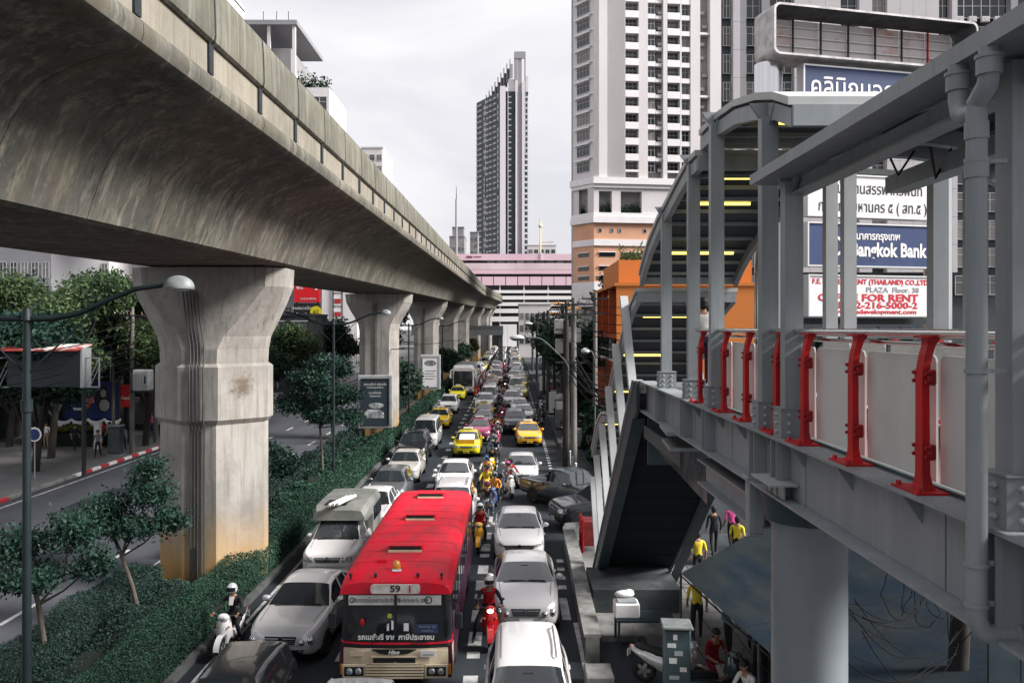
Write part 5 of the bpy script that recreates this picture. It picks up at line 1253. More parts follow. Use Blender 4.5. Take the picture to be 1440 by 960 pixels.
# hollow billboard on top: torn white skin on a frame
bl = thing('rooftop_billboard', 'stripped white billboard shell with pink stained panels on top of the pylon', 'billboard', (8.73, 28, 16.86), R(14))
u0, u1, hh, dp_ = -.45, 7.35, 1.66, .62
def rr_(x0, x1, z0, z1, r, n=5):
    o = []
    for cx, cz, a in ((x1 - r, z1 - r, 0), (x0 + r, z1 - r, 90), (x0 + r, z0 + r, 180), (x1 - r, z0 + r, 270)):
        for k in range(n + 1): t_ = R(a + 90 * k / n); o.append((cx + r * math.cos(t_), cz + r * math.sin(t_)))
    return o
outer, inner = rr_(u0, u1, 0, hh, .22), rr_(u0 + .07, u1 - .07, .07, hh - .07, .18)
M_SKIN = mat('torn_white_skin', (0.52, 0.50, 0.505), .5, var=.8, scale=2.3, dark=(.27, .255, .26)); M_UND = mat('billboard_inside', (.10, .10, .105), .7, var=.8, scale=2)
b = MB(); b.loft([[(x, -.6, z) for x, z in outer], [(x, dp_, z) for x, z in outer]], 0, True, False)
b.loft([[(x, -.6, z) for x, z in outer], [(x, -.6, z) for x, z in inner]], 0, True, False); b.build('shell', M_SKIN, bl)
b = MB(); b.loft([[(x, -.598, z) for x, z in inner], [(x, .55, z) for x, z in inner]], 0, True, False); b.build('inner_lining', M_UND, bl)
for i in range(7):
    w = (u1 - u0 - .4) / 7; x = u0 + .2 + i * w
    b = MB(); b.box(x + .02, x + w - .02, .46, .5, .14, hh - .14); b.build('back_panel', mat('stained_panel', (.66, .60, .60), .6, var=.9, scale=.8, coord='World', dark=(.55, .26, .20), lo=.56, hi=.70), bl)
    b = MB(); b.box(x - .02, x + .02, .3, .36, .13, hh - .13); b.build('mullion', M_RED if i in (0, 6) else M_DARK, bl)
for k in range(4):
    b = MB(); b.box(u0 + .15, u1 - .15, .38, .44, .30 + k * .32, .33 + k * .32); b.build('rail', M_WHITE, bl)
# ------------------------------------------------------------------ vehicles
def paint(name, col, metal=0.0, rough=.32, coat=.8): return mat(name, col, rough, metal, var=.18, scale=1.5, coat=coat, dark=tuple(c * .8 for c in col))
PAINT = {'white': paint('paint_white', (.72, .71, .715)), 'pearl': paint('paint_pearl', (.60, .59, .59)), 'silver': paint('paint_silver', (.58, .58, .585), .35, .36), 'champagne': paint('paint_champagne', (.56, .54, .51), .35, .36),
         'grey': paint('paint_grey', (.16, .17, .18), .5, .34), 'slate': paint('paint_slate', (.042, .058, .066), .3, .34), 'black': paint('paint_black', (.012, .014, .017), .0, .25), 'yellow': paint('paint_yellow', (.74, .50, .008)),
         'lemon': paint('paint_lemon', (.66, .56, .01)), 'amber': paint('paint_amber', (.78, .38, .015)), 'pink': paint('paint_pink', (.33, .018, .10)), 'red': paint('paint_red', (.45, .01, .015)), 'green': paint('paint_green', (.03, .16, .07)), 'blue': paint('paint_blue', (.03, .07, .20)), 'beige': paint('paint_beige', (.42, .38, .31)), 'purple': paint('paint_purple', (.06, .025, .07))}
M_BODY = PAINT['silver']
M_CGLASS = mat('car_glass', (0.010, 0.013, 0.016), .035, spec=.75, coat=.5)
M_WSCR = mat('windscreen_glass', (0.020, 0.025, 0.029), .04, spec=1.0, coat=1.0)
def see_through(m, tint, keep):
    """turn a glossy glass material into real glass one can look through: part clear, part reflecting"""
    nt = m.node_tree; N, L = nt.nodes, nt.links; b = N['Principled BSDF']; out = N['Material Output']
    tr = N.new('ShaderNodeBsdfTransparent'); tr.inputs['Color'].default_value = (*tint, 1); fr_ = N.new('ShaderNodeFresnel'); fr_.inputs['IOR'].default_value = 1.6
    ad = N.new('ShaderNodeMath'); ad.operation = 'ADD'; ad.use_clamp = True; ad.inputs[1].default_value = keep; L.new(fr_.outputs[0], ad.inputs[0])
    ms = N.new('ShaderNodeMixShader'); L.new(ad.outputs[0], ms.inputs[0]); L.new(tr.outputs[0], ms.inputs[1]); L.new(b.outputs[0], ms.inputs[2]); L.new(ms.outputs[0], out.inputs['Surface'])
see_through(M_WSCR, (.50, .56, .56), .42)
M_SEATC = mat('seat_cloth', (.11, .105, .10), .9); M_CABIN = mat('cabin_lining', (.018, .019, .02), .9); M_DASH = mat('dashboard', (.035, .036, .038), .7)
M_TRIMB = mat('black_trim', (0.018, 0.019, 0.021), .5)
M_HEAD = mat('headlight_glass', (0.52, 0.54, 0.56), .10, .35, coat=1.0, var=.8, scale=14, dark=(.10, .11, .12))
M_PLATE = mat('number_plate', (.62, .62, .61), .5); M_INK2 = mat('plate_ink', (.04, .04, .045), .6)
M_ALLOY = mat('alloy', (.42, .42, .43), .3, .8); M_TAIL = mat('tail_lamp', (.40, .01, .012), .2, coat=1)
M_INDIC = mat('indicator_amber', (.6, .2, .02), .3)

def lerpf(pts, x):
    if x <= pts[0][0]: return pts[0][1]
    for (a, va), (b, vb) in zip(pts, pts[1:]):
        if x <= b: return va + (vb - va) * (x - a) / (b - a) if b > a else vb
    return pts[-1][1]

class Car: pass
def build_shell(L, W, Hh, top, belt, plan, cowl, rfront, rrear, rbase, zb=.24, pillars=(), tumble=.22, name='car', rear_win=True, wheels=(.18, .79), wr=.31):
    """one lofted body: top(y) is the roofline, belt(y) the shoulder, plan(y) the half width; y runs 0 (nose) to 1 (tail)"""
    marks = {0, .004, .012, .03, .06, .1, .15, .2, cowl, rfront, rrear, rbase, .97, .988, .996, 1}
    for p in pillars: marks |= {p - .012, p + .012}
    for k in range(1, 5): marks.add(cowl + (rfront - cowl) * k / 5); marks.add(rrear + (rbase - rrear) * k / 5)
    for k in range(1, 6): marks.add(rfront + (rrear - rfront) * k / 6)
    marks.add(rbase + (1 - rbase) * .5)
    ys = sorted(m for m in marks if 0 <= m <= 1)
    secs = []
    for f in ys:
        zt, bl, w = lerpf(top, f) * Hh, lerpf(belt, f) * Hh, lerpf(plan, f) * W / 2
        bl = min(bl, zt - .01); g = zt - bl; lift = lerpf([(0, .16), (.02, .05), (.06, 0), (.95, 0), (1, .14)], f); zb_ = zb + lift
        inset = tumble * min(1, g / (.30 * Hh))
        def wx(k): return w * k
        zm = zb_ + (bl - zb_) * .55
        p = [(0, zb_), (wx(.86), zb_), (wx(.965), zb_ + .05), (wx(.995), zb_ + .16 if bl - zb_ > .3 else zb_ + (bl - zb_) * .4), (wx(1.0), zm), (wx(.985), bl - .05 if bl - zb_ > .2 else bl - .02), (wx(.955), bl),
             (wx(.935 - inset * .12), bl + g * .10), (wx(.925 - inset * .95), bl + g * .86), (wx(.895 - inset * 1.05), bl + g * .95), (wx(.80 - inset), bl + g * .995), (wx(.45), zt + .012), (0, zt + .02)]
        secs.append((f, p))
    n = len(secs[0][1]); V = []; 
    for f, p in secs:
        for x, z in p: V.append((x, f * L - L / 2, z))
        for x, z in p[::-1][1:-1]: V.append((-x, f * L - L / 2, z))
    ring = 2 * n - 2
    groups = {'body': [], 'windscreen': [], 'side_window': [], 'rear_window': []}
    for i in range(len(secs) - 1):
        f0, f1 = secs[i][0], secs[i + 1][0]; fm = (f0 + f1) / 2
        for k in range(ring):
            q = (i * ring + k, i * ring + (k + 1) % ring, (i + 1) * ring + (k + 1) % ring, (i + 1) * ring + k)
            kk = k if k < n - 1 else ring - 1 - k      # mirrored strip index 0..n-2
            key = 'body'
            if cowl <= fm <= rfront and kk >= 9: key = 'windscreen'
            elif rear_win and rrear <= fm <= rbase and kk >= 9: key = 'rear_window'
            elif kk == 7 and cowl + (rfront - cowl) * .38 < fm < rbase - (rbase - rrear) * .45 and not any(abs(fm - p) < .0125 for p in pillars): key = 'side_window'
            groups[key].append(q)
    groups['body'].append(tuple(range(ring))[::-1]); groups['body'].append(tuple(range((len(secs) - 1) * ring, len(secs) * ring)))
    def sub(fs, smooth=True):
        ids = sorted({i for f in fs for i in f}); mp = {a: b for b, a in enumerate(ids)}; mb = MB(); mb.add([V[i] for i in ids], [tuple(mp[i] for i in f) for f in fs], 0, smooth); return mb
    c = Car(); c.L, c.W, c.H = L, W, Hh; c.V = V; c.groups = groups
    allf = [f for g in groups.values() for f in g]
    c.bvh = BVHTree.FromPolygons([Vector(v) for v in V], allf)
    c.sub = sub; c.wheels = wheels; c.wr = wr; c.plan = plan; c.name = name
    return c

def patch(c, quad, off=.008, nx=8, nz=4, d='front', mb=None, mi=0):
    """lay a quad (four x,z corners, or y,z on the side) on the shell by casting rays, as a thin raised sheet"""
    mb = mb or MB(); vs = []
    for j in range(nz + 1):
        for i in range(nx + 1):
            u, v = i / nx, j / nz
            a = Vector(quad[0]).lerp(Vector(quad[1]), u); b = Vector(quad[3]).lerp(Vector(quad[2]), u); p = a.lerp(b, v)
            if d == 'front': o, dr = Vector((p.x, -c.L, p.y)), Vector((0, 1, 0))
            elif d == 'top': o, dr = Vector((p.x, p.y, 5)), Vector((0, 0, -1))
            elif d == 'rear': o, dr = Vector((p.x, c.L, p.y)), Vector((0, -1, 0))
            else: o, dr = Vector((c.W * d, p.x, p.y)), Vector((-d, 0, 0))
            h = c.bvh.ray_cast(o, dr)
            q = h[0] if h[0] is not None else Vector((p.x, -c.L / 2 + .1, p.y)) if d == 'front' else o * .5
            vs.append(q - dr * off)
    fs = []
    for j in range(nz):
        for i in range(nx):
            f = (j * (nx + 1) + i, j * (nx + 1) + i + 1, (j + 1) * (nx + 1) + i + 1, (j + 1) * (nx + 1) + i); fs.append(f)
    mb.add(vs, fs, mi, True); return mb

def wheel_mesh(r, w=.2, spokes=7):
    """axis along X, outer face towards +X, centre at the hub"""
    M_ = Matrix.Rotation(R(90), 4, 'Y'); b = MB()
    b.lathe([(r * .62, -w / 2), (r * .92, -w / 2), (r, -w * .32), (r, w * .32), (r * .93, w / 2), (r * .66, w / 2), (r * .62, w * .3)], 22, 0, M_)
    rim = MB(); rim.lathe([(r * .64, w * .42), (r * .60, w * .30), (r * .56, w * .12), (0.01, w * .12)], 18, 1, M_)
    for i in range(spokes):
        a = 2 * pi * i / spokes; d = Vector((0, math.cos(a), math.sin(a))); t = Vector((0, -math.sin(a), math.cos(a)))
        vs = []
        for rr2, ww, xx2 in ((.05, .045, w * .40), (r * .60, .035, w * .36)):
            for s in (-1, 1): vs.append(d * rr2 + t * ww * s + Vector((xx2, 0, 0)))
            for s in (-1, 1): vs.append(d * rr2 + t * ww * s + Vector((xx2 - .05, 0, 0)))
        rim.add(vs, [(0, 1, 5, 4), (0, 4, 6, 2), (1, 3, 7, 5)], 0)
    rim.cyl((w * .30, 0, 0), (w * .44, 0, 0), .05, .045, 10, 0)
    return b.mesh('tyre', M_BLACK), rim.mesh('rim', [M_ALLOY, M_TRIMB])
_wm = {}
def add_wheels(c, t, r):
    if r not in _wm: _wm[r] = wheel_mesh(r)
    ty, ri = _wm[r]
    for f in c.wheels:
        hw = lerpf(c.plan, f) * c.W / 2; y = f * c.L - c.L / 2
        for s in (-1, 1):
            a = MB(); ring = []
            for k in range(13):
                an2 = pi * k / 12; ring.append((y + math.cos(an2) * (r + .065), r + math.sin(an2) * (r + .055)))
            ring = [(y + r + .065, .2)] + ring + [(y - r - .065, .2)]
            a.prism(ring, 0, s * (hw - .12), s * (hw + .004)); a.build('wheel_arch', M_TRIMB, t)
            o = obj('tyre', ty, t, (s * (hw - .085), y, r), 0 if s > 0 else pi); obj('rim', ri, o)
def mirrors(c, t, y, z, x):
    for s in (-1, 1):
        b = MB(); b.ell((s * (x + .10), y, z + .06), (.115, .065, .085), 12, 8); b.tube([(s * (x - .06), y + .02, z), (s * (x + .06), y, z + .02)], .025, 6); m = b.build('side_mirror', M_BODY, t)

def P_front(c): return c.rf * c.L - c.L / 2
def finish(c, label, cat='car', grille=None, heads=None, intake=None, plate=(.0, .42), badge=None, wr=.31, mirror=None, taxi=None, plate_col=None, emblem=None, rack=None):
    t = thing(c.name, label, cat)
    c.sub(c.groups['body']).build('body', M_BODY, t)
    for k in ('windscreen', 'rear_window'):
        if c.groups[k]: c.sub(c.groups[k]).build(k, M_WSCR if k == 'windscreen' else M_CGLASS, t)
    ss = c.groups['side_window']
    for s in (-1, 1):
        fs = [f for f in ss if sum(c.V[i][0] for i in f) * s > 0]
        # one pane per run of stations
        fs.sort(key=lambda f: c.V[f[0]][1]); run = []; last = None
        for f in fs + [None]:
            if f is None or (last is not None and c.V[f[0]][1] - last > .001):
                if run: c.sub(run).build('side_window', M_CGLASS, t)
                run = []
            if f is not None: run.append(f); last = c.V[f[2]][1] if c.V[f[2]][1] > c.V[f[0]][1] else c.V[f[3]][1]
    for q in heads or []:
        for s in (-1, 1):
            qq = [(x * s, z) for x, z in q]; patch(c, qq, .010).build('headlight', M_HEAD, t)
    if grille:
        g = patch(c, grille, .007).build('grille', M_TRIMB, t)
        z0, z1 = grille[0][1], grille[2][1]
        b = MB()
        for k in (.25, .5, .75): z = z0 + (z1 - z0) * k; w = (grille[1][0] * (1 - k) + grille[2][0] * k) * .94; patch(c, [(-w, z - .008), (w, z - .008), (w, z + .008), (-w, z + .008)], .018, 8, 1, 'front', b)
        b.build('grille_bars', M_ALLOY, g)
    for q in intake or []: patch(c, q, .006).build('bumper_intake', M_TRIMB, t)
    if plate:
        h = c.bvh.ray_cast(Vector((plate[0], -c.L, plate[1])), Vector((0, 1, 0)))[0]; y = (h.y if h else -c.L / 2) - .03
        b = MB(); b.cbox((plate[0], y, plate[1]), (.36, .02, .16), b=.006); p = b.build('number_plate', plate_col or M_PLATE, t)
        b = MB()
        for k in range(4): b.box(plate[0] - .13 + k * .07, plate[0] - .09 + k * .07, y - .013, y - .0105, plate[1] - .035, plate[1] + .045)
        b.box(plate[0] - .12, plate[0] + .12, y - .013, y - .0105, plate[1] - .065, plate[1] - .05); b.build('plate_print', M_INK2, p)
    if emblem:
        h = c.bvh.ray_cast(Vector((0, -c.L, emblem[1])), Vector((0, 1, 0)))[0]; y = h.y - .022; b = MB()
        if emblem[0] == 'diamonds':
            for an2 in (90, 210, 330):
                cx, cz = .055 * math.cos(R(an2)), .055 * math.sin(R(an2)); u = Vector((math.cos(R(an2)), math.sin(R(an2)))); v = Vector((-u.y, u.x))
                pts = [Vector((cx, cz)) + u * .05, Vector((cx, cz)) + v * .03, Vector((cx, cz)) - u * .05, Vector((cx, cz)) - v * .03]; b.prism([(p.x, p.y + emblem[1]) for p in pts], 1, y - .008, y)
        else: b.cyl((0, y, emblem[1]), (0, y - .012, emblem[1]), .05, n=12)
        b.build('emblem', M_CHROME, t)
    w = c.W / 2; fy = -c.L / 2 + .10 * c.L; b = MB(); patch(c, [(-w * .66, c.cw - .075), (w * .66, c.cw - .075), (w * .66, c.cw + .015), (-w * .66, c.cw + .015)], .006, 10, 2, 'top', b); b.build('cowl', M_TRIMB, t)
    seams = []
    for s in (-1, 1):
        b = MB(); patch(c, [(s * w * .72, fy), (s * w * .735, fy), (s * w * .80, c.cw - .03), (s * w * .785, c.cw - .03)], .004, 1, 8, 'top', b); b.build('bonnet_seam', M_TRIMB, t)
        for fr_ in c.doors:
            y = fr_ * c.L - c.L / 2; b = MB(); zb2, zt2 = .34, lerpf(c.belt, fr_) * c.H - .03; patch(c, [(y - .006, zb2), (y + .006, zb2), (y + .006, zt2), (y - .006, zt2)], .004, 1, 6, s, b); b.build('door_seam', M_TRIMB, t)
            b = MB(); b.cbox((s * (lerpf(c.plan, fr_) * w + .012), y - .18, zt2 - .10), (.03, .2, .035), b=.01); b.build('door_handle', M_BODY, t)
    b = MB(); z = c.H * .36; patch(c, [(-w * .95, z), (w * .95, z), (w * .95, z + .010), (-w * .95, z + .010)], .004, 12, 1, 'front', b); b.build('bumper_seam', M_TRIMB, t)
    add_wheels(c, t, wr)
    if mirror: mirrors(c, t, *mirror)
    b = MB(); y0 = c.cw
    for s in (0, .55): b.tube([(s - .45, y0 + .02, c.cz + .045), (s + .0, y0 + .03, c.cz + .035)], .010, 4)
    b.build('wiper', M_TRIMB, t)
    # what shows through the windscreen: dark cabin, dashboard, two front seats, steering wheel
    w = c.W / 2; zs = lerpf(c.belt, .4) * c.H; ys = c.cw + .16 * c.L + .25; hr_ = c.H * .86
    b = MB(); b.box(-w * .80, w * .80, c.cw + .02, min(ys + 1.5, c.L / 2 - .45), .36, .40); b.box(-w * .66, w * .66, ys + .75, ys + .80, .40, hr_ - .12); b.build('cabin', M_CABIN, t)
    b = MB(); b.loft([[(-w * .80, c.cw + .06, zs - .16), (w * .80, c.cw + .06, zs - .16), (w * .80, c.cw + .06, zs - .02), (-w * .80, c.cw + .06, zs - .02)], [(-w * .80, c.cw + .45, zs - .22), (w * .80, c.cw + .45, zs - .22), (w * .80, c.cw + .45, zs + .02), (-w * .80, c.cw + .45, zs + .02)]]); b.build('dashboard', M_DASH, t)
    for s in (-1, 1):
        b = MB(); b.cbox((s * w * .42, ys + .35, (zs + .40) / 2 + .12), (.46, .16, zs - .20), b=.05); b.cbox((s * w * .42, ys + .36, hr_ - .16), (.26, .10, .18), b=.04); b.build('front_seat', M_SEATC, t)
    b = MB(); M_ = Matrix.Translation((-w * .42, c.cw + .56, zs + .02)) @ Matrix.Rotation(R(60), 4, 'X'); b.tube([M_ @ Vector((.17 * math.cos(k * pi / 8), .17 * math.sin(k * pi / 8), 0)) for k in range(17)], .016, 5); b.build('steering_wheel', M_TRIMB, t)
    b = MB(); b.cbox((0, c.cw + (P_front(c) - c.cw) * .80, c.H * .90), (.22, .03, .06), b=.012); b.build('rear_view_mirror', M_TRIMB, t)
    # tail lamps
    for s in (-1, 1):
        x = lerpf(c.plan, .985) * c.W / 2; zt = lerpf(c.belt, .97) * c.H
        b = MB(); patch(c, [(s * (x - .32), zt - .22), (s * (x - .02), zt - .22), (s * (x - .02), zt - .05), (s * (x - .32), zt - .05)], .01, 5, 3, 'rear', b); b.build('tail_lamp', M_TAIL, t)
    if rack:
        for s in (-1, 1): b = MB(); b.tube([(s * rack[0], rack[1], c.H - .01), (s * rack[0], rack[1] + .1, c.H + .05), (s * rack[0], rack[2] - .1, c.H + .05), (s * rack[0], rack[2], c.H - .01)], .02, 6); b.build('roof_rail', M_ALLOY, t)
    if taxi:
        b = MB(); b.cbox((0, taxi, c.H + .12), (.62, .16, .13), b=.03); b.build('roof_sign', mat('taxi_sign', (.62, .60, .55), .4), t)
        b = MB(); b.box(-.12, .12, taxi - .03, taxi + .03, c.H + .0, c.H + .055); b.build('sign_foot', M_TRIMB, t)
    PROTO.append(t); return t

def make(kind, label='x', **k):
    P_ = dict(
        sedan=dict(L=4.55, W=1.76, Hh=1.47, top=[(0, .47), (.004, .50), (.012, .53), (.03, .575), (.1, .635), (.2, .675), (.27, .70), (.42, .955), (.47, .985), (.55, 1.0), (.66, .985), (.70, .96), (.85, .74), (.95, .72), (.985, .68), (1, .58)],
                   belt=[(0, .42), (.03, .53), (.1, .60), (.2, .64), (.27, .655), (.6, .67), (.85, .69), (1, .55)], plan=[(0, .60), (.004, .70), (.012, .78), (.03, .87), (.06, .93), (.12, .98), (.25, 1), (.75, 1), (.9, .96), (.97, .90), (.99, .82), (1, .74)], cowl=.27, rfront=.42, rrear=.70, rbase=.85, pillars=(.54, .70)),
        saloon=dict(L=4.85, W=1.82, Hh=1.46, top=[(0, .46), (.004, .51), (.012, .545), (.03, .585), (.1, .65), (.2, .685), (.30, .70), (.44, .95), (.49, .985), (.56, 1.0), (.65, .985), (.69, .965), (.84, .74), (.95, .715), (.985, .67), (1, .56)],
                    belt=[(0, .42), (.03, .54), (.1, .61), (.2, .65), (.3, .665), (.6, .67), (.84, .68), (1, .53)], plan=[(0, .58), (.004, .66), (.012, .74), (.03, .84), (.06, .91), (.12, .975), (.25, 1), (.75, 1), (.9, .96), (.97, .89), (.99, .8), (1, .7)], cowl=.30, rfront=.44, rrear=.69, rbase=.84, pillars=(.55, .69)),
        hatch=dict(L=4.0, W=1.70, Hh=1.50, top=[(0, .45), (.004, .48), (.012, .52), (.03, .57), (.1, .635), (.2, .675), (.25, .70), (.41, .955), (.47, .985), (.6, 1.0), (.85, .97), (.90, .94), (.985, .66), (1, .56)],
                   belt=[(0, .40), (.03, .53), (.1, .60), (.25, .655), (.6, .67), (.9, .70), (1, .54)], plan=[(0, .62), (.004, .70), (.012, .79), (.03, .88), (.06, .94), (.12, .98), (.25, 1), (.75, 1), (.9, .97), (.97, .92), (.99, .86), (1, .78)], cowl=.25, rfront=.41, rrear=.88, rbase=.985, pillars=(.56, .78)),
        suv=dict(L=4.65, W=1.85, Hh=1.72, top=[(0, .48), (.004, .52), (.012, .56), (.03, .60), (.1, .65), (.2, .68), (.27, .69), (.40, .955), (.46, .99), (.6, 1.0), (.86, .98), (.91, .955), (.985, .68), (1, .52)],
                 belt=[(0, .44), (.03, .57), (.1, .62), (.27, .65), (.6, .66), (.9, .68), (1, .5)], plan=[(0, .66), (.004, .74), (.012, .82), (.03, .90), (.06, .95), (.12, .99), (.25, 1), (.75, 1), (.9, .98), (.97, .93), (.99, .87), (1, .8)], cowl=.27, rfront=.40, rrear=.90, rbase=.985, zb=.30, pillars=(.54, .76), tumble=.18, wr=.36),
        mpv=dict(L=4.55, W=1.76, Hh=1.66, top=[(0, .44), (.004, .47), (.012, .50), (.03, .55), (.1, .61), (.18, .66), (.22, .68), (.38, .95), (.44, .985), (.6, 1.0), (.88, .975), (.93, .95), (.99, .66), (1, .54)],
                 belt=[(0, .40), (.03, .50), (.1, .57), (.22, .63), (.6, .64), (.9, .66), (1, .5)], plan=[(0, .62), (.004, .70), (.012, .79), (.03, .88), (.06, .94), (.12, .98), (.25, 1), (.75, 1), (.9, .97), (.97, .92), (.99, .86), (1, .8)], cowl=.22, rfront=.38, rrear=.91, rbase=.99, pillars=(.54, .76), tumble=.18),
        van=dict(L=4.85, W=1.76, Hh=1.98, top=[(0, .40), (.004, .43), (.012, .46), (.03, .50), (.07, .535), (.11, .56), (.24, .95), (.28, .985), (.5, 1.0), (.9, .99), (.95, .97), (.992, .6), (1, .5)],
                 belt=[(0, .36), (.03, .46), (.11, .54), (.6, .56), (.95, .57), (1, .46)], plan=[(0, .70), (.004, .78), (.012, .85), (.03, .92), (.06, .96), (.12, 1), (.75, 1), (.9, .99), (.97, .96), (.99, .9), (1, .84)], cowl=.11, rfront=.24, rrear=.94, rbase=.992, zb=.26, pillars=(.36, .60, .80), tumble=.13, wheels=(.16, .77)),
        cab=dict(L=5.05, W=1.76, Hh=1.72, top=[(0, .50), (.004, .54), (.012, .57), (.03, .60), (.1, .635), (.2, .66), (.27, .675), (.385, .95), (.43, .985), (.5, 1.0), (.60, .98), (.62, .955), (.645, .60), (.66, .52), (1, .52)],
                 belt=[(0, .46), (.03, .57), (.1, .60), (.27, .63), (.6, .64), (.645, .58), (.66, .505), (1, .505)], plan=[(0, .66), (.004, .74), (.012, .82), (.03, .90), (.06, .95), (.12, .99), (.25, 1), (.97, 1), (.995, .99), (1, .97)], cowl=.27, rfront=.385, rrear=.615, rbase=.645, zb=.34, pillars=(.50,), tumble=.18, wheels=(.18, .80), wr=.36),
    )[kind]
    P_ = dict(P_); P_.update({a: b for a, b in k.items() if a in ('name', 'L', 'W', 'Hh')}); wr = P_.pop('wr', .31)
    c = build_shell(wr=wr, **P_); c.belt = P_['belt']; c.rf = P_['rfront']; c.doors = tuple(P_['pillars'][:2]) + (P_['cowl'] + .04,); c.cw = P_['cowl'] * c.L - c.L / 2; c.cz = lerpf(P_['top'], P_['cowl']) * c.H
    return c, wr

def std(kind, name, taxi=False, style=0, **kw):
    c, wr = make(kind, name=name, **kw); h, w = c.H, c.W / 2
    mz = lerpf(c.belt, .3) * h + .03; my = c.cw + .42
    z = lambda f: f * h
    hz0, hz1 = (z(.43), z(.53))
    if kind in ('suv', 'cab'): hz0, hz1 = z(.45), z(.55)
    if kind == 'van': hz0, hz1 = z(.33), z(.43)
    heads = [[(w * .50, hz0), (w * .90, hz0 + .02), (w * .93, hz1 + .02), (w * .52, hz1 - .02)]]
    grille = [(-w * .40, hz0 - .01), (w * .40, hz0 - .01), (w * .47, hz1 - .03), (-w * .47, hz1 - .03)]
    intake = [[(-w * .55, z(.21)), (w * .55, z(.21)), (w * .62, z(.30)), (-w * .62, z(.30))]]
    emb = ('disc', (hz0 + hz1) / 2)
    if style == 1:   # saloon with twin round lamps
        heads = []; grille = [(-w * .36, z(.38)), (w * .36, z(.38)), (w * .43, z(.51)), (-w * .43, z(.51))]
    if style == 2:   # swept lamps joined by a wide V grille
        heads = [[(w * .55, z(.44)), (w * .92, z(.475)), (w * .90, z(.56)), (w * .62, z(.50))]]; grille = [(-w * .50, z(.38)), (w * .50, z(.38)), (w * .62, z(.49)), (-w * .62, z(.49))]
    if style == 3:   # three-diamond pickup / lancer face
        emb = ('diamonds', (hz0 + hz1) / 2)
    t = finish(c, 'prototype', 'car', grille, heads, intake, (0, z(.27) if style != 3 else z(.25)), None, wr, (my, mz, w * .97), (c.cw + .42 * c.L * .62) if taxi else None, None if not taxi else mat('plate_yellow', (.62, .48, .05), .5), emb, (w * .62, -.3, 1.4) if kind in ('suv', 'mpv') else None)
    if style == 1:
        for s in (-1, 1):
            for x, zc, rr2 in ((w * .76, z(.43), .115), (w * .55, z(.415), .085)):
                hp = c.bvh.ray_cast(Vector((s * x, -c.L, zc)), Vector((0, 1, 0)))[0]
                b = MB(); b.ell((hp.x, hp.y + .005, hp.z), (rr2 * .92, .05, rr2), 16, 8); o = b.build('headlight', M_HEAD, t)
                b = MB(); b.ell((hp.x, hp.y - .03, hp.z), (rr2 * .55, .03, rr2 * .6), 12, 6); b.build('lens', M_CHROME, o)
    return c, t
# ------------------------------------------------------------------ prototypes of the cars
CARS = {}
for nm, kind, kw in (('sedan', 'sedan', {}), ('taxi', 'sedan', dict(taxi=True)), ('saloon', 'saloon', dict(style=1)), ('city', 'sedan', dict(style=2, L=4.4)), ('lancer', 'sedan', dict(style=3)), ('hatchback', 'hatch', {}), ('suv', 'suv', {}), ('mpv', 'mpv', {}), ('minivan', 'van', {}), ('pickup', 'cab', dict(style=3))):
    CARS[nm] = std(kind, {'city': 'parked_sedan', 'lancer': 'sedan', 'taxi': 'taxi', 'saloon': 'saloon_car', 'suv': 'sport_utility_car', 'mpv': 'people_carrier', 'minivan': 'minivan', 'pickup': 'pickup_truck'}.get(nm, nm), **kw)
CARS['city'][1].name = 'compact_sedan'
# open load bed for the pickup prototype
c, t = CARS['pickup']
zb_ = .52 * c.H; y0 = .667 * c.L - c.L / 2; y1 = c.L / 2 - .03
b = MB(); b.box(-.70, .70, y0 + .03, y1 - .1, zb_ + .012, zb_ + .03); b.build('bed_liner', M_TRIMB, t)
for s in (-1, 1): b = MB(); b.prism([(s * .71, zb_ - .06), (s * .872, zb_ - .10), (s * .872, zb_ + .12), (s * .85, zb_ + .16), (s * .73, zb_ + .16), (s * .71, zb_ + .12)], 1, y0, y1); b.build('bed_side', M_BODY, t)
b = MB(); b.box(-.872, .872, y1 - .09, y1 - .02, zb_ - .05, zb_ + .15); b.build('tailgate', M_BODY, t)
for s in (-1, 1): b = MB(); b.box(s * .80 - .07, s * .80 + .07, y1 - .015, y1 + .02, .62, .95); b.build('tail_lamp', M_TAIL, t)

def far_car(kind):
    """one small mesh for cars too far away to show their parts"""
    c, t = CARS[kind]; mb = MB()
    for k, mi in (('body', 0), ('windscreen', 1), ('rear_window', 1), ('side_window', 1)):
        if c.groups[k]: s_ = c.sub(c.groups[k]); mb.add(s_.v, s_.f, mi, True)
    w = c.W / 2
    for s in (-1, 1):
        mb.box(s * w * .66 - .14, s * w * .66 + .14, -c.L / 2 - .02, -c.L / 2 + .2, c.H * .44, c.H * .52, 2); mb.ell((s * (w + .1), c.cw + .4, .98), (.11, .06, .09), 8, 5, 0)
        for f in c.wheels: mb.cyl((s * (w - .2), f * c.L - c.L / 2, .31), (s * (w + .01), f * c.L - c.L / 2, .31), .32, n=12, mi=3)
    mb.box(-w * .5, w * .5, -c.L / 2 - .015, -c.L / 2 + .1, c.H * .2, c.H * .3, 3)
    return mb.mesh('far_' + kind, [M_BODY, M_WSCR, M_HEAD, M_BLACK])
FARM = {k: far_car(k) for k in ('sedan', 'hatchback', 'suv', 'mpv', 'minivan')}

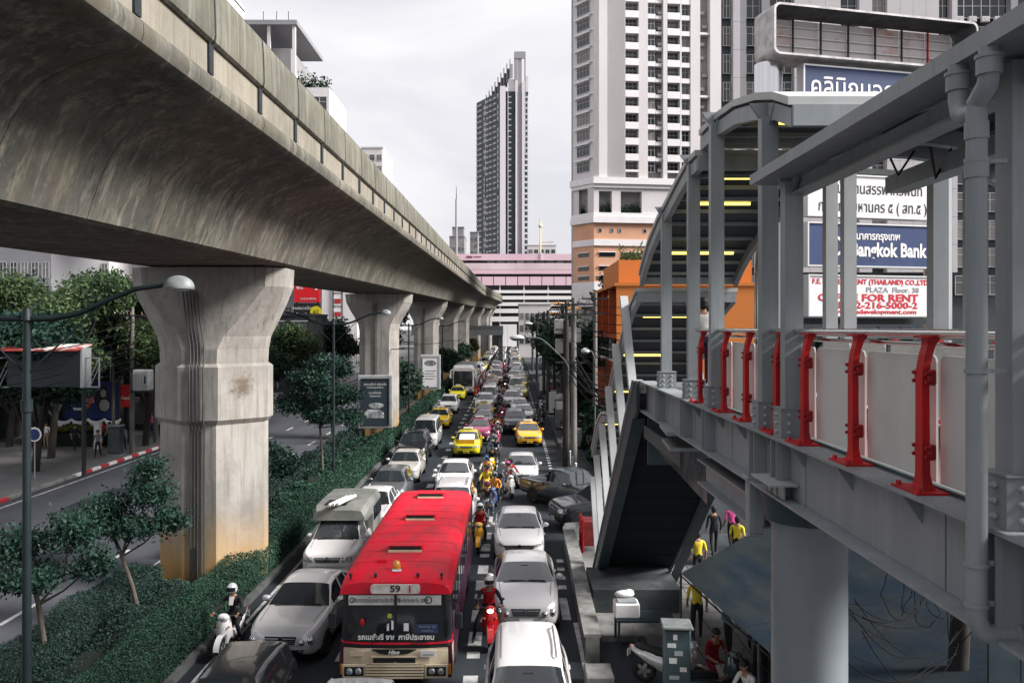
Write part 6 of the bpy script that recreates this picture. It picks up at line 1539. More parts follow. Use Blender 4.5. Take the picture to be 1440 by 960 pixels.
NUM = 'first second third fourth fifth sixth seventh eighth ninth tenth eleventh twelfth thirteenth fourteenth fifteenth sixteenth seventeenth eighteenth nineteenth twentieth'.split()
def ordw(n):
    if n <= 20: return NUM[n - 1]
    tens = {2: 'twenty', 3: 'thirty', 4: 'forty', 5: 'fifty'}[n // 10]
    return tens + '-' + NUM[n % 10 - 1] if n % 10 else {3: 'thirtieth', 4: 'fortieth', 2: 'twentieth', 5: 'fiftieth'}[n // 10]
KW = {'sedan': 'sedan', 'taxi': 'taxi', 'saloon': 'luxury saloon', 'city': 'compact sedan', 'lancer': 'sedan', 'hatchback': 'hatchback', 'suv': 'SUV', 'mpv': 'people carrier', 'minivan': 'minivan', 'pickup': 'pickup truck'}
CATS = {'suv': 'SUV', 'minivan': 'van', 'taxi': 'taxi', 'pickup': 'pickup truck', 'mpv': 'van'}
def car(kind, col, x, dfront, label, h=0.0, group='cars queuing towards the camera'):
    c, t = CARS[kind]
    o = place(t, (x, dfront + c.L / 2, 0), h, label, group, {M_BODY.name: PAINT[col]}, CATS.get(kind, 'car'))
    return o

# left lane, beside the hedge
car('hatchback', 'black', -5.38, 14.6, 'black car with a glossy roof at the bottom left of the picture')
car('saloon', 'silver', -5.35, 20.3, 'silver saloon with twin round headlamps left of the red bus', R(-3))
car('sedan', 'white', -5.6, 32.9, 'white sedan right behind the canopied white pickup')
car('hatchback', 'grey', -5.55, 38.0, 'dark grey hatchback between the white sedan and the silver sedan by the hedge')
car('sedan', 'champagne', -5.6, 43.9, 'silver sedan directly in front of the black pickup by the hedge')
car('suv', 'black', -5.85, 49.9, 'black SUV in front of the silver minivan by the hedge')
car('minivan', 'silver', -5.7, 56.0, 'boxy silver minivan in front of the yellow taxi by the hedge')
car('taxi', 'yellow', -5.75, 67.6, 'plain yellow taxi with a dark windscreen in the lane by the hedge')
car('mpv', 'pearl', -5.85, 79.5, 'white people carrier behind the plain yellow taxi by the hedge')
car('taxi', 'lemon', -5.9, 93.8, 'yellow and green taxi just before the white coach')
# middle lane, behind the bus
car('suv', 'white', -2.35, 32.6, 'white SUV tucked right behind the red bus')
car('sedan', 'white', -2.75, 40.3, 'white sedan behind the white SUV that follows the bus')
car('taxi', 'lemon', -2.75, 52.8, 'yellow green taxi with a goods rack on its bonnet')
car('taxi', 'pink', -2.25, 59.9, 'bright pink taxi behind the yellow green taxi')
car('sedan', 'slate', -2.2, 66.8, 'dark sedan between the pink taxi and a yellow taxi')
car('taxi', 'yellow', -2.35, 72.6, 'yellow taxi behind the dark sedan in the middle lane')
car('suv', 'white', -2.5, 80.6, 'white SUV behind the middle lane yellow taxi')
# right lane
car('mpv', 'pearl', .35, 14.7, 'pale silver people carrier at the bottom of the right lane, seen from above')
car('saloon', 'silver', .40, 22.3, 'silver luxury saloon second from the camera in the right lane')
car('city', 'white', .30, 28.9, 'white compact sedan third from the camera in the right lane')
car('lancer', 'silver', .56, 42.6, 'silver sedan with a three diamond badge behind the crossing dark pickup')
car('taxi', 'amber', 1.22, 57.4, 'orange yellow taxi with an amber body in the right lane', R(2))
car('suv', 'slate', .35, 64.0, 'dark fronted SUV half hidden behind the amber taxi')
car('sedan', 'white', 1.15, 71.2, 'white sedan behind the dark fronted SUV in the right lane')
car('hatchback', 'white', .85, 77.6, 'white hatchback nosing behind the white sedan in the right lane')
car('suv', 'silver', .15, 84.0, 'silver SUV leading the dense far queue of the right lane')
# from the side street
px_ = CARS['pickup']
car('pickup', 'slate', 2.64, 38.7 - px_[0].L / 2, 'dark slate pickup truck with an open bed crossing into the side street', math.atan2(.615, .79), 'vehicles at the side street')
car('suv', 'black', 3.95, 34.9 - CARS['suv'][0].L / 2, 'black SUV nosing out of the side street behind the stair', -R(74), 'vehicles at the side street')

rr = random.Random(5)
fcol = ['white'] * 9 + ['silver'] * 5 + ['pearl'] * 5 + ['black', 'grey', 'beige', 'yellow', 'lemon', 'pink', 'champagne', 'slate', 'amber', 'green']
for lane, lx, y, n0, pitch in (('left', -5.6, 118, 12, 5.9), ('middle', -2.4, 87.5, 10, 5.4), ('right', .75, 90.5, 10, 5.4)):
    n = n0
    while y < 325:
        kind = rr.choice(['sedan', 'sedan', 'hatchback', 'suv', 'mpv', 'minivan', 'taxi']); col = rr.choice(['yellow', 'lemon', 'pink', 'amber']) if kind == 'taxi' else rr.choice(fcol)
        x = lx + rr.uniform(-.35, .35) + (.5 if lane == 'right' and n % 2 else 0); h = R(rr.uniform(-2.5, 2.5))
        cn = {'pearl': 'off-white', 'champagne': 'champagne', 'lemon': 'yellow green', 'slate': 'dark slate'}.get(col, col)
        lab = f'{cn} {KW[kind]}, {ordw(n)} vehicle from the camera in the {lane} lane'
        if y < 150: car(kind, col, x, y, lab, h)
        else:
            fk = kind if kind in FARM else 'sedan'; c = CARS[fk][0]
            o = obj({'suv': 'sport_utility_car', 'mpv': 'people_carrier', 'minivan': 'minivan', 'sedan': 'taxi' if kind == 'taxi' else 'sedan'}.get(fk, fk), FARM[fk], None, (x, y + c.L / 2, 0), h)
            o.material_slots[0].link = 'OBJECT'; o.material_slots[0].material = PAINT[col]; tag(o, lab, CATS.get(kind, 'car'), 'cars queuing towards the camera')
        y += pitch + rr.uniform(-.25, .6); n += 1
# goods rack on the yellow-green taxi's bonnet
t = thing('goods_rack', 'white and orange rack of goods strapped on the yellow green taxi', 'rack', (-2.75, 53.3, .98)); b = MB(); b.cbox((0, .3, .16), (.95, .9, .2), b=.03, M=Matrix.Rotation(R(16), 3, 'X')); b.build('sheet', M_WHITE, t); b = MB(); b.box(-.5, .5, -.35, -.3, -.12, .16); b.box(-.5, -.44, -.29, .5, -.1, .0); b.build('frame', PAINT['amber'], t)

# pickup with a dented canopy and a roll of white sheet on top
c, t0 = CARS['pickup']
t = copy_tree(t0, None, {M_BODY.name: PAINT['pearl']}); t.location = (-5.72, 26.6 + c.L / 2, 0); t['label'] = 'white pickup truck with a grey canopy, its roof open above the cab'; t['group'] = 'cars queuing towards the camera'; t['category'] = 'pickup truck'
M_CANOPY = mat('canopy_grey', (.20, .205, .19), .7, var=.8, scale=1.6, dark=(.12, .125, .115))
def cs(y, w, z0, z1): return [(-w, y, z0), (w, y, z0), (w * .99, y, z1 - .22), (w * .86, y, z1 - .03), (w * .5, y, z1), (-w * .5, y, z1), (-w * .86, y, z1 - .03), (-w * .99, y, z1 - .22)]
b = MB(); b.loft([cs(-.75, .86, 1.68, 2.02), cs(-.5, .92, 1.66, 2.16), cs(.6, .93, 1.64, 2.18)]); b.loft([cs(.601, .93, .92, 2.18), cs(2.4, .92, .92, 2.16), cs(2.5, .88, .92, 2.05)]); can = b.build('canopy', M_CANOPY, t)
b = MB(); b.cbox((-.12, -.25, 2.19), (.72, .62, .05), b=.02); b.build('roof_opening', M_BLACK, can)
for i in range(3): b = MB(); b.cyl((-.28 + i * .14, -.95, 2.22 + .02 * i), (.1 + i * .14, .2, 2.28 + .02 * i), .055, n=10); b.build('white_roll', M_WHITE, can)
for s in (-1, 1):
    for k in range(3): b = MB(); b.box(s * .935 - .008, s * .935 + .008, .75 + k * .58, 1.25 + k * .58, 1.35, 1.85); b.build('canopy_window', M_CGLASS, can)

# ------------------------------------------------------------------ the red bus
bus = thing('city_bus', 'old red roofed city bus, route 59, with a cream front in the middle lane', 'bus', (-2.52, 18.7, 0))
W2, LB = 1.225, 10.2
M_BRED = mat('bus_red', (0.70, 0.003, 0.026), .58, var=.95, scale=1.9, dark=(.44, .018, .034), spec=.3, detail=10, stretch=(1, .5, 1)); M_CREAM_B = mat('bus_cream', (0.58, 0.49, 0.36), .45, var=.5, scale=2.2, dark=(.42, .33, .22)); M_MAROON = mat('bus_maroon', (.06, .012, .03), .45, var=.8, scale=2, dark=(.025, .015, .04))
def bsec(y, w, zlo, zs, zt): return [(-w, y, zlo), (w, y, zlo), (w * 1.01, y, zs), (w * .985, y, zt - .18), (w * .93, y, zt - .09), (w * .82, y, zt - .035), (w * .5, y, zt), (0, y, zt + .015), (-w * .5, y, zt), (-w * .82, y, zt - .035), (-w * .93, y, zt - .09), (-w * .985, y, zt - .18), (-w * 1.01, y, zs)]
b = MB(); b.loft([bsec(.02, W2, .42, .8, 1.10), bsec(.06, W2 * 1.0, .40, .8, 1.12), bsec(LB, W2, .40, .8, 1.12)][0:0] or [[(-W2, y, .42), (W2, y, .42), (W2 * 1.01, y, .75), (W2, y, 1.12), (-W2, y, 1.12), (-W2 * 1.01, y, .75)] for y in (.05, LB)]); b.build('side_skirt', M_MAROON, bus)
# cream front with rounded corners
def fr(z, bow, w): return [(-w, .55, z), (-w, .16, z), (-w * .93, .05, z), (-w * .6, 0 - bow, z), (0, -.03 - bow, z), (w * .6, 0 - bow, z), (w * .93, .05, z), (w, .16, z), (w, .55, z)]
b = MB(); b.loft([fr(.42, .02, W2), fr(.60, .05, W2 + .015), fr(1.02, .04, W2 + .01), fr(1.08, .02, W2)], 0, True, True, False, True); b.build('front_panel', M_CREAM_B, bus)
b = MB(); b.loft([fr(1.082, .015, W2), fr(1.17, .01, W2 - .005)], 0, True, True, False, True); b.build('black_band', M_TRIMB, bus)
b = MB(); b.loft([fr(1.172, .035, W2 + .004), fr(1.215, .03, W2 + .002)], 0, True, True, False, True); b.build('red_trim', M_BRED, bus)
b = MB(); b.loft([fr(1.217, .01, W2 - .01), fr(2.26, -.10, W2 - .05)], 0, True, True, False, True); b.build('windscreen_surround', M_TRIMB, bus)
for s in (-1, 1):
    b = MB(); x0, x1 = s * .025, s * (W2 - .16); pts = []
    rows = []
    for j in range(7):
        k = j / 6; z = 1.26 + .96 * k; y = -.045 - .006 + .145 * k * .85; rows.append([(x0 + (x1 - x0) * i / 6, y + .012 * (i / 6) ** 2 * 4 - .004, z) for i in range(7)])
    vs = [p for r_ in rows for p in r_]; b.add(vs, [(j * 7 + i, j * 7 + i + 1, (j + 1) * 7 + i + 1, (j + 1) * 7 + i) for j in range(6) for i in range(6)], 0, True); b.build('windscreen_pane', mat('bus_glass', (.014, .018, .021), .08, spec=.6), bus)
b = MB(); b.box(-.022, .022, -.07, .05, 1.25, 2.24); b.build('centre_bar', M_TRIMB, bus)
# side windows
for s in (-1, 1):
    b = MB(); b.box(s * (W2 - .03) - .02, s * (W2 - .03) + .02, .5, LB - .1, 1.121, 1.3); b.box(s * (W2 - .03) - .02, s * (W2 - .03) + .02, .5, LB - .1, 2.1, 2.3); b.build('side_rail', M_MAROON, bus)
    for i in range(9): b = MB(); y = .7 + i * 1.04; b.box(s * (W2 - .035) - .012, s * (W2 - .035) + .012, y, y + .92, 1.305, 2.095); b.build('side_window', M_GLASS, bus); 
    for i in range(10): b = MB(); y = .60 + i * 1.04; b.box(s * (W2 - .03) - .018, s * (W2 - .03) + .018, y, y + .095, 1.305, 2.095); b.build('window_post', PAINT['purple'], bus)
b = MB(); b.box(-W2 + .06, W2 - .06, .6, LB - .02, 1.12, 2.3); b.build('inner_shade', M_BLACK, bus)
b = MB(); b.loft([[(-W2, LB, .42), (W2, LB, .42), (W2, LB, 2.3), (-W2, LB, 2.3)], [(-W2, LB + .08, .5), (W2, LB + .08, .5), (W2, LB + .08, 2.3), (-W2, LB + .08, 2.3)]]); b.build('rear_panel', M_MAROON, bus)
# roof with its visor, seams and three hooded vents
def rs(y, w, zlo, zt): return [(-w, y, zlo), (w, y, zlo), (w, y, zt - .26), (w * .96, y, zt - .14), (w * .88, y, zt - .06), (w * .7, y, zt - .015), (w * .35, y, zt), (0, y, zt + .005), (-w * .35, y, zt), (-w * .7, y, zt - .015), (-w * .88, y, zt - .06), (-w * .96, y, zt - .14), (-w, y, zt - .26)]
b = MB(); b.loft([rs(-.02, W2 - .02, 2.262, 2.52), rs(.015, W2 - .005, 2.262, 2.56), rs(.10, W2, 2.262, 2.60), rs(.35, W2 + .005, 2.262, 2.665), rs(.9, W2 + .005, 2.262, 2.71), rs(2.2, W2 + .005, 2.262, 2.735), rs(LB - 1.2, W2 + .005, 2.262, 2.72), rs(LB - .4, W2, 2.262, 2.66), rs(LB - .08, W2 - .05, 2.262, 2.55), rs(LB + .06, W2 - .15, 2.262, 2.40)], 0, True, True, True); rf = b.build('roof', M_BRED, bus)
def rz(y): return lerpf([(0, 2.56), (.35, 2.665), (.9, 2.71), (2.2, 2.735), (LB - 1.2, 2.72), (LB - .4, 2.66)], y)
for i in range(10):
    y = .95 + i * .88; b = MB(); w = W2 + .008
    b.loft([[(x, yy, z + rz(y) + .003) for x, z in ((-w * .96, -.14), (-w * .88, -.06), (-w * .7, -.015), (-w * .35, 0), (0, .005), (w * .35, 0), (w * .7, -.015), (w * .88, -.06), (w * .96, -.14))] for yy in (y, y + .035)], 0, False, False); b.build('roof_seam', mat('bus_red_seam', (.36, .004, .02), .6), rf)
for y in (1.75, 5.1, 8.2):
    b = MB(); b.prism([(y, rz(y) + .005), (y + .60, rz(y) + .005), (y + .60, rz(y) + .05), (y + .04, rz(y) + .16), (y - .02, rz(y) + .15)], 0, -.41, .41); v = b.build('vent_hood', M_BRED, rf)
    b = MB(); b.box(-.37, .37, y - .03, y - .022, rz(y) + .055, rz(y) + .135); b.build('vent_mouth', M_BLACK, v); b = MB(); b.box(-.40, .40, y - .10, y - .021, rz(y) + .006, rz(y) + .05); b.build('vent_lip', M_CREAM_B, v)
b = MB(); b.cyl((-.03, .42, 2.67), (-.03, .42, 2.71), .13, .12, 14); b.build('beacon_base', M_CHROME, rf); b = MB(); b.lathe([(.085, 0), (.09, .08), (.06, .16), (0.0, .18)], 12, 0, Matrix.Translation((-.03, .42, 2.71))); b.build('beacon', mat('beacon_amber', (.62, .25, .02), .1, coat=1), rf)
b = MB(); b.cbox((-.42, .95, 2.745), (.22, .16, .09), b=.02); b.build('roof_box', M_BRED, rf)
for x in (-1.0, -.45, .48, 1.0): b = MB(); b.cyl((x, .10, 2.55), (x, .10, 2.66), .022, n=7); b.ell((x, .09, 2.66), (.04, .04, .045), 8, 5); b.build('marker_lamp', M_DARK, rf)
b = MB(); q = rr_(-.54, .54, 2.285, 2.485, .06, 3); b.prism([(x, z) for x, z in q], 1, -.06, -.021); sg = b.build('route_board', mat('route_white', (.62, .60, .56), .5, var=.5, scale=6), rf)
text('59', .20, M_INK, sg, facing(0, -.064, 2.385), 'route_number', bold=.006, sx=1.15); b = MB(); b.box(.30, .335, -.066, -.061, 2.305, 2.465); b.build('route_bar', M_SRED, sg)
b = MB(); b.box(-1.03, -.03, .048 - .052, .05 - .048, 2.02, 2.235); b.box(.03, 1.0, .048 - .052, .05 - .048, 2.02, 2.235); nb_ = b.build('notice_strip', mat('notice_white', (.58, .57, .56), .5, var=.4, scale=3), bus)
text('บริการรถโดยสารประจำทาง', .13, M_INK, nb_, facing(-.42, -.007, 2.12), 'lettering', sx=.78); text('ให้บริการทุกวัน 2008', .12, M_INK, nb_, facing(.38, -.007, 2.12), 'lettering', sx=.7)
b = MB(); b.lathe([(.085, 0), (.06, 0)], 16, 0, facing(.72, -.008, 2.13)); b.lathe([(.06, 0), (.04, 0)], 14, 0, facing(-.95, -.008, 2.13)); b.build('notice_badge', M_INK, nb_)
text('รถเมล์ฟรี จาก ภาษีประชาชน', .155, M_WHITE, bus, facing(.02, -.066, 1.335), 'lettering', bold=.004, sx=.98)
b = MB(); b.cyl((-.12, -.052, 1.80), (-.12, -.046, 1.80), .055, n=14); b.build('yellow_sticker', mat('sticker_yellow', (.45, .45, .08), .5), bus)
b = MB(); b.ell((-.72, -.062, 1.66), (.05, .02, .09), 10, 6); b.build('red_lamp', M_RED, bus)
for x, z, w, h, m_ in ((-.16, 1.56, .05, .16, M_WHITE), (-.06, 1.60, .05, .2, M_WHITE), (.24, 1.56, .11, .17, M_WHITE), (.70, 1.53, .46, .2, M_NAVY)): b = MB(); b.box(x - w / 2, x + w / 2, -.064, -.058, z - h / 2, z + h / 2); b.build('sticker', m_, bus)
text('หมดระยะ ๕๙', .075, M_SGREY, bus, facing(.70, -.068, 1.57), 'lettering'); text('สายด่วน', .075, M_SGREY, bus, facing(.70, -.068, 1.48), 'lettering')
b = MB(); b.tube([(-.52, -.075, 1.19), (-.3, -.09, 1.45), (-.16, -.08, 1.66)], .012, 5); b.tube([(.35, -.075, 1.19), (.62, -.09, 1.24), (.95, -.08, 1.27)], .012, 5); b.build('wiper', M_TRIMB, bus)
b = MB(); b.prism([(-.52, 1.075), (.46, 1.075), (.28, .985), (.12, .965), (-.2, .965), (-.34, .985)], 1, -.085, -.05); em = b.build('emblem_plate', M_TRIMB, bus); text('Hino', .12, M_WHITE, em, facing(-.03, -.088, 1.015), 'lettering', shear=.3, bold=.004); b = MB(); b.box(-.5, .44, -.09, -.086, 1.058, 1.068); b.build('emblem_line', M_CHROME, em)
b = MB(); b.cbox((.72, -.085, .99), (.34, .02, .14), b=.006); pl_ = b.build('number_plate', M_PLATE, bus); b = MB(); b.box(.60, .84, -.098, -.0955, .96, .975); b.build('plate_print', M_INK2, pl_)
b = MB(); b.box(-.48, .44, -.075, -.055, .78, .90); gs = b.build('air_slot', M_TRIMB, bus); b = MB(); b.box(-.52, .48, -.095, -.05, .902, .925); b.box(-.52, .48, -.095, -.05, .757, .778); b.build('slot_frame', M_CREAM_B, gs)
b = MB(); b.box(-.62, .60, -.092, -.06, .45, .74); gg = b.build('grille_back', M_TRIMB, bus)
for k in range(5): b = MB(); b.box(-.64, .62, -.115, -.093, .455 + k * .062, .49 + k * .062); b.build('grille_slat', M_CREAM_B, gg)
for s in (-1, 1):
    b = MB(); b.box(s * .90 - .25, s * .90 + .25, -.085, -.02, .46, .74); hb = b.build('lamp_frame', M_CREAM_B, bus); b = MB(); b.box(s * .90 - .21, s * .90 + .21, -.09, -.0855, .50, .70); b.build('lamp_recess', M_TRIMB, hb)
    for q in (-.1, .1): b = MB(); b.ell((s * .9 + q, -.09, .60), (.075, .03, .075), 14, 6); b.build('headlight', M_HEAD, hb)
    b = MB(); b.box(s * (W2 - .06) - .05, s * (W2 - .06) + .05, .0, .2, .5, .72); b.build('indicator', M_INDIC, bus)
    b = MB(); b.cbox((s * (W2 + .16), .0, 1.68), (.17, .09, .36), b=.03); b.tube([(s * (W2 - .05), .1, 2.1), (s * (W2 + .12), .0, 2.0), (s * (W2 + .16), 0, 1.85)], .018, 5); b.build('side_mirror', M_TRIMB, bus)
b = MB(); b.cbox((-.85, -.06, .98), (.3, .02, .12), b=.005); b.build('hatch_plate', M_CREAM_B, bus)
ty, ri = wheel_mesh(.46, .26, 6)
for s in (-1, 1):
    for y in (2.0, 7.6): o = obj('tyre', ty, bus, (s * (W2 - .14), y, .46), 0 if s > 0 else pi); obj('rim', ri, o)

# ------------------------------------------------------------------ the white coach far back in the left lane
co = thing('coach', 'tall white tourist coach with a huge dark windscreen in the lane by the hedge', 'coach', (-5.6, 101, 0))
def csn(y, w, z0, zt): return [(-w, y, z0), (w, y, z0), (w, y, zt - .3), (w * .9, y, zt - .06), (w * .6, y, zt), (-w * .6, y, zt), (-w * .9, y, zt - .06), (-w, y, zt - .3)]
b = MB(); b.loft([csn(-.1, 1.15, .55, 3.3), csn(.05, 1.24, .40, 3.45), csn(.5, 1.26, .38, 3.62), csn(11.5, 1.26, .38, 3.62), csn(11.9, 1.15, .5, 3.4)]); b.build('body', PAINT['white'], co)
b = MB(); b.loft([[(-1.08, -.16, 1.15), (1.08, -.16, 1.15), (1.08, -.02, 1.15), (-1.08, -.02, 1.15)], [(-1.10, -.14, 2.0), (1.10, -.14, 2.0), (1.1, .1, 2.0), (-1.1, .1, 2.0)], [(-1.04, -.0 - .09, 3.15), (1.04, -.09, 3.15), (1.04, .2, 3.15), (-1.04, .2, 3.15)]]); b.build('windscreen', M_WSCR, co)
for s in (-1, 1):
    for k in range(7): b = MB(); b.box(s * 1.262 - .01, s * 1.262 + .01, .8 + k * 1.5, 2.2 + k * 1.5, 1.9, 3.1); b.build('side_window', M_CGLASS, co)
    b = MB(); b.ell((s * .9, -.1, .8), (.2, .06, .14), 12, 6); b.build('headlight', M_HEAD, co)
    b = MB(); b.tube([(s * 1.15, .0, 3.1), (s * 1.45, -.3, 3.0), (s * 1.5, -.32, 2.7)], .05, 6); b.cbox((s * 1.5, -.32, 2.35), (.2, .12, .65), b=.05); b.build('side_mirror', PAINT['white'], co)
    for y in (2.4, 9.2): o = obj('tyre', ty, co, (s * 1.12, y, .46), 0 if s > 0 else pi); obj('rim', ri, o)
b = MB(); b.box(-1.2, 1.2, -.14, -.06, .40, .62); b.build('bumper', PAINT['grey'], co)
b = MB(); b.box(-.45, .45, 4.2, 6.6, 3.62, 3.78); b.build('roof_unit', M_STEEL_L, co)

# silver roof of the car right in front of the bus
car('hatchback', 'silver', -2.86, 12.7, 'silver van with a ribbed roof at the bottom, right in front of the red bus')
rv = [o for o in bpy.data.objects if o.get('label', '').startswith('silver van with a ribbed')][0]
for i in range(5): b = MB(); b.box(-.5 + i * .24, -.47 + i * .24, .0, 1.3, 1.495, 1.53); b.build('roof_rib', M_BODY, rv)
# ------------------------------------------------------------------ people and motorcycles
M_SKIN_ = mat('skin', (.27, .155, .10), .6); M_HAIR = mat('hair', (.012, .011, .011), .6); M_TOP = mat('cloth_top', (.3, .3, .3), .8); M_BOT = mat('cloth_bottom', (.03, .035, .05), .8); M_SHOE = mat('shoe', (.03, .028, .027), .6); M_SLV = mat('cloth_sleeve', (.3, .3, .3), .8)
CLOTH = {k: mat('cloth_' + k, v, .8, var=.3, scale=6) for k, v in dict(white=(.62, .61, .60), black=(.015, .015, .017), red=(.42, .012, .02), yellow=(.60, .47, .03), orange=(.65, .24, .02), blue=(.045, .10, .26), navy=(.015, .02, .05), grey=(.16, .17, .18), teal=(.16, .25, .28), pink=(.55, .08, .25), denim=(.05, .08, .14), khaki=(.25, .21, .14), maroon=(.16, .012, .02), darkred=(.22, .01, .02)).items()}
def person_mesh(J, name='body'):
    """one skin grown over the joints, so that the limbs run into the trunk without seams; J: joint -> (x, y, z, radius)"""
    E = [('pelvis', 'spine'), ('spine', 'chest'), ('chest', 'neck'), ('neck', 'jaw'), ('jaw', 'skull'), ('skull', 'crown')]
    for s in 'lr': E += [('chest', 'sh' + s), ('sh' + s, 'el' + s), ('el' + s, 'wr' + s), ('wr' + s, 'pa' + s), ('pelvis', 'hi' + s), ('hi' + s, 'kn' + s), ('kn' + s, 'an' + s), ('an' + s, 'to' + s)]
    names = list(J); ix = {n: i for i, n in enumerate(names)}
    me = bpy.data.meshes.new(name); me.from_pydata([J[n][:3] for n in names], [(ix[a], ix[b]) for a, b in E], [])
    o = bpy.data.objects.new(name, me); COL.objects.link(o)
    mo = o.modifiers.new('skin', 'SKIN'); mo.use_smooth_shade = True
    for n in names:
        sv = me.skin_vertices[0].data[ix[n]]; sv.radius = (J[n][3], J[n][3] * (.72 if n in ('chest', 'spine', 'pelvis') else 1)); sv.use_root = n == 'pelvis'
    sb = o.modifiers.new('sub', 'SUBSURF'); sb.levels = 1; sb.render_levels = 1
    dg = bpy.context.evaluated_depsgraph_get(); out = bpy.data.meshes.new_from_object(o.evaluated_get(dg)); bpy.data.objects.remove(o, do_unlink=True); bpy.data.meshes.remove(me)
    # fingers: five short tapered chains rooted in each palm
    fb = MB()
    for s in 'lr':
        a, p = Vector(J['wr' + s][:3]), Vector(J['pa' + s][:3]); d = (p - a).normalized(); side = d.cross(Vector((0, 0, 1)));
        side = side.normalized() if side.length > .2 else Vector((0, -1, 0)); bend = d.cross(side).normalized(); sg = 1 if bend.z < 0 else -1
        for k in range(4):
            r0 = p + side * (.027 - .018 * k) + d * .02; ln = (.066, .075, .07, .055)[k]; fb.tube([r0, r0 + d * ln * .5 + bend * sg * .008, r0 + d * ln * .8 + bend * sg * .03], [.0095, .0085, .006], 5)
        r0 = p + side * .03 - d * .01; fb.tube([r0, r0 + side * .025 + d * .02, r0 + side * .03 + d * .05], [.011, .0095, .007], 5)
    V = [tuple(v.co) for v in out.vertices]; Fs = [tuple(p.vertices) for p in out.polygons]; nb = len(Fs); o0 = len(V)
    V += fb.v; Fs += [tuple(i + o0 for i in f) for f in fb.f]
    res = bpy.data.meshes.new(name); res.from_pydata(V, [], Fs)
    for m in (M_TOP, M_BOT, M_SKIN_, M_SHOE, M_SLV): res.materials.append(m)
    seg = [(Vector(J[a][:3]), Vector(J[b][:3]), a, b) for a, b in E]
    def near(c):
        best = None
        for a, b, na, nb2 in seg:
            ab = b - a; t = max(0, min(1, (c - a).dot(ab) / max(1e-9, ab.length_squared))); d = (c - a - ab * t).length
            if best is None or d < best[0]: best = (d, na, nb2, t)
        return best
    mi = []
    for i, p in enumerate(res.polygons):
        if i >= nb: mi.append(2); continue
        d, a, b, t = near(p.center)
        if b in ('neck', 'jaw', 'skull', 'crown') and not (b == 'neck' and t < .6): m = 2
        elif b[:2] in ('wr',): m = 4
        elif b[:2] == 'pa': m = 2
        elif b[:2] in ('kn', 'an', 'hi') or (b == 'spine' and t < .3): m = 1
        elif b[:2] == 'to': m = 3
        else: m = 0
        mi.append(m)
    res.polygons.foreach_set('material_index', mi); res.polygons.foreach_set('use_smooth', [True] * len(res.polygons)); res.update(); return res
def pose(kind):
    if kind == 'ride':
        J = dict(pelvis=(0, .28, .86, .135), spine=(0, .24, 1.04, .128), chest=(0, .15, 1.25, .148), neck=(0, .09, 1.39, .058), jaw=(0, .05, 1.46, .07), skull=(0, .04, 1.54, .098), crown=(0, .05, 1.61, .075))
        for s, g in (('l', -1), ('r', 1)): J.update({'sh' + s: (g * .19, .13, 1.31, .062), 'el' + s: (g * .31, -.08, 1.10, .046), 'wr' + s: (g * .31, -.34, 1.06, .033), 'pa' + s: (g * .31, -.41, 1.055, .034), 'hi' + s: (g * .12, .22, .84, .095), 'kn' + s: (g * .21, -.17, .74, .064), 'an' + s: (g * .20, .03, .36, .043), 'to' + s: (g * .22, -.12, .31, .037)})
    elif kind == 'ridefoot':
        J = pose('ride'); J['knl'] = (-.33, -.08, .56, .064); J['anl'] = (-.40, .02, .13, .043); J['tol'] = (-.43, -.12, .045, .037)
    elif kind == 'walk':
        J = dict(pelvis=(0, 0, .96, .125), spine=(0, .01, 1.13, .118), chest=(0, .0, 1.33, .142), neck=(0, -.01, 1.47, .055), jaw=(0, -.03, 1.535, .066), skull=(0, -.03, 1.61, .092), crown=(0, -.02, 1.675, .072),
                 shl=(-.185, .0, 1.39, .058), ell=(-.235, .08, 1.13, .042), wrl=(-.24, -.02, .90, .03), pal=(-.24, -.05, .83, .032), shr=(.185, 0, 1.39, .058), elr=(.235, .03, 1.12, .042), wrr=(.235, -.14, .92, .03), par=(.235, -.19, .86, .032),
                 hil=(-.09, 0, .90, .088), knl=(-.10, -.12, .52, .06), anl=(-.10, -.17, .10, .04), tol=(-.11, -.30, .045, .035), hir=(.09, 0, .90, .088), knr=(.10, .04, .50, .06), anr=(.10, .25, .15, .04), tor=(.11, .16, .05, .035))
    elif kind == 'stand':
        J = pose('walk'); J.update(knl=(-.10, -.02, .50, .06), anl=(-.10, .02, .09, .04), tol=(-.12, -.12, .045, .035), knr=(.10, -.02, .50, .06), anr=(.11, .02, .09, .04), tor=(.13, -.12, .045, .035), wrl=(-.22, -.18, .98, .03), pal=(-.19, -.24, .97, .032))
    else:  # sitting
        J = dict(pelvis=(0, .1, .50, .135), spine=(0, .1, .68, .125), chest=(0, .03, .89, .145), neck=(0, -.02, 1.03, .055), jaw=(0, -.06, 1.09, .066), skull=(0, -.07, 1.165, .092), crown=(0, -.05, 1.23, .072))
        for s, g in (('l', -1), ('r', 1)): J.update({'sh' + s: (g * .185, .02, .95, .06), 'el' + s: (g * .25, -.10, .70, .043), 'wr' + s: (g * .16, -.32, .66, .03), 'pa' + s: (g * .12, -.39, .65, .032), 'hi' + s: (g * .11, .03, .48, .092), 'kn' + s: (g * .17, -.36, .50, .063), 'an' + s: (g * .15, -.34, .11, .042), 'to' + s: (g * .16, -.46, .045, .036)})
    return J
BODY = {k: person_mesh(pose(k)) for k in ('ride', 'ridefoot', 'walk', 'stand', 'sit')}
HEADC = {'ride': (0, .04, 1.545), 'ridefoot': (0, .04, 1.545), 'walk': (0, -.03, 1.61), 'stand': (0, -.03, 1.61), 'sit': (0, -.07, 1.165)}
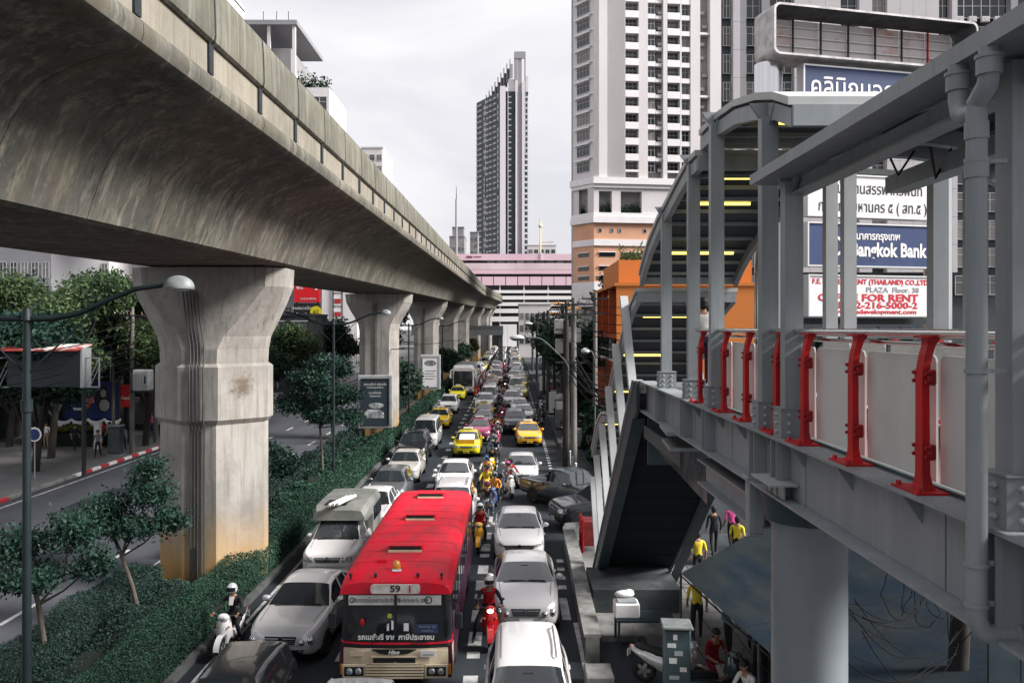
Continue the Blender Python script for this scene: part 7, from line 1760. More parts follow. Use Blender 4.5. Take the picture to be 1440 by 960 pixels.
hm = MB(); hm.ell((0, 0, .012), (.135, .15, .145), 16, 9, 0, -.45, 1.0); hm.cyl((0, 0, -.055), (0, 0, -.05), .122, n=16, mi=0); HELM = hm.mesh('helmet', M_WHITE)
vm = MB()
vm.add([(.139 * math.sin(R(a)), -.154 * math.cos(R(a)), z) for z in (-.03, .075) for a in range(-62, 63, 12)], [(i, i + 1, 11 + i + 1, 11 + i) for i in range(10)], 0, True); VISOR = vm.mesh('visor', M_CGLASS)
hr = MB(); hr.ell((0, .012, .022), (.104, .112, .112), 14, 8, 0, -.15, 1.0); hr.ell((0, .045, -.03), (.092, .072, .09), 12, 7); HAIR = hr.mesh('hair', M_HAIR)
fc = MB(); fc.ell((0, -.098, -.005), (.014, .02, .024), 8, 5, 0)
for s in (-1, 1): fc.ell((s * .035, -.085, .022), (.013, .008, .009), 8, 4, 1); fc.ell((s * .096, .0, 0), (.012, .022, .03), 7, 5, 0)
fc.ell((0, -.088, -.045), (.024, .008, .007), 8, 4, 2); FACE = fc.mesh('face', [M_SKIN_, M_HAIR, mat('lips', (.22, .08, .07), .6)])
def vest_mesh(kind):
    src = BODY[kind]; vs = {}; fs = []
    for p in src.polygons:
        if p.material_index == 0 and abs(p.center.x) < .17 and p.area > 0:
            f = []
            for i in p.vertices:
                if i not in vs: vs[i] = (len(vs), src.vertices[i].co + src.vertices[i].normal * .016)
                f.append(vs[i][0])
            fs.append(tuple(f))
    mb = MB(); mb.add([v[1] for v in vs.values()], fs, 0, True); return mb.mesh('vest', CLOTH['orange'])
VEST = {k: vest_mesh(k) for k in BODY}
def person(label, loc, rz, kind, top='white', bot='denim', sleeve=None, helmet=None, vest=None, group=None, scale=1.0, legs=None):
    t = thing('person', label, 'person', loc, rz, group); t.scale = (scale,) * 3
    o = obj('body', BODY[kind], t)
    for i, m in enumerate((CLOTH[top], CLOTH[bot], M_SKIN_, M_SHOE, CLOTH[sleeve] if sleeve else (M_SKIN_ if kind in ('walk', 'stand', 'sit') else CLOTH[top]))):
        o.material_slots[i].link = 'OBJECT'; o.material_slots[i].material = m
    hc = HEADC[kind]
    if helmet:
        h = obj('helmet', HELM, t, hc); h.material_slots[0].link = 'OBJECT'; h.material_slots[0].material = CLOTH.get(helmet) or PAINT[helmet]; obj('visor', VISOR, h)
    else: obj('hair', HAIR, t, hc); obj('face', FACE, t, hc)
    if vest: v = obj('vest', VEST[kind], t); v.material_slots[0].link = 'OBJECT'; v.material_slots[0].material = CLOTH[vest]
    return t

# scooter and motorcycle, nose towards -Y
M_MB = mat('moto_body', (.3, .3, .3), .3, coat=.8); M_MB2 = mat('moto_trim', (.05, .05, .055), .4); M_SEAT = mat('moto_seat', (.014, .014, .015), .6); M_HLIT = mat('headlamp_lit', (1, .9, .7), .3, emit=(1.0, .80, .45, 3.0))
wt, wr_ = wheel_mesh(.275, .10, 5)
def moto(name, sport):
    t = thing(name, 'prototype', 'motorcycle')
    for y in (-.62, .62): o = obj('tyre', wt, t, (0, y, .275)); obj('rim', wr_, o); o2 = obj('rim', wr_, o); o2.rotation_euler = (0, 0, pi)
    b = MB(); b.loft([[(-.05, -.40, .62), (.05, -.40, .62), (.05, -.36, .5), (-.05, -.36, .5)], [(-.10, -.1, .52), (.10, -.1, .52), (.1, -.1, .34), (-.1, -.1, .34)], [(-.14, .2, .68), (.14, .2, .68), (.13, .2, .36), (-.13, .2, .36)], [(-.13, .55, .74), (.13, .55, .74), (.11, .55, .5), (-.11, .55, .5)], [(-.05, .92, .78), (.05, .92, .78), (.04, .90, .66), (-.04, .90, .66)]], 0, True, True, True); b.build('frame_cover', M_MB, t)
    b = MB(); b.loft([[(-.10, .02, .74), (.10, .02, .74), (.10, .02, .66), (-.1, .02, .66)], [(-.14, .25, .79), (.14, .25, .79), (.14, .25, .68), (-.14, .25, .68)], [(-.13, .6, .82), (.13, .6, .82), (.12, .6, .73), (-.12, .6, .73)], [(-.08, .82, .84), (.08, .82, .84), (.08, .82, .78), (-.08, .82, .78)]], 0, True, True, True); b.build('seat', M_SEAT, t)
    b = MB(); 
    for s in (-1, 1): b.tube([(s * .075, -.62, .275), (s * .075, -.46, .72), (s * .06, -.40, .90)], .025, 7)
    b.build('fork', M_CHROME, t)
    b = MB(); b.loft([[(.085 * math.cos(R(a)) * 0 + sx, -.62 + .335 * math.cos(R(a)), .275 + .335 * math.sin(R(a))) for sx in (-.075, .075)] for a in range(30, 176, 18)], 0, False, False, True); b.build('front_mudguard', M_MB, t)
    b = MB(); w = .22 if not sport else .17
    b.loft([[(-w * .55, -.52, .38), (0, -.56, .36), (w * .55, -.52, .38), (w * .4, -.40, .40), (-w * .4, -.40, .40)], [(-w, -.47, .62), (0, -.56, .60), (w, -.47, .62), (w * .8, -.34, .64), (-w * .8, -.34, .64)], [(-w * .8, -.46, .86), (0, -.58, .84), (w * .8, -.46, .86), (w * .6, -.34, .88), (-w * .6, -.34, .88)], [(-w * .5, -.42, 1.0), (0, -.50, 1.0), (w * .5, -.42, 1.0), (w * .4, -.34, 1.0), (-w * .4, -.34, 1.0)]], 0, True, True, True); b.build('leg_shield', M_MB, t)
    b = MB(); b.ell((0, -.50, 1.0), (.15, .10, .10), 14, 8); b.build('handlebar_cowl', M_MB, t)
    b = MB(); b.ell((0, -.575, .985), (.085, .035, .062), 12, 6); b.build('headlight', M_HLIT, t)
    b = MB(); b.tube([(-.36, -.38, 1.05), (-.2, -.45, 1.03), (.2, -.45, 1.03), (.36, -.38, 1.05)], .016, 6); b.build('handlebar', M_MB2, t)
    for s in (-1, 1):
        b = MB(); b.tube([(s * .2, -.44, 1.04), (s * .30, -.46, 1.20)], .008, 5); b.ell((s * .32, -.45, 1.24), (.055, .02, .04), 10, 6); b.build('mirror', M_MB2, t)
        b = MB(); b.ell((s * .15, -.52, .78), (.03, .025, .03), 8, 5); b.build('indicator', M_INDIC, t)
    b = MB(); b.box(-.08, .08, -.06, .28, .24, .44); b.cyl((.13, .1, .30), (.15, .85, .36), .035, .05, 10); b.build('engine', M_MB2, t)
    b = MB(); b.cbox((0, .98, .62), (.18, .02, .16), b=.004); b.build('number_plate', M_PLATE, t); b = MB(); b.ell((0, .93, .76), (.08, .03, .04), 8, 5); b.build('tail_lamp', M_TAIL, t)
    PROTO.append(t); return t
MOTO = {'scooter': moto('scooter', False), 'motorbike': moto('motorcycle', True)}
GM, GR = 'motorcycles filtering between the lanes', 'riders between the lanes'
def bike(x, y, kind, col, mlab, rlab, top='black', bot='black', helmet='white', vest=None, foot=True, rz=0.0, sleeve=None, z=0, lit=False):
    m = place(MOTO[kind], (x, y, z), rz, mlab, GM, {M_MB.name: PAINT[col]} if lit else {M_MB.name: PAINT[col], M_HLIT.name: M_HEAD}); m['category'] = 'motorcycle' if kind == 'motorbike' else 'scooter'
    if rlab: person(rlab, (x, y, z - .015), rz, 'ridefoot' if foot else 'ride', top, bot, sleeve, helmet, vest, GR)
bike(-.55, 22.0, 'scooter', 'red', 'red and white scooter with a lit headlamp right beside the bus front', 'rider in a red vest and white helmet beside the bus', 'black', 'black', 'white', 'red', True, R(4), lit=True)
bike(-1.12, 31.2, 'motorbike', 'amber', 'black and amber motorcycle next to the rear half of the bus', 'rider in grey jacket with red chest and white helmet beside the bus rear', 'grey', 'black', 'white', 'red', False, R(-3))
bike(-.98, 35.6, 'motorbike', 'black', 'black motorcycle close behind the amber one', 'rider in black clothes and dark helmet behind the amber motorcycle', 'black', 'denim', 'maroon')
bike(-.72, 38.0, 'scooter', 'blue', 'blue and white scooter among the orange jackets', 'rider in an orange jacket on the blue scooter', 'orange', 'black', 'grey', None, True, R(-8))
bike(-1.12, 39.9, 'scooter', 'amber', 'amber scooter beside the white sedan', 'rider in yellow jacket beside the white sedan', 'yellow', 'black', 'black')
bike(-.12, 41.0, 'scooter', 'silver', 'silver scooter turned towards the left before the crossing pickup', 'rider with a pink helmet before the crossing pickup', 'grey', 'denim', 'pink', None, True, R(14))
person('passenger in red behind the pink helmeted rider', (-.0, 41.35, .06), R(14), 'ride', 'red', 'black', None, 'black', None, GR)
bike(-1.22, 42.8, 'motorbike', 'red', 'red motorcycle ridden by the orange vested rider', 'rider with blue helmet and orange vest over white sleeves', 'white', 'black', 'blue', 'orange', True, R(3))
bike(-1.02, 46.5, 'scooter', 'yellow', 'yellow scooter with a bright headlamp behind the orange vested rider', 'rider in black behind a bright headlamp', 'black', 'black', 'black', lit=True)
bike(-.88, 50.5, 'motorbike', 'black', 'black motorcycle behind the yellow scooter', 'rider in dark jacket behind the yellow scooter', 'navy', 'black', 'grey')
bike(-1.15, 54.0, 'motorbike', 'slate', 'dark motorcycle level with the yellow green taxi', 'rider in grey jacket level with the yellow green taxi', 'teal', 'denim', 'black')
bike(-.90, 58.5, 'scooter', 'pink', 'pink scooter beside the pink taxi', 'rider in pale shirt beside the pink taxi', 'grey', 'black', 'white', None)
rr = random.Random(9)
hc = ['white', 'black', 'red', 'pink', 'grey', 'blue', 'yellow']
for i, y in enumerate((63, 67.5, 72, 77, 83, 89, 95, 101, 108, 116, 124, 133, 143, 155, 168)):
    c1, c2, c3 = rr.choice(['black', 'slate', 'red', 'silver', 'blue', 'white', 'purple']), rr.choice(['black', 'navy', 'grey', 'white', 'red', 'orange', 'teal', 'black', 'pink']), rr.choice(hc)
    bike(-.82 + rr.uniform(-.3, .35) - .001 * (y - 60), y, rr.choice(['scooter', 'motorbike']), c1, f'{c1} motorcycle, {ordw(12 + i)} from the camera in the gap between lanes', f'rider with {c3} helmet and {c2} top, {ordw(12 + i)} between the lanes', c2, 'black', c3, None, i % 2 == 0, lit=i % 6 == 2)
for i, y in enumerate((98, 106, 118, 131)):
    c2, c3 = rr.choice(['red', 'pink', 'white', 'red']), rr.choice(hc)
    bike(-4.0 + rr.uniform(-.15, .15), y, 'scooter', 'red' if i < 2 else 'white', f'scooter squeezing past the white coach, {NUM[i]} from the coach front', f'rider in {c2} squeezing past the coach, {NUM[i]} from its front', c2, 'black', c3)
bike(2.62, 71.5, 'motorbike', 'black', 'black motorcycle on the kerb side beside the amber taxi', 'rider with pale shirt and helmet on the kerb side', 'grey', 'black', 'white')
bike(2.95, 83.0, 'scooter', 'white', 'white scooter further back on the kerb side', 'rider in black on the white kerb side scooter', 'black', 'black', 'black')
bike(-7.0, 21.4, 'scooter', 'white', 'white scooter between the hedge and the silver saloon', 'rider in a dark suit and silver helmet beside the hedge', 'black', 'black', 'silver', None, True, R(-4))
b = MB(); b.prism([(-.045, 1.12), (.045, 1.12), (.06, 1.33), (-.06, 1.33)], 1, -.02, -.0); sh = b.build('shirt_front', CLOTH['white'], [o for o in bpy.data.objects if o.get('label', '').startswith('rider in a dark suit')][0]); sh.location = (0, .025, 0); sh.rotation_euler = (R(-18), 0, 0); sh.location = (0, -.38, .10)

# people on the left pavement
GP = 'pedestrians on the left pavement'
person('person in a grey top and dark trousers walking towards the road', (-23.95 - 1.2, 52.0, .13), R(10), 'walk', 'grey', 'black', None, group=GP)
person('person in red under the bunting', (-27.3, 57.0, .13), R(20), 'stand', 'red', 'black', None, group=GP)
person('person in white shirt and black skirt by the yellowish hedge', (-26.5, 56.4, .13), R(-10), 'walk', 'white', 'black', None, group=GP)
person('man in pale green shirt walking away beside the transformer pole', (-25.0, 55.0, .13), R(170), 'walk', 'teal', 'black', 'teal', group=GP)
person('person in white shirt partly hidden by the nearest pier', (-25.4, 61.5, .13), R(180), 'walk', 'white', 'navy', 'white', group=GP)
person('person in dark clothes standing at the edge of the nearest pier', (-24.6, 60.8, .13), R(200), 'stand', 'black', 'black', 'black', group=GP)

for i, (x, y, k, c1, c2, rz_, lab) in enumerate([(-28.2, 55.2, 'walk', 'navy', 'black', 60, 'person in navy shirt walking under the bunting'), (-30.6, 56.2, 'stand', 'white', 'khaki', 0, 'person in white shirt and khaki trousers by the yellowish hedge end'), (-24.4, 64.0, 'walk', 'grey', 'navy', 190, 'person in grey shirt walking off beyond the transformer pole'), (-26.3, 62.5, 'walk', 'pink', 'denim', 15, 'person in pink shirt behind the telecom cabinet'), (-27.5, 49.5, 'walk', 'white', 'black', 120, 'person in white shirt walking behind the thick black trunk')]):
    person(lab, (x, y, .13), R(rz_), k, c1, c2, None, group=GP)
# people, stall and clutter under the footbridge on the right
GV = 'people at the stalls under the footbridge'
person('person in a yellow shirt with dark trousers walking away near the tarp', (4.72, 21.6, .14), R(172), 'walk', 'yellow', 'black', None, group=GV)
person('vendor in dark red sitting with a white cloth on the lap', (4.55, 19.0, .14), R(15), 'sit', 'darkred', 'maroon', None, group=GV)
person('person in pale blue top bending behind the vendor', (5.15, 20.2, .14), R(60), 'stand', 'teal', 'black', 'teal', group=GV)
person('long haired person in black under the edge of the tarp', (5.45, 18.6, .14), R(160), 'stand', 'black', 'black', 'black', group=GV)
person('person in a grey top sitting low under the tarp', (4.75, 17.2, .14), R(-60), 'sit', 'white', 'maroon', None, group=GV)
person('man in dark maroon sitting deep under the tarp', (5.75, 17.0, .14), R(40), 'sit', 'maroon', 'black', 'maroon', group=GV)
person('person in a yellow shirt walking just beyond the tip of the tarp', (5.75, 26.2, .14), R(185), 'walk', 'yellow', 'black', None, group=GV)
person('person in a yellow shirt standing furthest back beyond the tarp', (7.5, 28.2, .14), R(150), 'stand', 'yellow', 'black', None, group=GV)
person('person in dark clothes walking away under the bridge shadow', (7.1, 29.8, .14), R(180), 'walk', 'black', 'black', 'black', group=GV)
person('person in a pink top beyond the yellow shirted pair', (7.9, 30.5, .14), R(185), 'walk', 'pink', 'black', None, group=GV)
person('person in a white shirt on the stair landing, mostly behind grey posts', (3.75, 16.6, ZT), R(180), 'walk', 'white', 'navy', 'white')
b = MB(); b.loft([[(-.2, -.38, .62), (.2, -.38, .62)], [(-.16, -.46, .42), (.12, -.46, .42)], [(-.10, -.48, .12), (.0, -.48, .10)]], 0, False, False, True); b.build('white_cloth', CLOTH['white'], [o for o in bpy.data.objects if o.get('label', '').startswith('vendor in dark red')][0])
for lab, loc in (('vendor in dark red', (4.55, 19.05)), ('person in a grey top sitting', (4.75, 17.2)), ('man in dark maroon', (5.75, 17.0))):
    t = thing('stool', {'v': 'low plastic stool under the dark red vendor', 'p': 'low plastic stool under the person in a grey top', 'm': 'low plastic stool under the man in maroon'}[lab[0]], 'stool', (*loc, .14), 0, 'stools under the tarp')
    b = MB(); b.cbox((0, .1, .34), (.3, .3, .03), b=.01); b.build('seat', M_KRED, t)
    for sx in (-1, 1):
        for sy in (-1, 1): b = MB(); b.cyl((sx * .14, .1 + sy * .14, 0), (sx * .11, .1 + sy * .11, .325), .02, n=6); b.build('leg', M_KRED, t)
t = place(MOTO['motorbike'], (3.55, 18.9, .14), R(62), 'parked silver grey motorbike with no rider by the kerb wall', 'parked motorcycles', {M_MB.name: PAINT['silver'], M_HLIT.name: M_HEAD}, 'motorcycle')
t = thing('roadside_cabinet', 'tall grey green cabinet covered in torn white stickers beside the parked motorbike', 'cabinet', (3.42, 17.6, .14), R(-6))
b = MB(); b.cbox((0, 0, .95), (.52, .62, 1.7), b=.02); b.build('body', mat('cabinet_teal', (.055, .085, .095), .55, var=.6, scale=2), t); b = MB(); b.cbox((0, 0, 1.84), (.62, .74, .07), b=.02, M=Matrix.Rotation(R(-5), 3, 'X')); b.build('lid', mat('cabinet_lid', (.17, .19, .19), .6, var=.6, scale=3), t); b = MB(); b.cbox((-.02, 0, .09), (.62, .8, .2), b=.03); b.build('plinth', M_STEEL_D, t)
rr = random.Random(3)
for i in range(9): b = MB(); x, z, w, h = rr.uniform(-.14, .16), .35 + i * .16, rr.uniform(.08, .2), rr.uniform(.04, .12); b.box(x - w / 2, x + w / 2, -.318, -.312, z, z + h); b.build('sticker', CLOTH['white'] if i % 3 else M_STEEL_L, t)
t = thing('food_cart', 'vendor cart with a white cool box and a white bag on top under the stair', 'cart', (3.15, 21.6, .14))
b = MB(); b.box(-.5, .95, -.4, .4, .62, .68); b.build('counter', M_STEEL_D, t)
for x in (-.45, .9):
    for y in (-.35, .35): b = MB(); b.box(x - .03, x + .03, y - .03, y + .03, 0, .62); b.build('leg', M_STEEL_D, t)
t = thing('cool_box', 'white square cool box with grey lid on the vendor cart', 'cool box', (2.92, 21.55, .822)); b = MB(); b.cbox((0, 0, .19), (.62, .5, .36), b=.03); b.build('body', M_WHITE, t); b = MB(); b.cbox((0, 0, .395), (.5, .38, .05), b=.02); b.build('lid', M_STEEL, t)
t = thing('plastic_bag', 'crumpled white bag lying on the cool box', 'bag', (2.9, 21.75, 1.25)); b = MB(); b.ell((0, 0, .06), (.26, .16, .09), 12, 7); b.ell((.12, .03, .1), (.13, .12, .07), 10, 6); b.build('bag_body', CLOTH['white'], t)
t = thing('bucket', 'red plastic bucket beside the parked motorbike', 'bucket', (3.05, 17.2, .14)); b = MB(); b.lathe([(.0, 0), (.12, 0), (.16, .3), (.17, .31), (.15, .3)], 14); b.build('pail', M_KRED, t); b = MB(); b.tube([(-.16, 0, .3), (-.1, 0, .42), (.1, 0, .42), (.16, 0, .3)], .008, 5); b.build('handle', M_STEEL_L, t)
# blue tarpaulin
M_TARP = mat('tarp_blue', (0.0065, 0.0125, 0.0200), .9, spec=.05, var=1.0, scale=1.1, coord='World', dark=(.015, .019, .021), stretch=(.9, .5, 1), detail=9, lo=.4, hi=.6)
t = thing('tarpaulin', 'large sagging blue grey tarpaulin shading the stalls right of the stair', 'tarpaulin', (0, 0, 0))
A4, B4, C4, D4 = Vector((4.05, 20.3, 2.25)), Vector((7.6, 24.6, 2.55)), Vector((14.5, 18.5, 2.7)), Vector((5.2, 11.5, 2.2))
b = MB(); n = 44; vs = []
for j in range(n + 1):
    for i in range(n + 1):
        u, v = i / n, j / n; p = A4.lerp(B4, u).lerp(D4.lerp(C4, u), v); sg_ = math.sin(pi * u) * math.sin(pi * v); p.z -= .42 * sg_ - .06 * math.sin(9 * u + 6 * v) * sg_ ** .5 - .035 * math.sin(23 * v - 9 * u + 2 * math.sin(6 * u)) * sg_ ** .5 - .018 * math.sin(41 * u + 17 * v) * sg_ ** .5; vs.append(p)
vs2 = [(p.x, p.y, p.z - .012) for p in vs]
b.add(vs, [(j * (n + 1) + i, j * (n + 1) + i + 1, (j + 1) * (n + 1) + i + 1, (j + 1) * (n + 1) + i) for j in range(n) for i in range(n)], 0, True); b.build('sheet', M_TARP, t)
for k in (9, 18, 27, 36): b = MB(); b.tube([vs[k * (n + 1) + i] + Vector((0, 0, .006)) for i in range(n + 1)], .014, 4); b.build('seam', M_TARP, t)
for p in (A4, B4, C4, D4, A4.lerp(D4, .5)): b = MB(); b.cyl((p.x, p.y, .14), (p.x, p.y, p.z - .02), .03, n=7); b.build('prop', M_STEEL_D, t)
b = MB(); b.tube([A4 + Vector((-.02, -.02, -.03)), A4.lerp(D4, .33) + Vector((0, 0, -.08)), A4.lerp(D4, .66) + Vector((0, 0, -.08)), D4], .02, 5); b.tube([A4, A4.lerp(B4, .5) + Vector((0, 0, -.05)), B4], .02, 5); b.build('edge_rope', M_BLACK, t)
t = thing('stall_table', 'dark stall table heaped with wares under the tarpaulin', 'table', (6.3, 17.6, .14)); b = MB(); b.box(-.9, .9, -1.4, 1.4, .7, .75); b.build('top', M_DARK, t)
for x in (-.8, .8):
    for y in (-1.3, 1.3): b = MB(); b.box(x - .03, x + .03, y - .03, y + .03, 0, .7); b.build('leg', M_DARK, t)
for i in range(8): tt = thing('wares_box', f'{["pale", "brown", "dark", "maroon"][i % 4]} box of wares on the stall table, {NUM[i]} along it', 'box', (5.9 + .4 * (i % 2), 16.5 + .33 * i, .892), R(i * 9), 'boxes of wares on the stall table'); b = MB(); b.cbox((0, 0, .1), (.3, .26, .18), b=.01); b.build('carton', [M_STEEL_L, M_CPOLE, M_DARK, M_KRED][i % 4], tt); b = MB(); b.box(-.03, .03, -.132, .132, .192, .196); b.build('tape', M_STEEL, tt)
t = thing('hoarding', 'dark ribbed hoarding at the bottom right below the footbridge', 'hoarding', (0, 0, 0))
for i in range(12): b = MB(); b.box(7.4 + i * .5, 7.885 + i * .5, 13.2, 13.25, .14, 3.4); b.build('panel', M_STEEL_D, t)
pole('utility_pole', 'leaning black timber pole against the blue tarpaulin', 7.55, 14.6, 5.0, .19, M_BARKD, lean=.25)
# ------------------------------------------------------------------ right pavement beyond the side street: poles, wires, lamps, shops
G5 = 'utility poles along the right pavement'
RPOLES = [(3.70, 50, 9.7, .20, M_CPOLE, 'thick concrete utility pole nearest to the side street', ((9.3, 2.0, 4), (8.7, 1.8, 4), (5.9, 1.3, 0))),
          (5.75, 58, 10.3, .18, M_CPOLE, 'pale concrete pole against the orange building', ((9.9, 1.9, 3), (8.9, 1.6, 0))),
          (4.25, 70, 9.8, .20, M_CPOLED, 'grey utility pole just left of the hung transformers', ((9.4, 2.2, 4), (8.6, 2.2, 4))),
          (4.05, 62, 9.9, .17, M_CPOLED, 'dark pole between the thick pole and the grey one', ((9.6, 1.8, 3), (7.8, 1.6, 0))),
          (4.75, 75, 9.2, .17, M_CPOLED, 'dark pole in front of the dark shop block', ((8.8, 1.6, 3),)),
          (4.6, 90, 9.0, .18, M_CPOLED, 'dark pole behind the kiosk', ((8.6, 1.8, 3), (7.0, 1.4, 0))),
          (4.3, 113, 9.4, .2, M_CPOLED, 'distant dark pole between the third and second last', ((9.0, 2.0, 3),)),
          (3.60, 82, 9.6, .20, M_CPOLED, 'dark utility pole left of the arched lamp arm', ((9.3, 2.0, 4), (8.2, 1.8, 0))),
          (3.95, 101, 9.8, .2, M_CPOLED, 'distant utility pole, third last of the right pavement', ((9.4, 2.2, 4), (8.6, 2.0, 0))),
          (3.9, 126, 9.9, .22, M_CPOLED, 'distant utility pole, second last of the right pavement', ((9.5, 2.2, 4),)),
          (4.0, 155, 10, .22, M_CPOLED, 'last visible utility pole of the right pavement', ((9.5, 2.4, 4),))]
for x, y, h, r, m, lab, arms in RPOLES: pole('utility_pole', lab, x, y, h, r, m, G5, arms=arms)
pole('utility_pole', 'black tar coated pole standing close before the thick concrete one', 3.12, 48.0, 8.4, .21, M_BARKD, G5, arms=((6.0, 1.2, 0),))
M_ORM = mat('orange_marker', (.60, .26, .03), .6)
for i, (x, y, z) in enumerate([(4.3, 57.5, 9.4), (3.3, 60, 9.75), (3.6, 70, 9.25), (4.7, 69, 9.9)]):
    t = thing('cable_marker', f'orange cable guard clipped on the overhead wires, {NUM[i]} from the camera', 'cable guard', (x, y, z), 0, 'orange guards on the overhead wires'); b = MB(); b.cbox((0, 0, 0), (.9, .14, .12), b=.03); b.build('sleeve', M_ORM, t); b = MB(); b.box(-.05, .05, -.1, .1, -.12, .0); b.build('clip', M_DARK, t)
for i, (x, y, z, lab) in enumerate([(3.75, 63.5, 7.6, 'upper white transformer box between the right hand poles'), (3.85, 63.6, 6.15, 'lower white transformer box between the right hand poles'), (4.6, 62, 7.0, 'white transformer box right of the pair, near the thick pole')]):
    t = thing('transformer', lab, 'transformer', (x, y, z), 0, 'transformers on the right pavement'); b = MB(); b.cbox((0, 0, .55), (1.0, .7, 1.1), b=.05); b.build('tank', mat('transformer_pale', (.42, .43, .43), .5, var=.5, scale=2), t)
    for q in range(3): b = MB(); b.cyl((-.3 + q * .3, 0, 1.1), (-.3 + q * .3, 0, 1.35), .05, .03, 7); b.build('bushing', M_DARK, t)
    b = MB(); b.box(-.55, .55, -.05, .05, -.08, -.001); b.build('bracket', M_DARK, t)
pole('utility_pole', 'slim twin post frame holding the white transformers', 4.2, 64.2, 9.0, .13, M_CPOLED, None, 'utility pole', arms=((7.5, 1.8, 0), (6.0, 1.8, 0)))
M_ARM = mat('lamp_arm_grey', (.095, .10, .105), .6, var=.5, scale=3)
# bracket lamps
def arm_lamp(lab, x, y, pts, head, rr3=.42):
    t = thing('street_lamp', lab, 'street lamp', (x, y, .13), 0, 'bracket lamps over the right pavement')
    b = MB(); b.cyl((0, 0, 0), (0, 0, pts[0][2]), .045, .04, 8); b.build('post', M_ARM, t); b = MB(); b.tube(pts, .034, 7); b.build('arm', M_ARM, t)
    b = MB(); b.ell(head, (rr3, .22, .20), 14, 6, 0, 0, 1.0); b.build('lamp_head', M_STEEL_L, t); b = MB(); b.ell((head[0], head[1], head[2] - .005), (rr3 * .85, .18, .14), 14, 5, 0, -1, 0); b.build('lens', mat('lens_smoked', (.10, .105, .11), .1), t)
arm_lamp('long armed street lamp whose white head hangs over the right lane', 3.2, 47.2, [(0, 0, 5.5), (0, 0, 5.75), (-.2, -.1, 6.15), (-1.2, -.3, 7.1), (-1.5, -.35, 7.32), (-1.8, -.4, 7.4), (-2.4, -.5, 7.42)], (-2.85, -.55, 7.36))
arm_lamp('distant street lamp with a hooked arm above the far pavement', 3.5, 78, [(0, 0, 6.6), (-.05, 0, 7.4), (-.5, -.2, 8.2), (-1.0, -.3, 8.4), (-1.5, -.3, 8.35)], (-1.9, -.3, 8.25))
arm_lamp('small dome lamp beside the orange building', 4.3, 43.5, [(0, 0, 5.8), (0, 0, 6.3), (-.15, -.1, 6.7), (-.35, -.1, 6.85)], (-.5, -.1, 6.72), .24)
# overhead wires: every strand its own object
M_CABLE = mat('cable_black', (.008, .008, .009), .9, spec=.08)
GWIRE = 'overhead wires along the right pavement'
def wire(p, q, sag, r, lab, group=GWIRE, name='overhead_wire'):
    p, q = Vector(p), Vector(q); b = MB(); n = 16
    b.tube([p.lerp(q, i / n) - Vector((0, 0, sag * 4 * (i / n) * (1 - i / n))) for i in range(n + 1)], r, 4)
    o = b.build(name, M_CABLE); tag(o, lab, 'wire', group); return o
ys = [30, 50, 70, 101, 126, 155, 230]
xsw = {30: 4.6, 50: 3.7, 70: 4.25, 101: 3.95, 126: 3.9, 155: 4.0, 230: 4.2}
LV = ['topmost kerb side strand', 'topmost second strand', 'topmost third strand', 'topmost inner strand', 'upper kerb side strand', 'upper inner strand', 'single middle strand', 'first bundle strand', 'thick bundle strand', 'kerb side bundle strand', 'thickest bundle strand', 'lowest bundle strand', 'inner loose strand', 'thin middle strand']
PN = {30: 'stair', 50: 'thick concrete pole', 70: 'transformer pole', 101: 'third last pole', 126: 'second last pole', 155: 'last visible pole', 230: 'far street end'}
for lev, (z, dx, r) in enumerate([(9.75, -.8, .016), (9.75, -.25, .016), (9.75, .35, .016), (9.75, .85, .016), (9.0, -.7, .018), (9.0, .6, .018), (8.3, -.3, .02), (6.3, -.3, .03), (6.05, -.25, .045), (5.8, -.32, .035), (5.6, -.22, .05), (5.35, -.3, .03), (6.9, .1, .025), (7.4, -.15, .02)]):
    for a, b_ in zip(ys, ys[1:]):
        if a == 30 and lev < 7: continue
        wire((xsw[a] + dx, a, z), (xsw[b_] + dx * .9, b_, z), .35 + .25 * random.random() + (.3 if z < 7 else 0), r * (1 + max(0, a - 60) / 90), f'{LV[lev]} wire between the {PN[a]} and the {PN[b_]}')
GW2 = 'wires reaching towards the orange building'
for i, (z0, z1) in enumerate([(9.4, 9.0), (8.8, 8.6), (8.2, 8.3), (7.9, 7.8), (6.4, 7.2), (6.0, 6.6), (9.9, 9.7)]): wire((3.7, 50 + i, z0), (8.6 + i * .4, 40 + 1.6 * i, z1), .5, .022, f'black wire crossing in front of the orange building, {NUM[i]} in order of slinging', GW2)
wire((3.8, 49.5, 6.3), (5.6, 29, 3.0), .5, .075, 'thick black cable bundle sagging behind the stair', 'thick cable bundles'); wire((3.8, 49.0, 5.9), (5.8, 30, 2.7), .7, .06, 'second thick cable bundle sagging just below the first', 'thick cable bundles')
for i in range(7): wire((-23.9 + .1 * i, 54, 5.6 + .5 * i), (-23.5 + .3 * i, 20, 5.0 + .4 * i), .9, .024, f'black wire along the left pavement ahead of the transformer pole, {NUM[i]} counted upward', 'wires along the left pavement')
for i in range(6): wire((-23.9 + .1 * i, 54, 5.6 + .6 * i), (-24.2, 100, 6.2 + .5 * i), .7, .03, f'black wire running on beyond the transformer pole, {NUM[i]} counted upward', 'wires along the left pavement')
for i in range(3): wire((-12.0 - i * 3, 63 + i * 12, 7.2 - i * .2), (-7.4, 60.2 + i * 34.4, 6.6 - i * .2), .3, .03, f'{["lower", "middle", "upper"][2 - i]} cable slung sideways across a railway pier', 'cables slung across the piers')
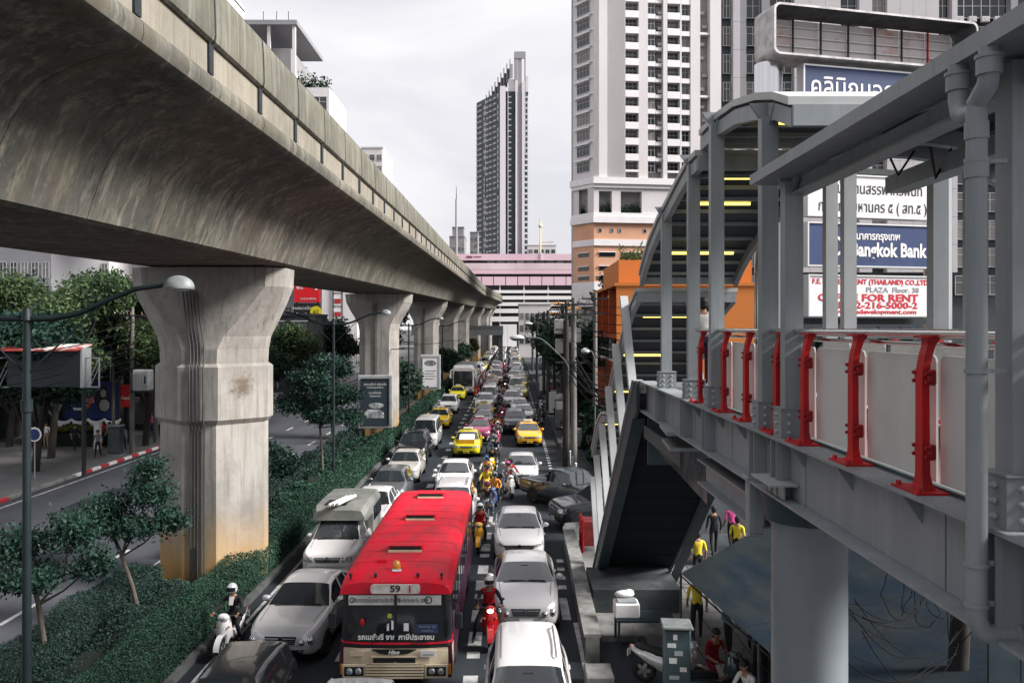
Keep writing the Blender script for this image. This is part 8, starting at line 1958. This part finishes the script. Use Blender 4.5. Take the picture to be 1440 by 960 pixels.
# loose loops of cable over the tarpaulin
rr = random.Random(21)
for i in range(12):
    p0 = Vector((3.9 + rr.uniform(-.1, .3), 9.9 + rr.uniform(-.1, .6), 5.0 - rr.uniform(0, 1.2))); p1 = Vector((7.7 + rr.uniform(-.1, .1), 14.6, 3.2 + rr.uniform(-.7, 1.6)))
    wire(p0, p1, rr.uniform(.1, .8), rr.uniform(.006, .012), f'black cable hanging loosely over the tarpaulin, {NUM[i]} of those leaving the leaning pole', 'loose cables over the tarpaulin')
for i in range(5):
    c0 = Vector((6.5 + .25 * i, 14.3, 3.4 + rr.uniform(-.4, .5))); b = MB(); b.tube([c0 + Vector((rr.uniform(.12, .3) * math.cos(a), .05, .42 * math.sin(a))) for a in [k * pi / 7 for k in range(15)]], .008, 4); o = b.build('cable_loop', M_CABLE); tag(o, f'slack loop of black cable by the leaning pole, {NUM[i]} from the left', 'wire', 'slack cable loops by the leaning pole')
rr6 = random.Random(77)
pts6 = [(3.7, 50), (4.05, 62), (4.25, 70), (4.75, 75), (3.6, 82), (4.6, 90), (3.95, 101)]
for i in range(20):
    a, b_ = rr6.sample(range(len(pts6)), 2); a, b_ = min(a, b_), max(a, b_)
    wire((pts6[a][0] + rr6.uniform(-.3, .3), pts6[a][1], rr6.uniform(5.0, 9.4)), (pts6[b_][0] + rr6.uniform(-.3, .3), pts6[b_][1], rr6.uniform(5.0, 9.2)), rr6.uniform(.2, 1.1), rr6.uniform(.02, .045), f'slanting black wire in the tangle of right hand poles, {NUM[i]} slung', 'tangled wires between the right poles')
for i in range(12):
    a = rr6.choice(pts6[:5]); wire((a[0], a[1], rr6.uniform(5.5, 9)), (7.0 + rr6.uniform(0, 1.5), a[1] + rr6.uniform(-2, 6), rr6.uniform(4, 8)), rr6.uniform(.2, .7), .022, f'service wire from a right hand pole to the buildings, {NUM[i]} slung', 'service wires to the right buildings')
t = thing('shop', 'tall shop block darkened as a shaded backdrop just beyond the orange building', 'building', (7.4, 77, .1), 0, 'shops along the right pavement'); b = MB(); b.box(-1.9, 4, 0, 13, 0, 7.6); b.build('wall', mat('shop_shade_black', (.014, .016, .018), .9, spec=.08), t)  # block added as dark backdrop, shade of the shops put into its wall colour
for k in range(3):
    for f in range(1): b = MB(); b.box(-1.97, -1.905, .8 + k * 4.1, 3.9 + k * 4.1, .4 + f * 4, 3.2 + f * 4); b.build('shop_window', M_GLASS, t)
    b = MB(); b.box(-2.5, -1.98, .6 + k * 4.1, 4.1 + k * 4.1, 3.4, 3.9); b.build('awning', [M_STEEL, M_KRED, M_STEEL_D][k], t)
b = MB(); b.box(-1.7, 1.0, -.1, -.01, 1.0, 3.2); b.build('shop_window', M_GLASS, t)
# trees and shops on the right
for i, (x, y, hz, w, n, lab) in enumerate([(4.9, 66.5, 6.0, 1.7, 4200, 'narrow dark tree between the thick concrete pole and the transformers'), (5.4, 86, 5.6, 2.0, 3800, 'low dark tree behind the arched lamp arm'), (6.6, 78, 6.8, 3.2, 5600, 'dark tree behind the transformers'), (6.4, 93, 6.6, 3.2, 5000, 'dark tree further along the right pavement'), (6.6, 114, 7.2, 3.4, 4600, 'distant dark tree on the right pavement'), (6.6, 140, 7.6, 3.6, 4000, 'last dark tree of the right pavement'), (13.5, 104, 13.0, 3.4, 3600, 'tall dark tree showing left of the orange roof')]):
    rr4 = random.Random(i); tree('roadside_tree', lab, (x, y, .1), [(0, 0, 0), (.1, 0, hz * .4), (.2, 0, hz * .6)], [((w * .6 * math.cos(a * 2.4), w * .5 * math.sin(a * 2.4), hz + rr4.uniform(-1.6, 1.3)), (w * .5, w * .5, w * .32), n // 6) for a in range(6)], L_FAR, M_BARKD, .2, .26, group='dark trees along the right pavement')
rr5 = random.Random(8)
for i in range(6):
    n = 500; t = thing('palm_shrub', f'spiky palm shrub at the foot of the pylon sign, {NUM[i]} from the left', 'plant', (10.2 + i * .8, 30.5 + rr5.uniform(-.5, .5), 6.4), 0, 'palm shrubs under the pylon sign')
    b = MB(); b.cyl((0, 0, -6.3), (0, 0, 1.0), .09, .06, 7); b.build('trunk', M_BARKD, t); V, Q = [], []
    for k in range(34):
        a, e_ = rr5.uniform(0, 2 * pi), rr5.uniform(.1, 1.3); d = Vector((math.cos(a) * math.cos(e_), math.sin(a) * math.cos(e_), math.sin(e_))); s_ = d.cross(Vector((0, 0, 1))).normalized() * .04; p = Vector((0, 0, 1.0)); L_ = rr5.uniform(.7, 1.1)
        o0 = len(V); V += [p - s_, p + s_, p + d * L_ * .6 + s_, p + d * L_ * .6 - s_, p + d * L_ + Vector((0, 0, -.2))]; Q += [(o0, o0 + 1, o0 + 2, o0 + 3), (o0 + 3, o0 + 2, o0 + 4, o0 + 4)]
    mb = MB(); mb.add(V, [tuple(dict.fromkeys(q)) for q in Q], 0); mb.build('fronds', L_FAR, t)
for i, (y, m, lab) in enumerate([(92, M_SHOP, 'dark shop front beyond the orange building'), (110, M_SHOP, 'grey shop front beyond the dark one on the right'), (130, M_SHOP, 'last dark shop front on the right pavement'), (158, M_SHOP, 'far grey shop front at the end of the right pavement')]):
    t = thing('shop', lab, 'building', (10.6, y, .1), 0, 'shops along the right pavement'); b = MB(); b.box(-4, 6, 0, 14, 0, 7); b.build('wall', m, t)
    for k in range(3): b = MB(); b.box(-4.12, -4.01, 1 + k * 4.4, 4.6 + k * 4.4, .5, 3.0); b.build('shop_window', M_GLASS, t); b = MB(); b.box(-4.5, -4.02, .8 + k * 4.4, 4.8 + k * 4.4, 3.2, 4.1); b.build('fascia', [M_STEEL_L, M_KRED, M_WHITE, M_DARK][(i + k) % 4], t)
    b = MB(); b.box(-2.8, 2.8, -.12, -.01, 1.0, 3.0); b.build('shop_window', M_GLASS, t)
hedge('shrub_bed', 'dark untrimmed shrubs and creepers behind the thick concrete pole', 5.0, 7.2, 45.5, 59, 1.9, 420, .10, L_FAR, .3, 'shrubs', .13, None)
hedge('shrub_bed', 'dark shrubs further along behind the kiosk', 4.9, 6.6, 62, 76, 1.7, 420, .12, L_FAR, .3, 'shrubs', .13, None)
# clutter on the right pavement
t = thing('phone_kiosk', 'grey kiosk with a rounded top on the right pavement past the amber taxi', 'kiosk', (3.95, 67, .14)); b = MB(); b.cbox((0, 0, 1.2), (.85, .85, 2.3), b=.05); b.build('body', mat('kiosk_grey', (.20, .215, .22), .5, var=.5, scale=2), t); b = MB(); b.ell((0, 0, 2.36), (.5, .5, .42), 14, 5, 0, 0, 1); b.build('top', M_STEEL_L, t); b = MB(); b.box(-.38, .38, -.44, -.428, 1.55, 2.2); b.build('panel', M_WHITE, t)
for i, (x, y, c1) in enumerate([(3.75, 60, 'black'), (4.3, 57, 'black'), (3.9, 74, 'white'), (4.4, 80, 'grey'), (4.1, 88, 'navy'), (4.5, 96, 'black'), (4.9, 52, 'grey')]):
    person(f'pedestrian in {c1} on the right pavement, {NUM[i]} of those past the side street', (x, y, .14), R(170 if i % 2 else 10), 'walk' if i % 3 else 'stand', c1, 'black', c1, group='pedestrians on the right pavement')
for i, (x, y, w, h, c1) in enumerate([(3.85, 78, .7, 1.9, M_WHITE), (4.0, 79.2, .5, 2.0, M_STEEL_L), (4.2, 91, .8, 1.5, M_KRED), (4.0, 105, .9, 1.8, M_WHITE), (4.3, 56, .8, 1.2, M_STEEL)]):
    t = thing('standing_sign', ['tall white standing banner beyond the kiosk', 'second pale standing banner next to the tall one', 'red standing board on the right pavement', 'white standing board far along the right pavement', 'grey utility box near the thick concrete pole'][i], 'sign', (x, y, .14)); b = MB(); b.cbox((0, 0, h / 2 + .15), (w, .12, h), b=.02); b.build('board', c1, t); b = MB(); b.box(-w / 2, w / 2, -.2, .2, 0, .1); b.build('foot', M_DARK, t)
for i in range(7):
    t = thing('bollard', f'pale kerb bollard of the right pavement, {NUM[i]} after the side street', 'bollard', (3.45, 43 + i * 2.2, .14), 0, 'bollards on the right kerb'); b = MB(); b.cyl((0, 0, 0), (0, 0, .75), .06, n=9); b.build('post', M_STEEL_L, t); b = MB(); b.ell((0, 0, .75), (.065, .065, .05), 9, 4, 0, 0, 1); b.build('cap', M_WHITE, t)
t = place(MOTO['scooter'], (4.3, 17.9, .14), R(115), 'dark parked scooter between the stickered cabinet and the vendor', 'parked motorcycles', {M_MB.name: PAINT['slate'], M_HLIT.name: M_HEAD}, 'scooter')
t = thing('stall_sheet', 'dark cloth hung along the stall edge behind the black clothed person', 'cloth', (5.75, 16.2, .14)); b = MB(); b.loft([[(.03 * math.sin(k * 1.3), .25 * k, .4 + .05 * math.sin(k)), (.05 * math.sin(k * 1.7 + 1), .25 * k, 1.9)] for k in range(11)], 0, False, False, True); b.build('sheet', CLOTH['maroon'], t)
for i, (x, y, c1) in enumerate([(4.15, 16.2, 'white'), (5.2, 19.6, 'navy'), (5.0, 16.0, 'khaki'), (6.0, 20.2, 'grey')]):
    t = thing('sack', ['white bulging bag on the ground by the stools', 'navy bundle under the tarpaulin edge', 'khaki sack beside the low sitters', 'grey sack deep under the tarpaulin'][i], 'bag', (x, y, .14)); b = MB(); b.ell((0, 0, .2), (.26, .22, .22), 12, 7); b.ell((.03, 0, .42), (.09, .08, .1), 9, 5); b.build('bag_body', CLOTH[c1], t); b = MB(); b.cyl((.03, 0, .46), (.03, 0, .49), .05, n=8); b.build('tie', M_DARK, t)
drop_protos()
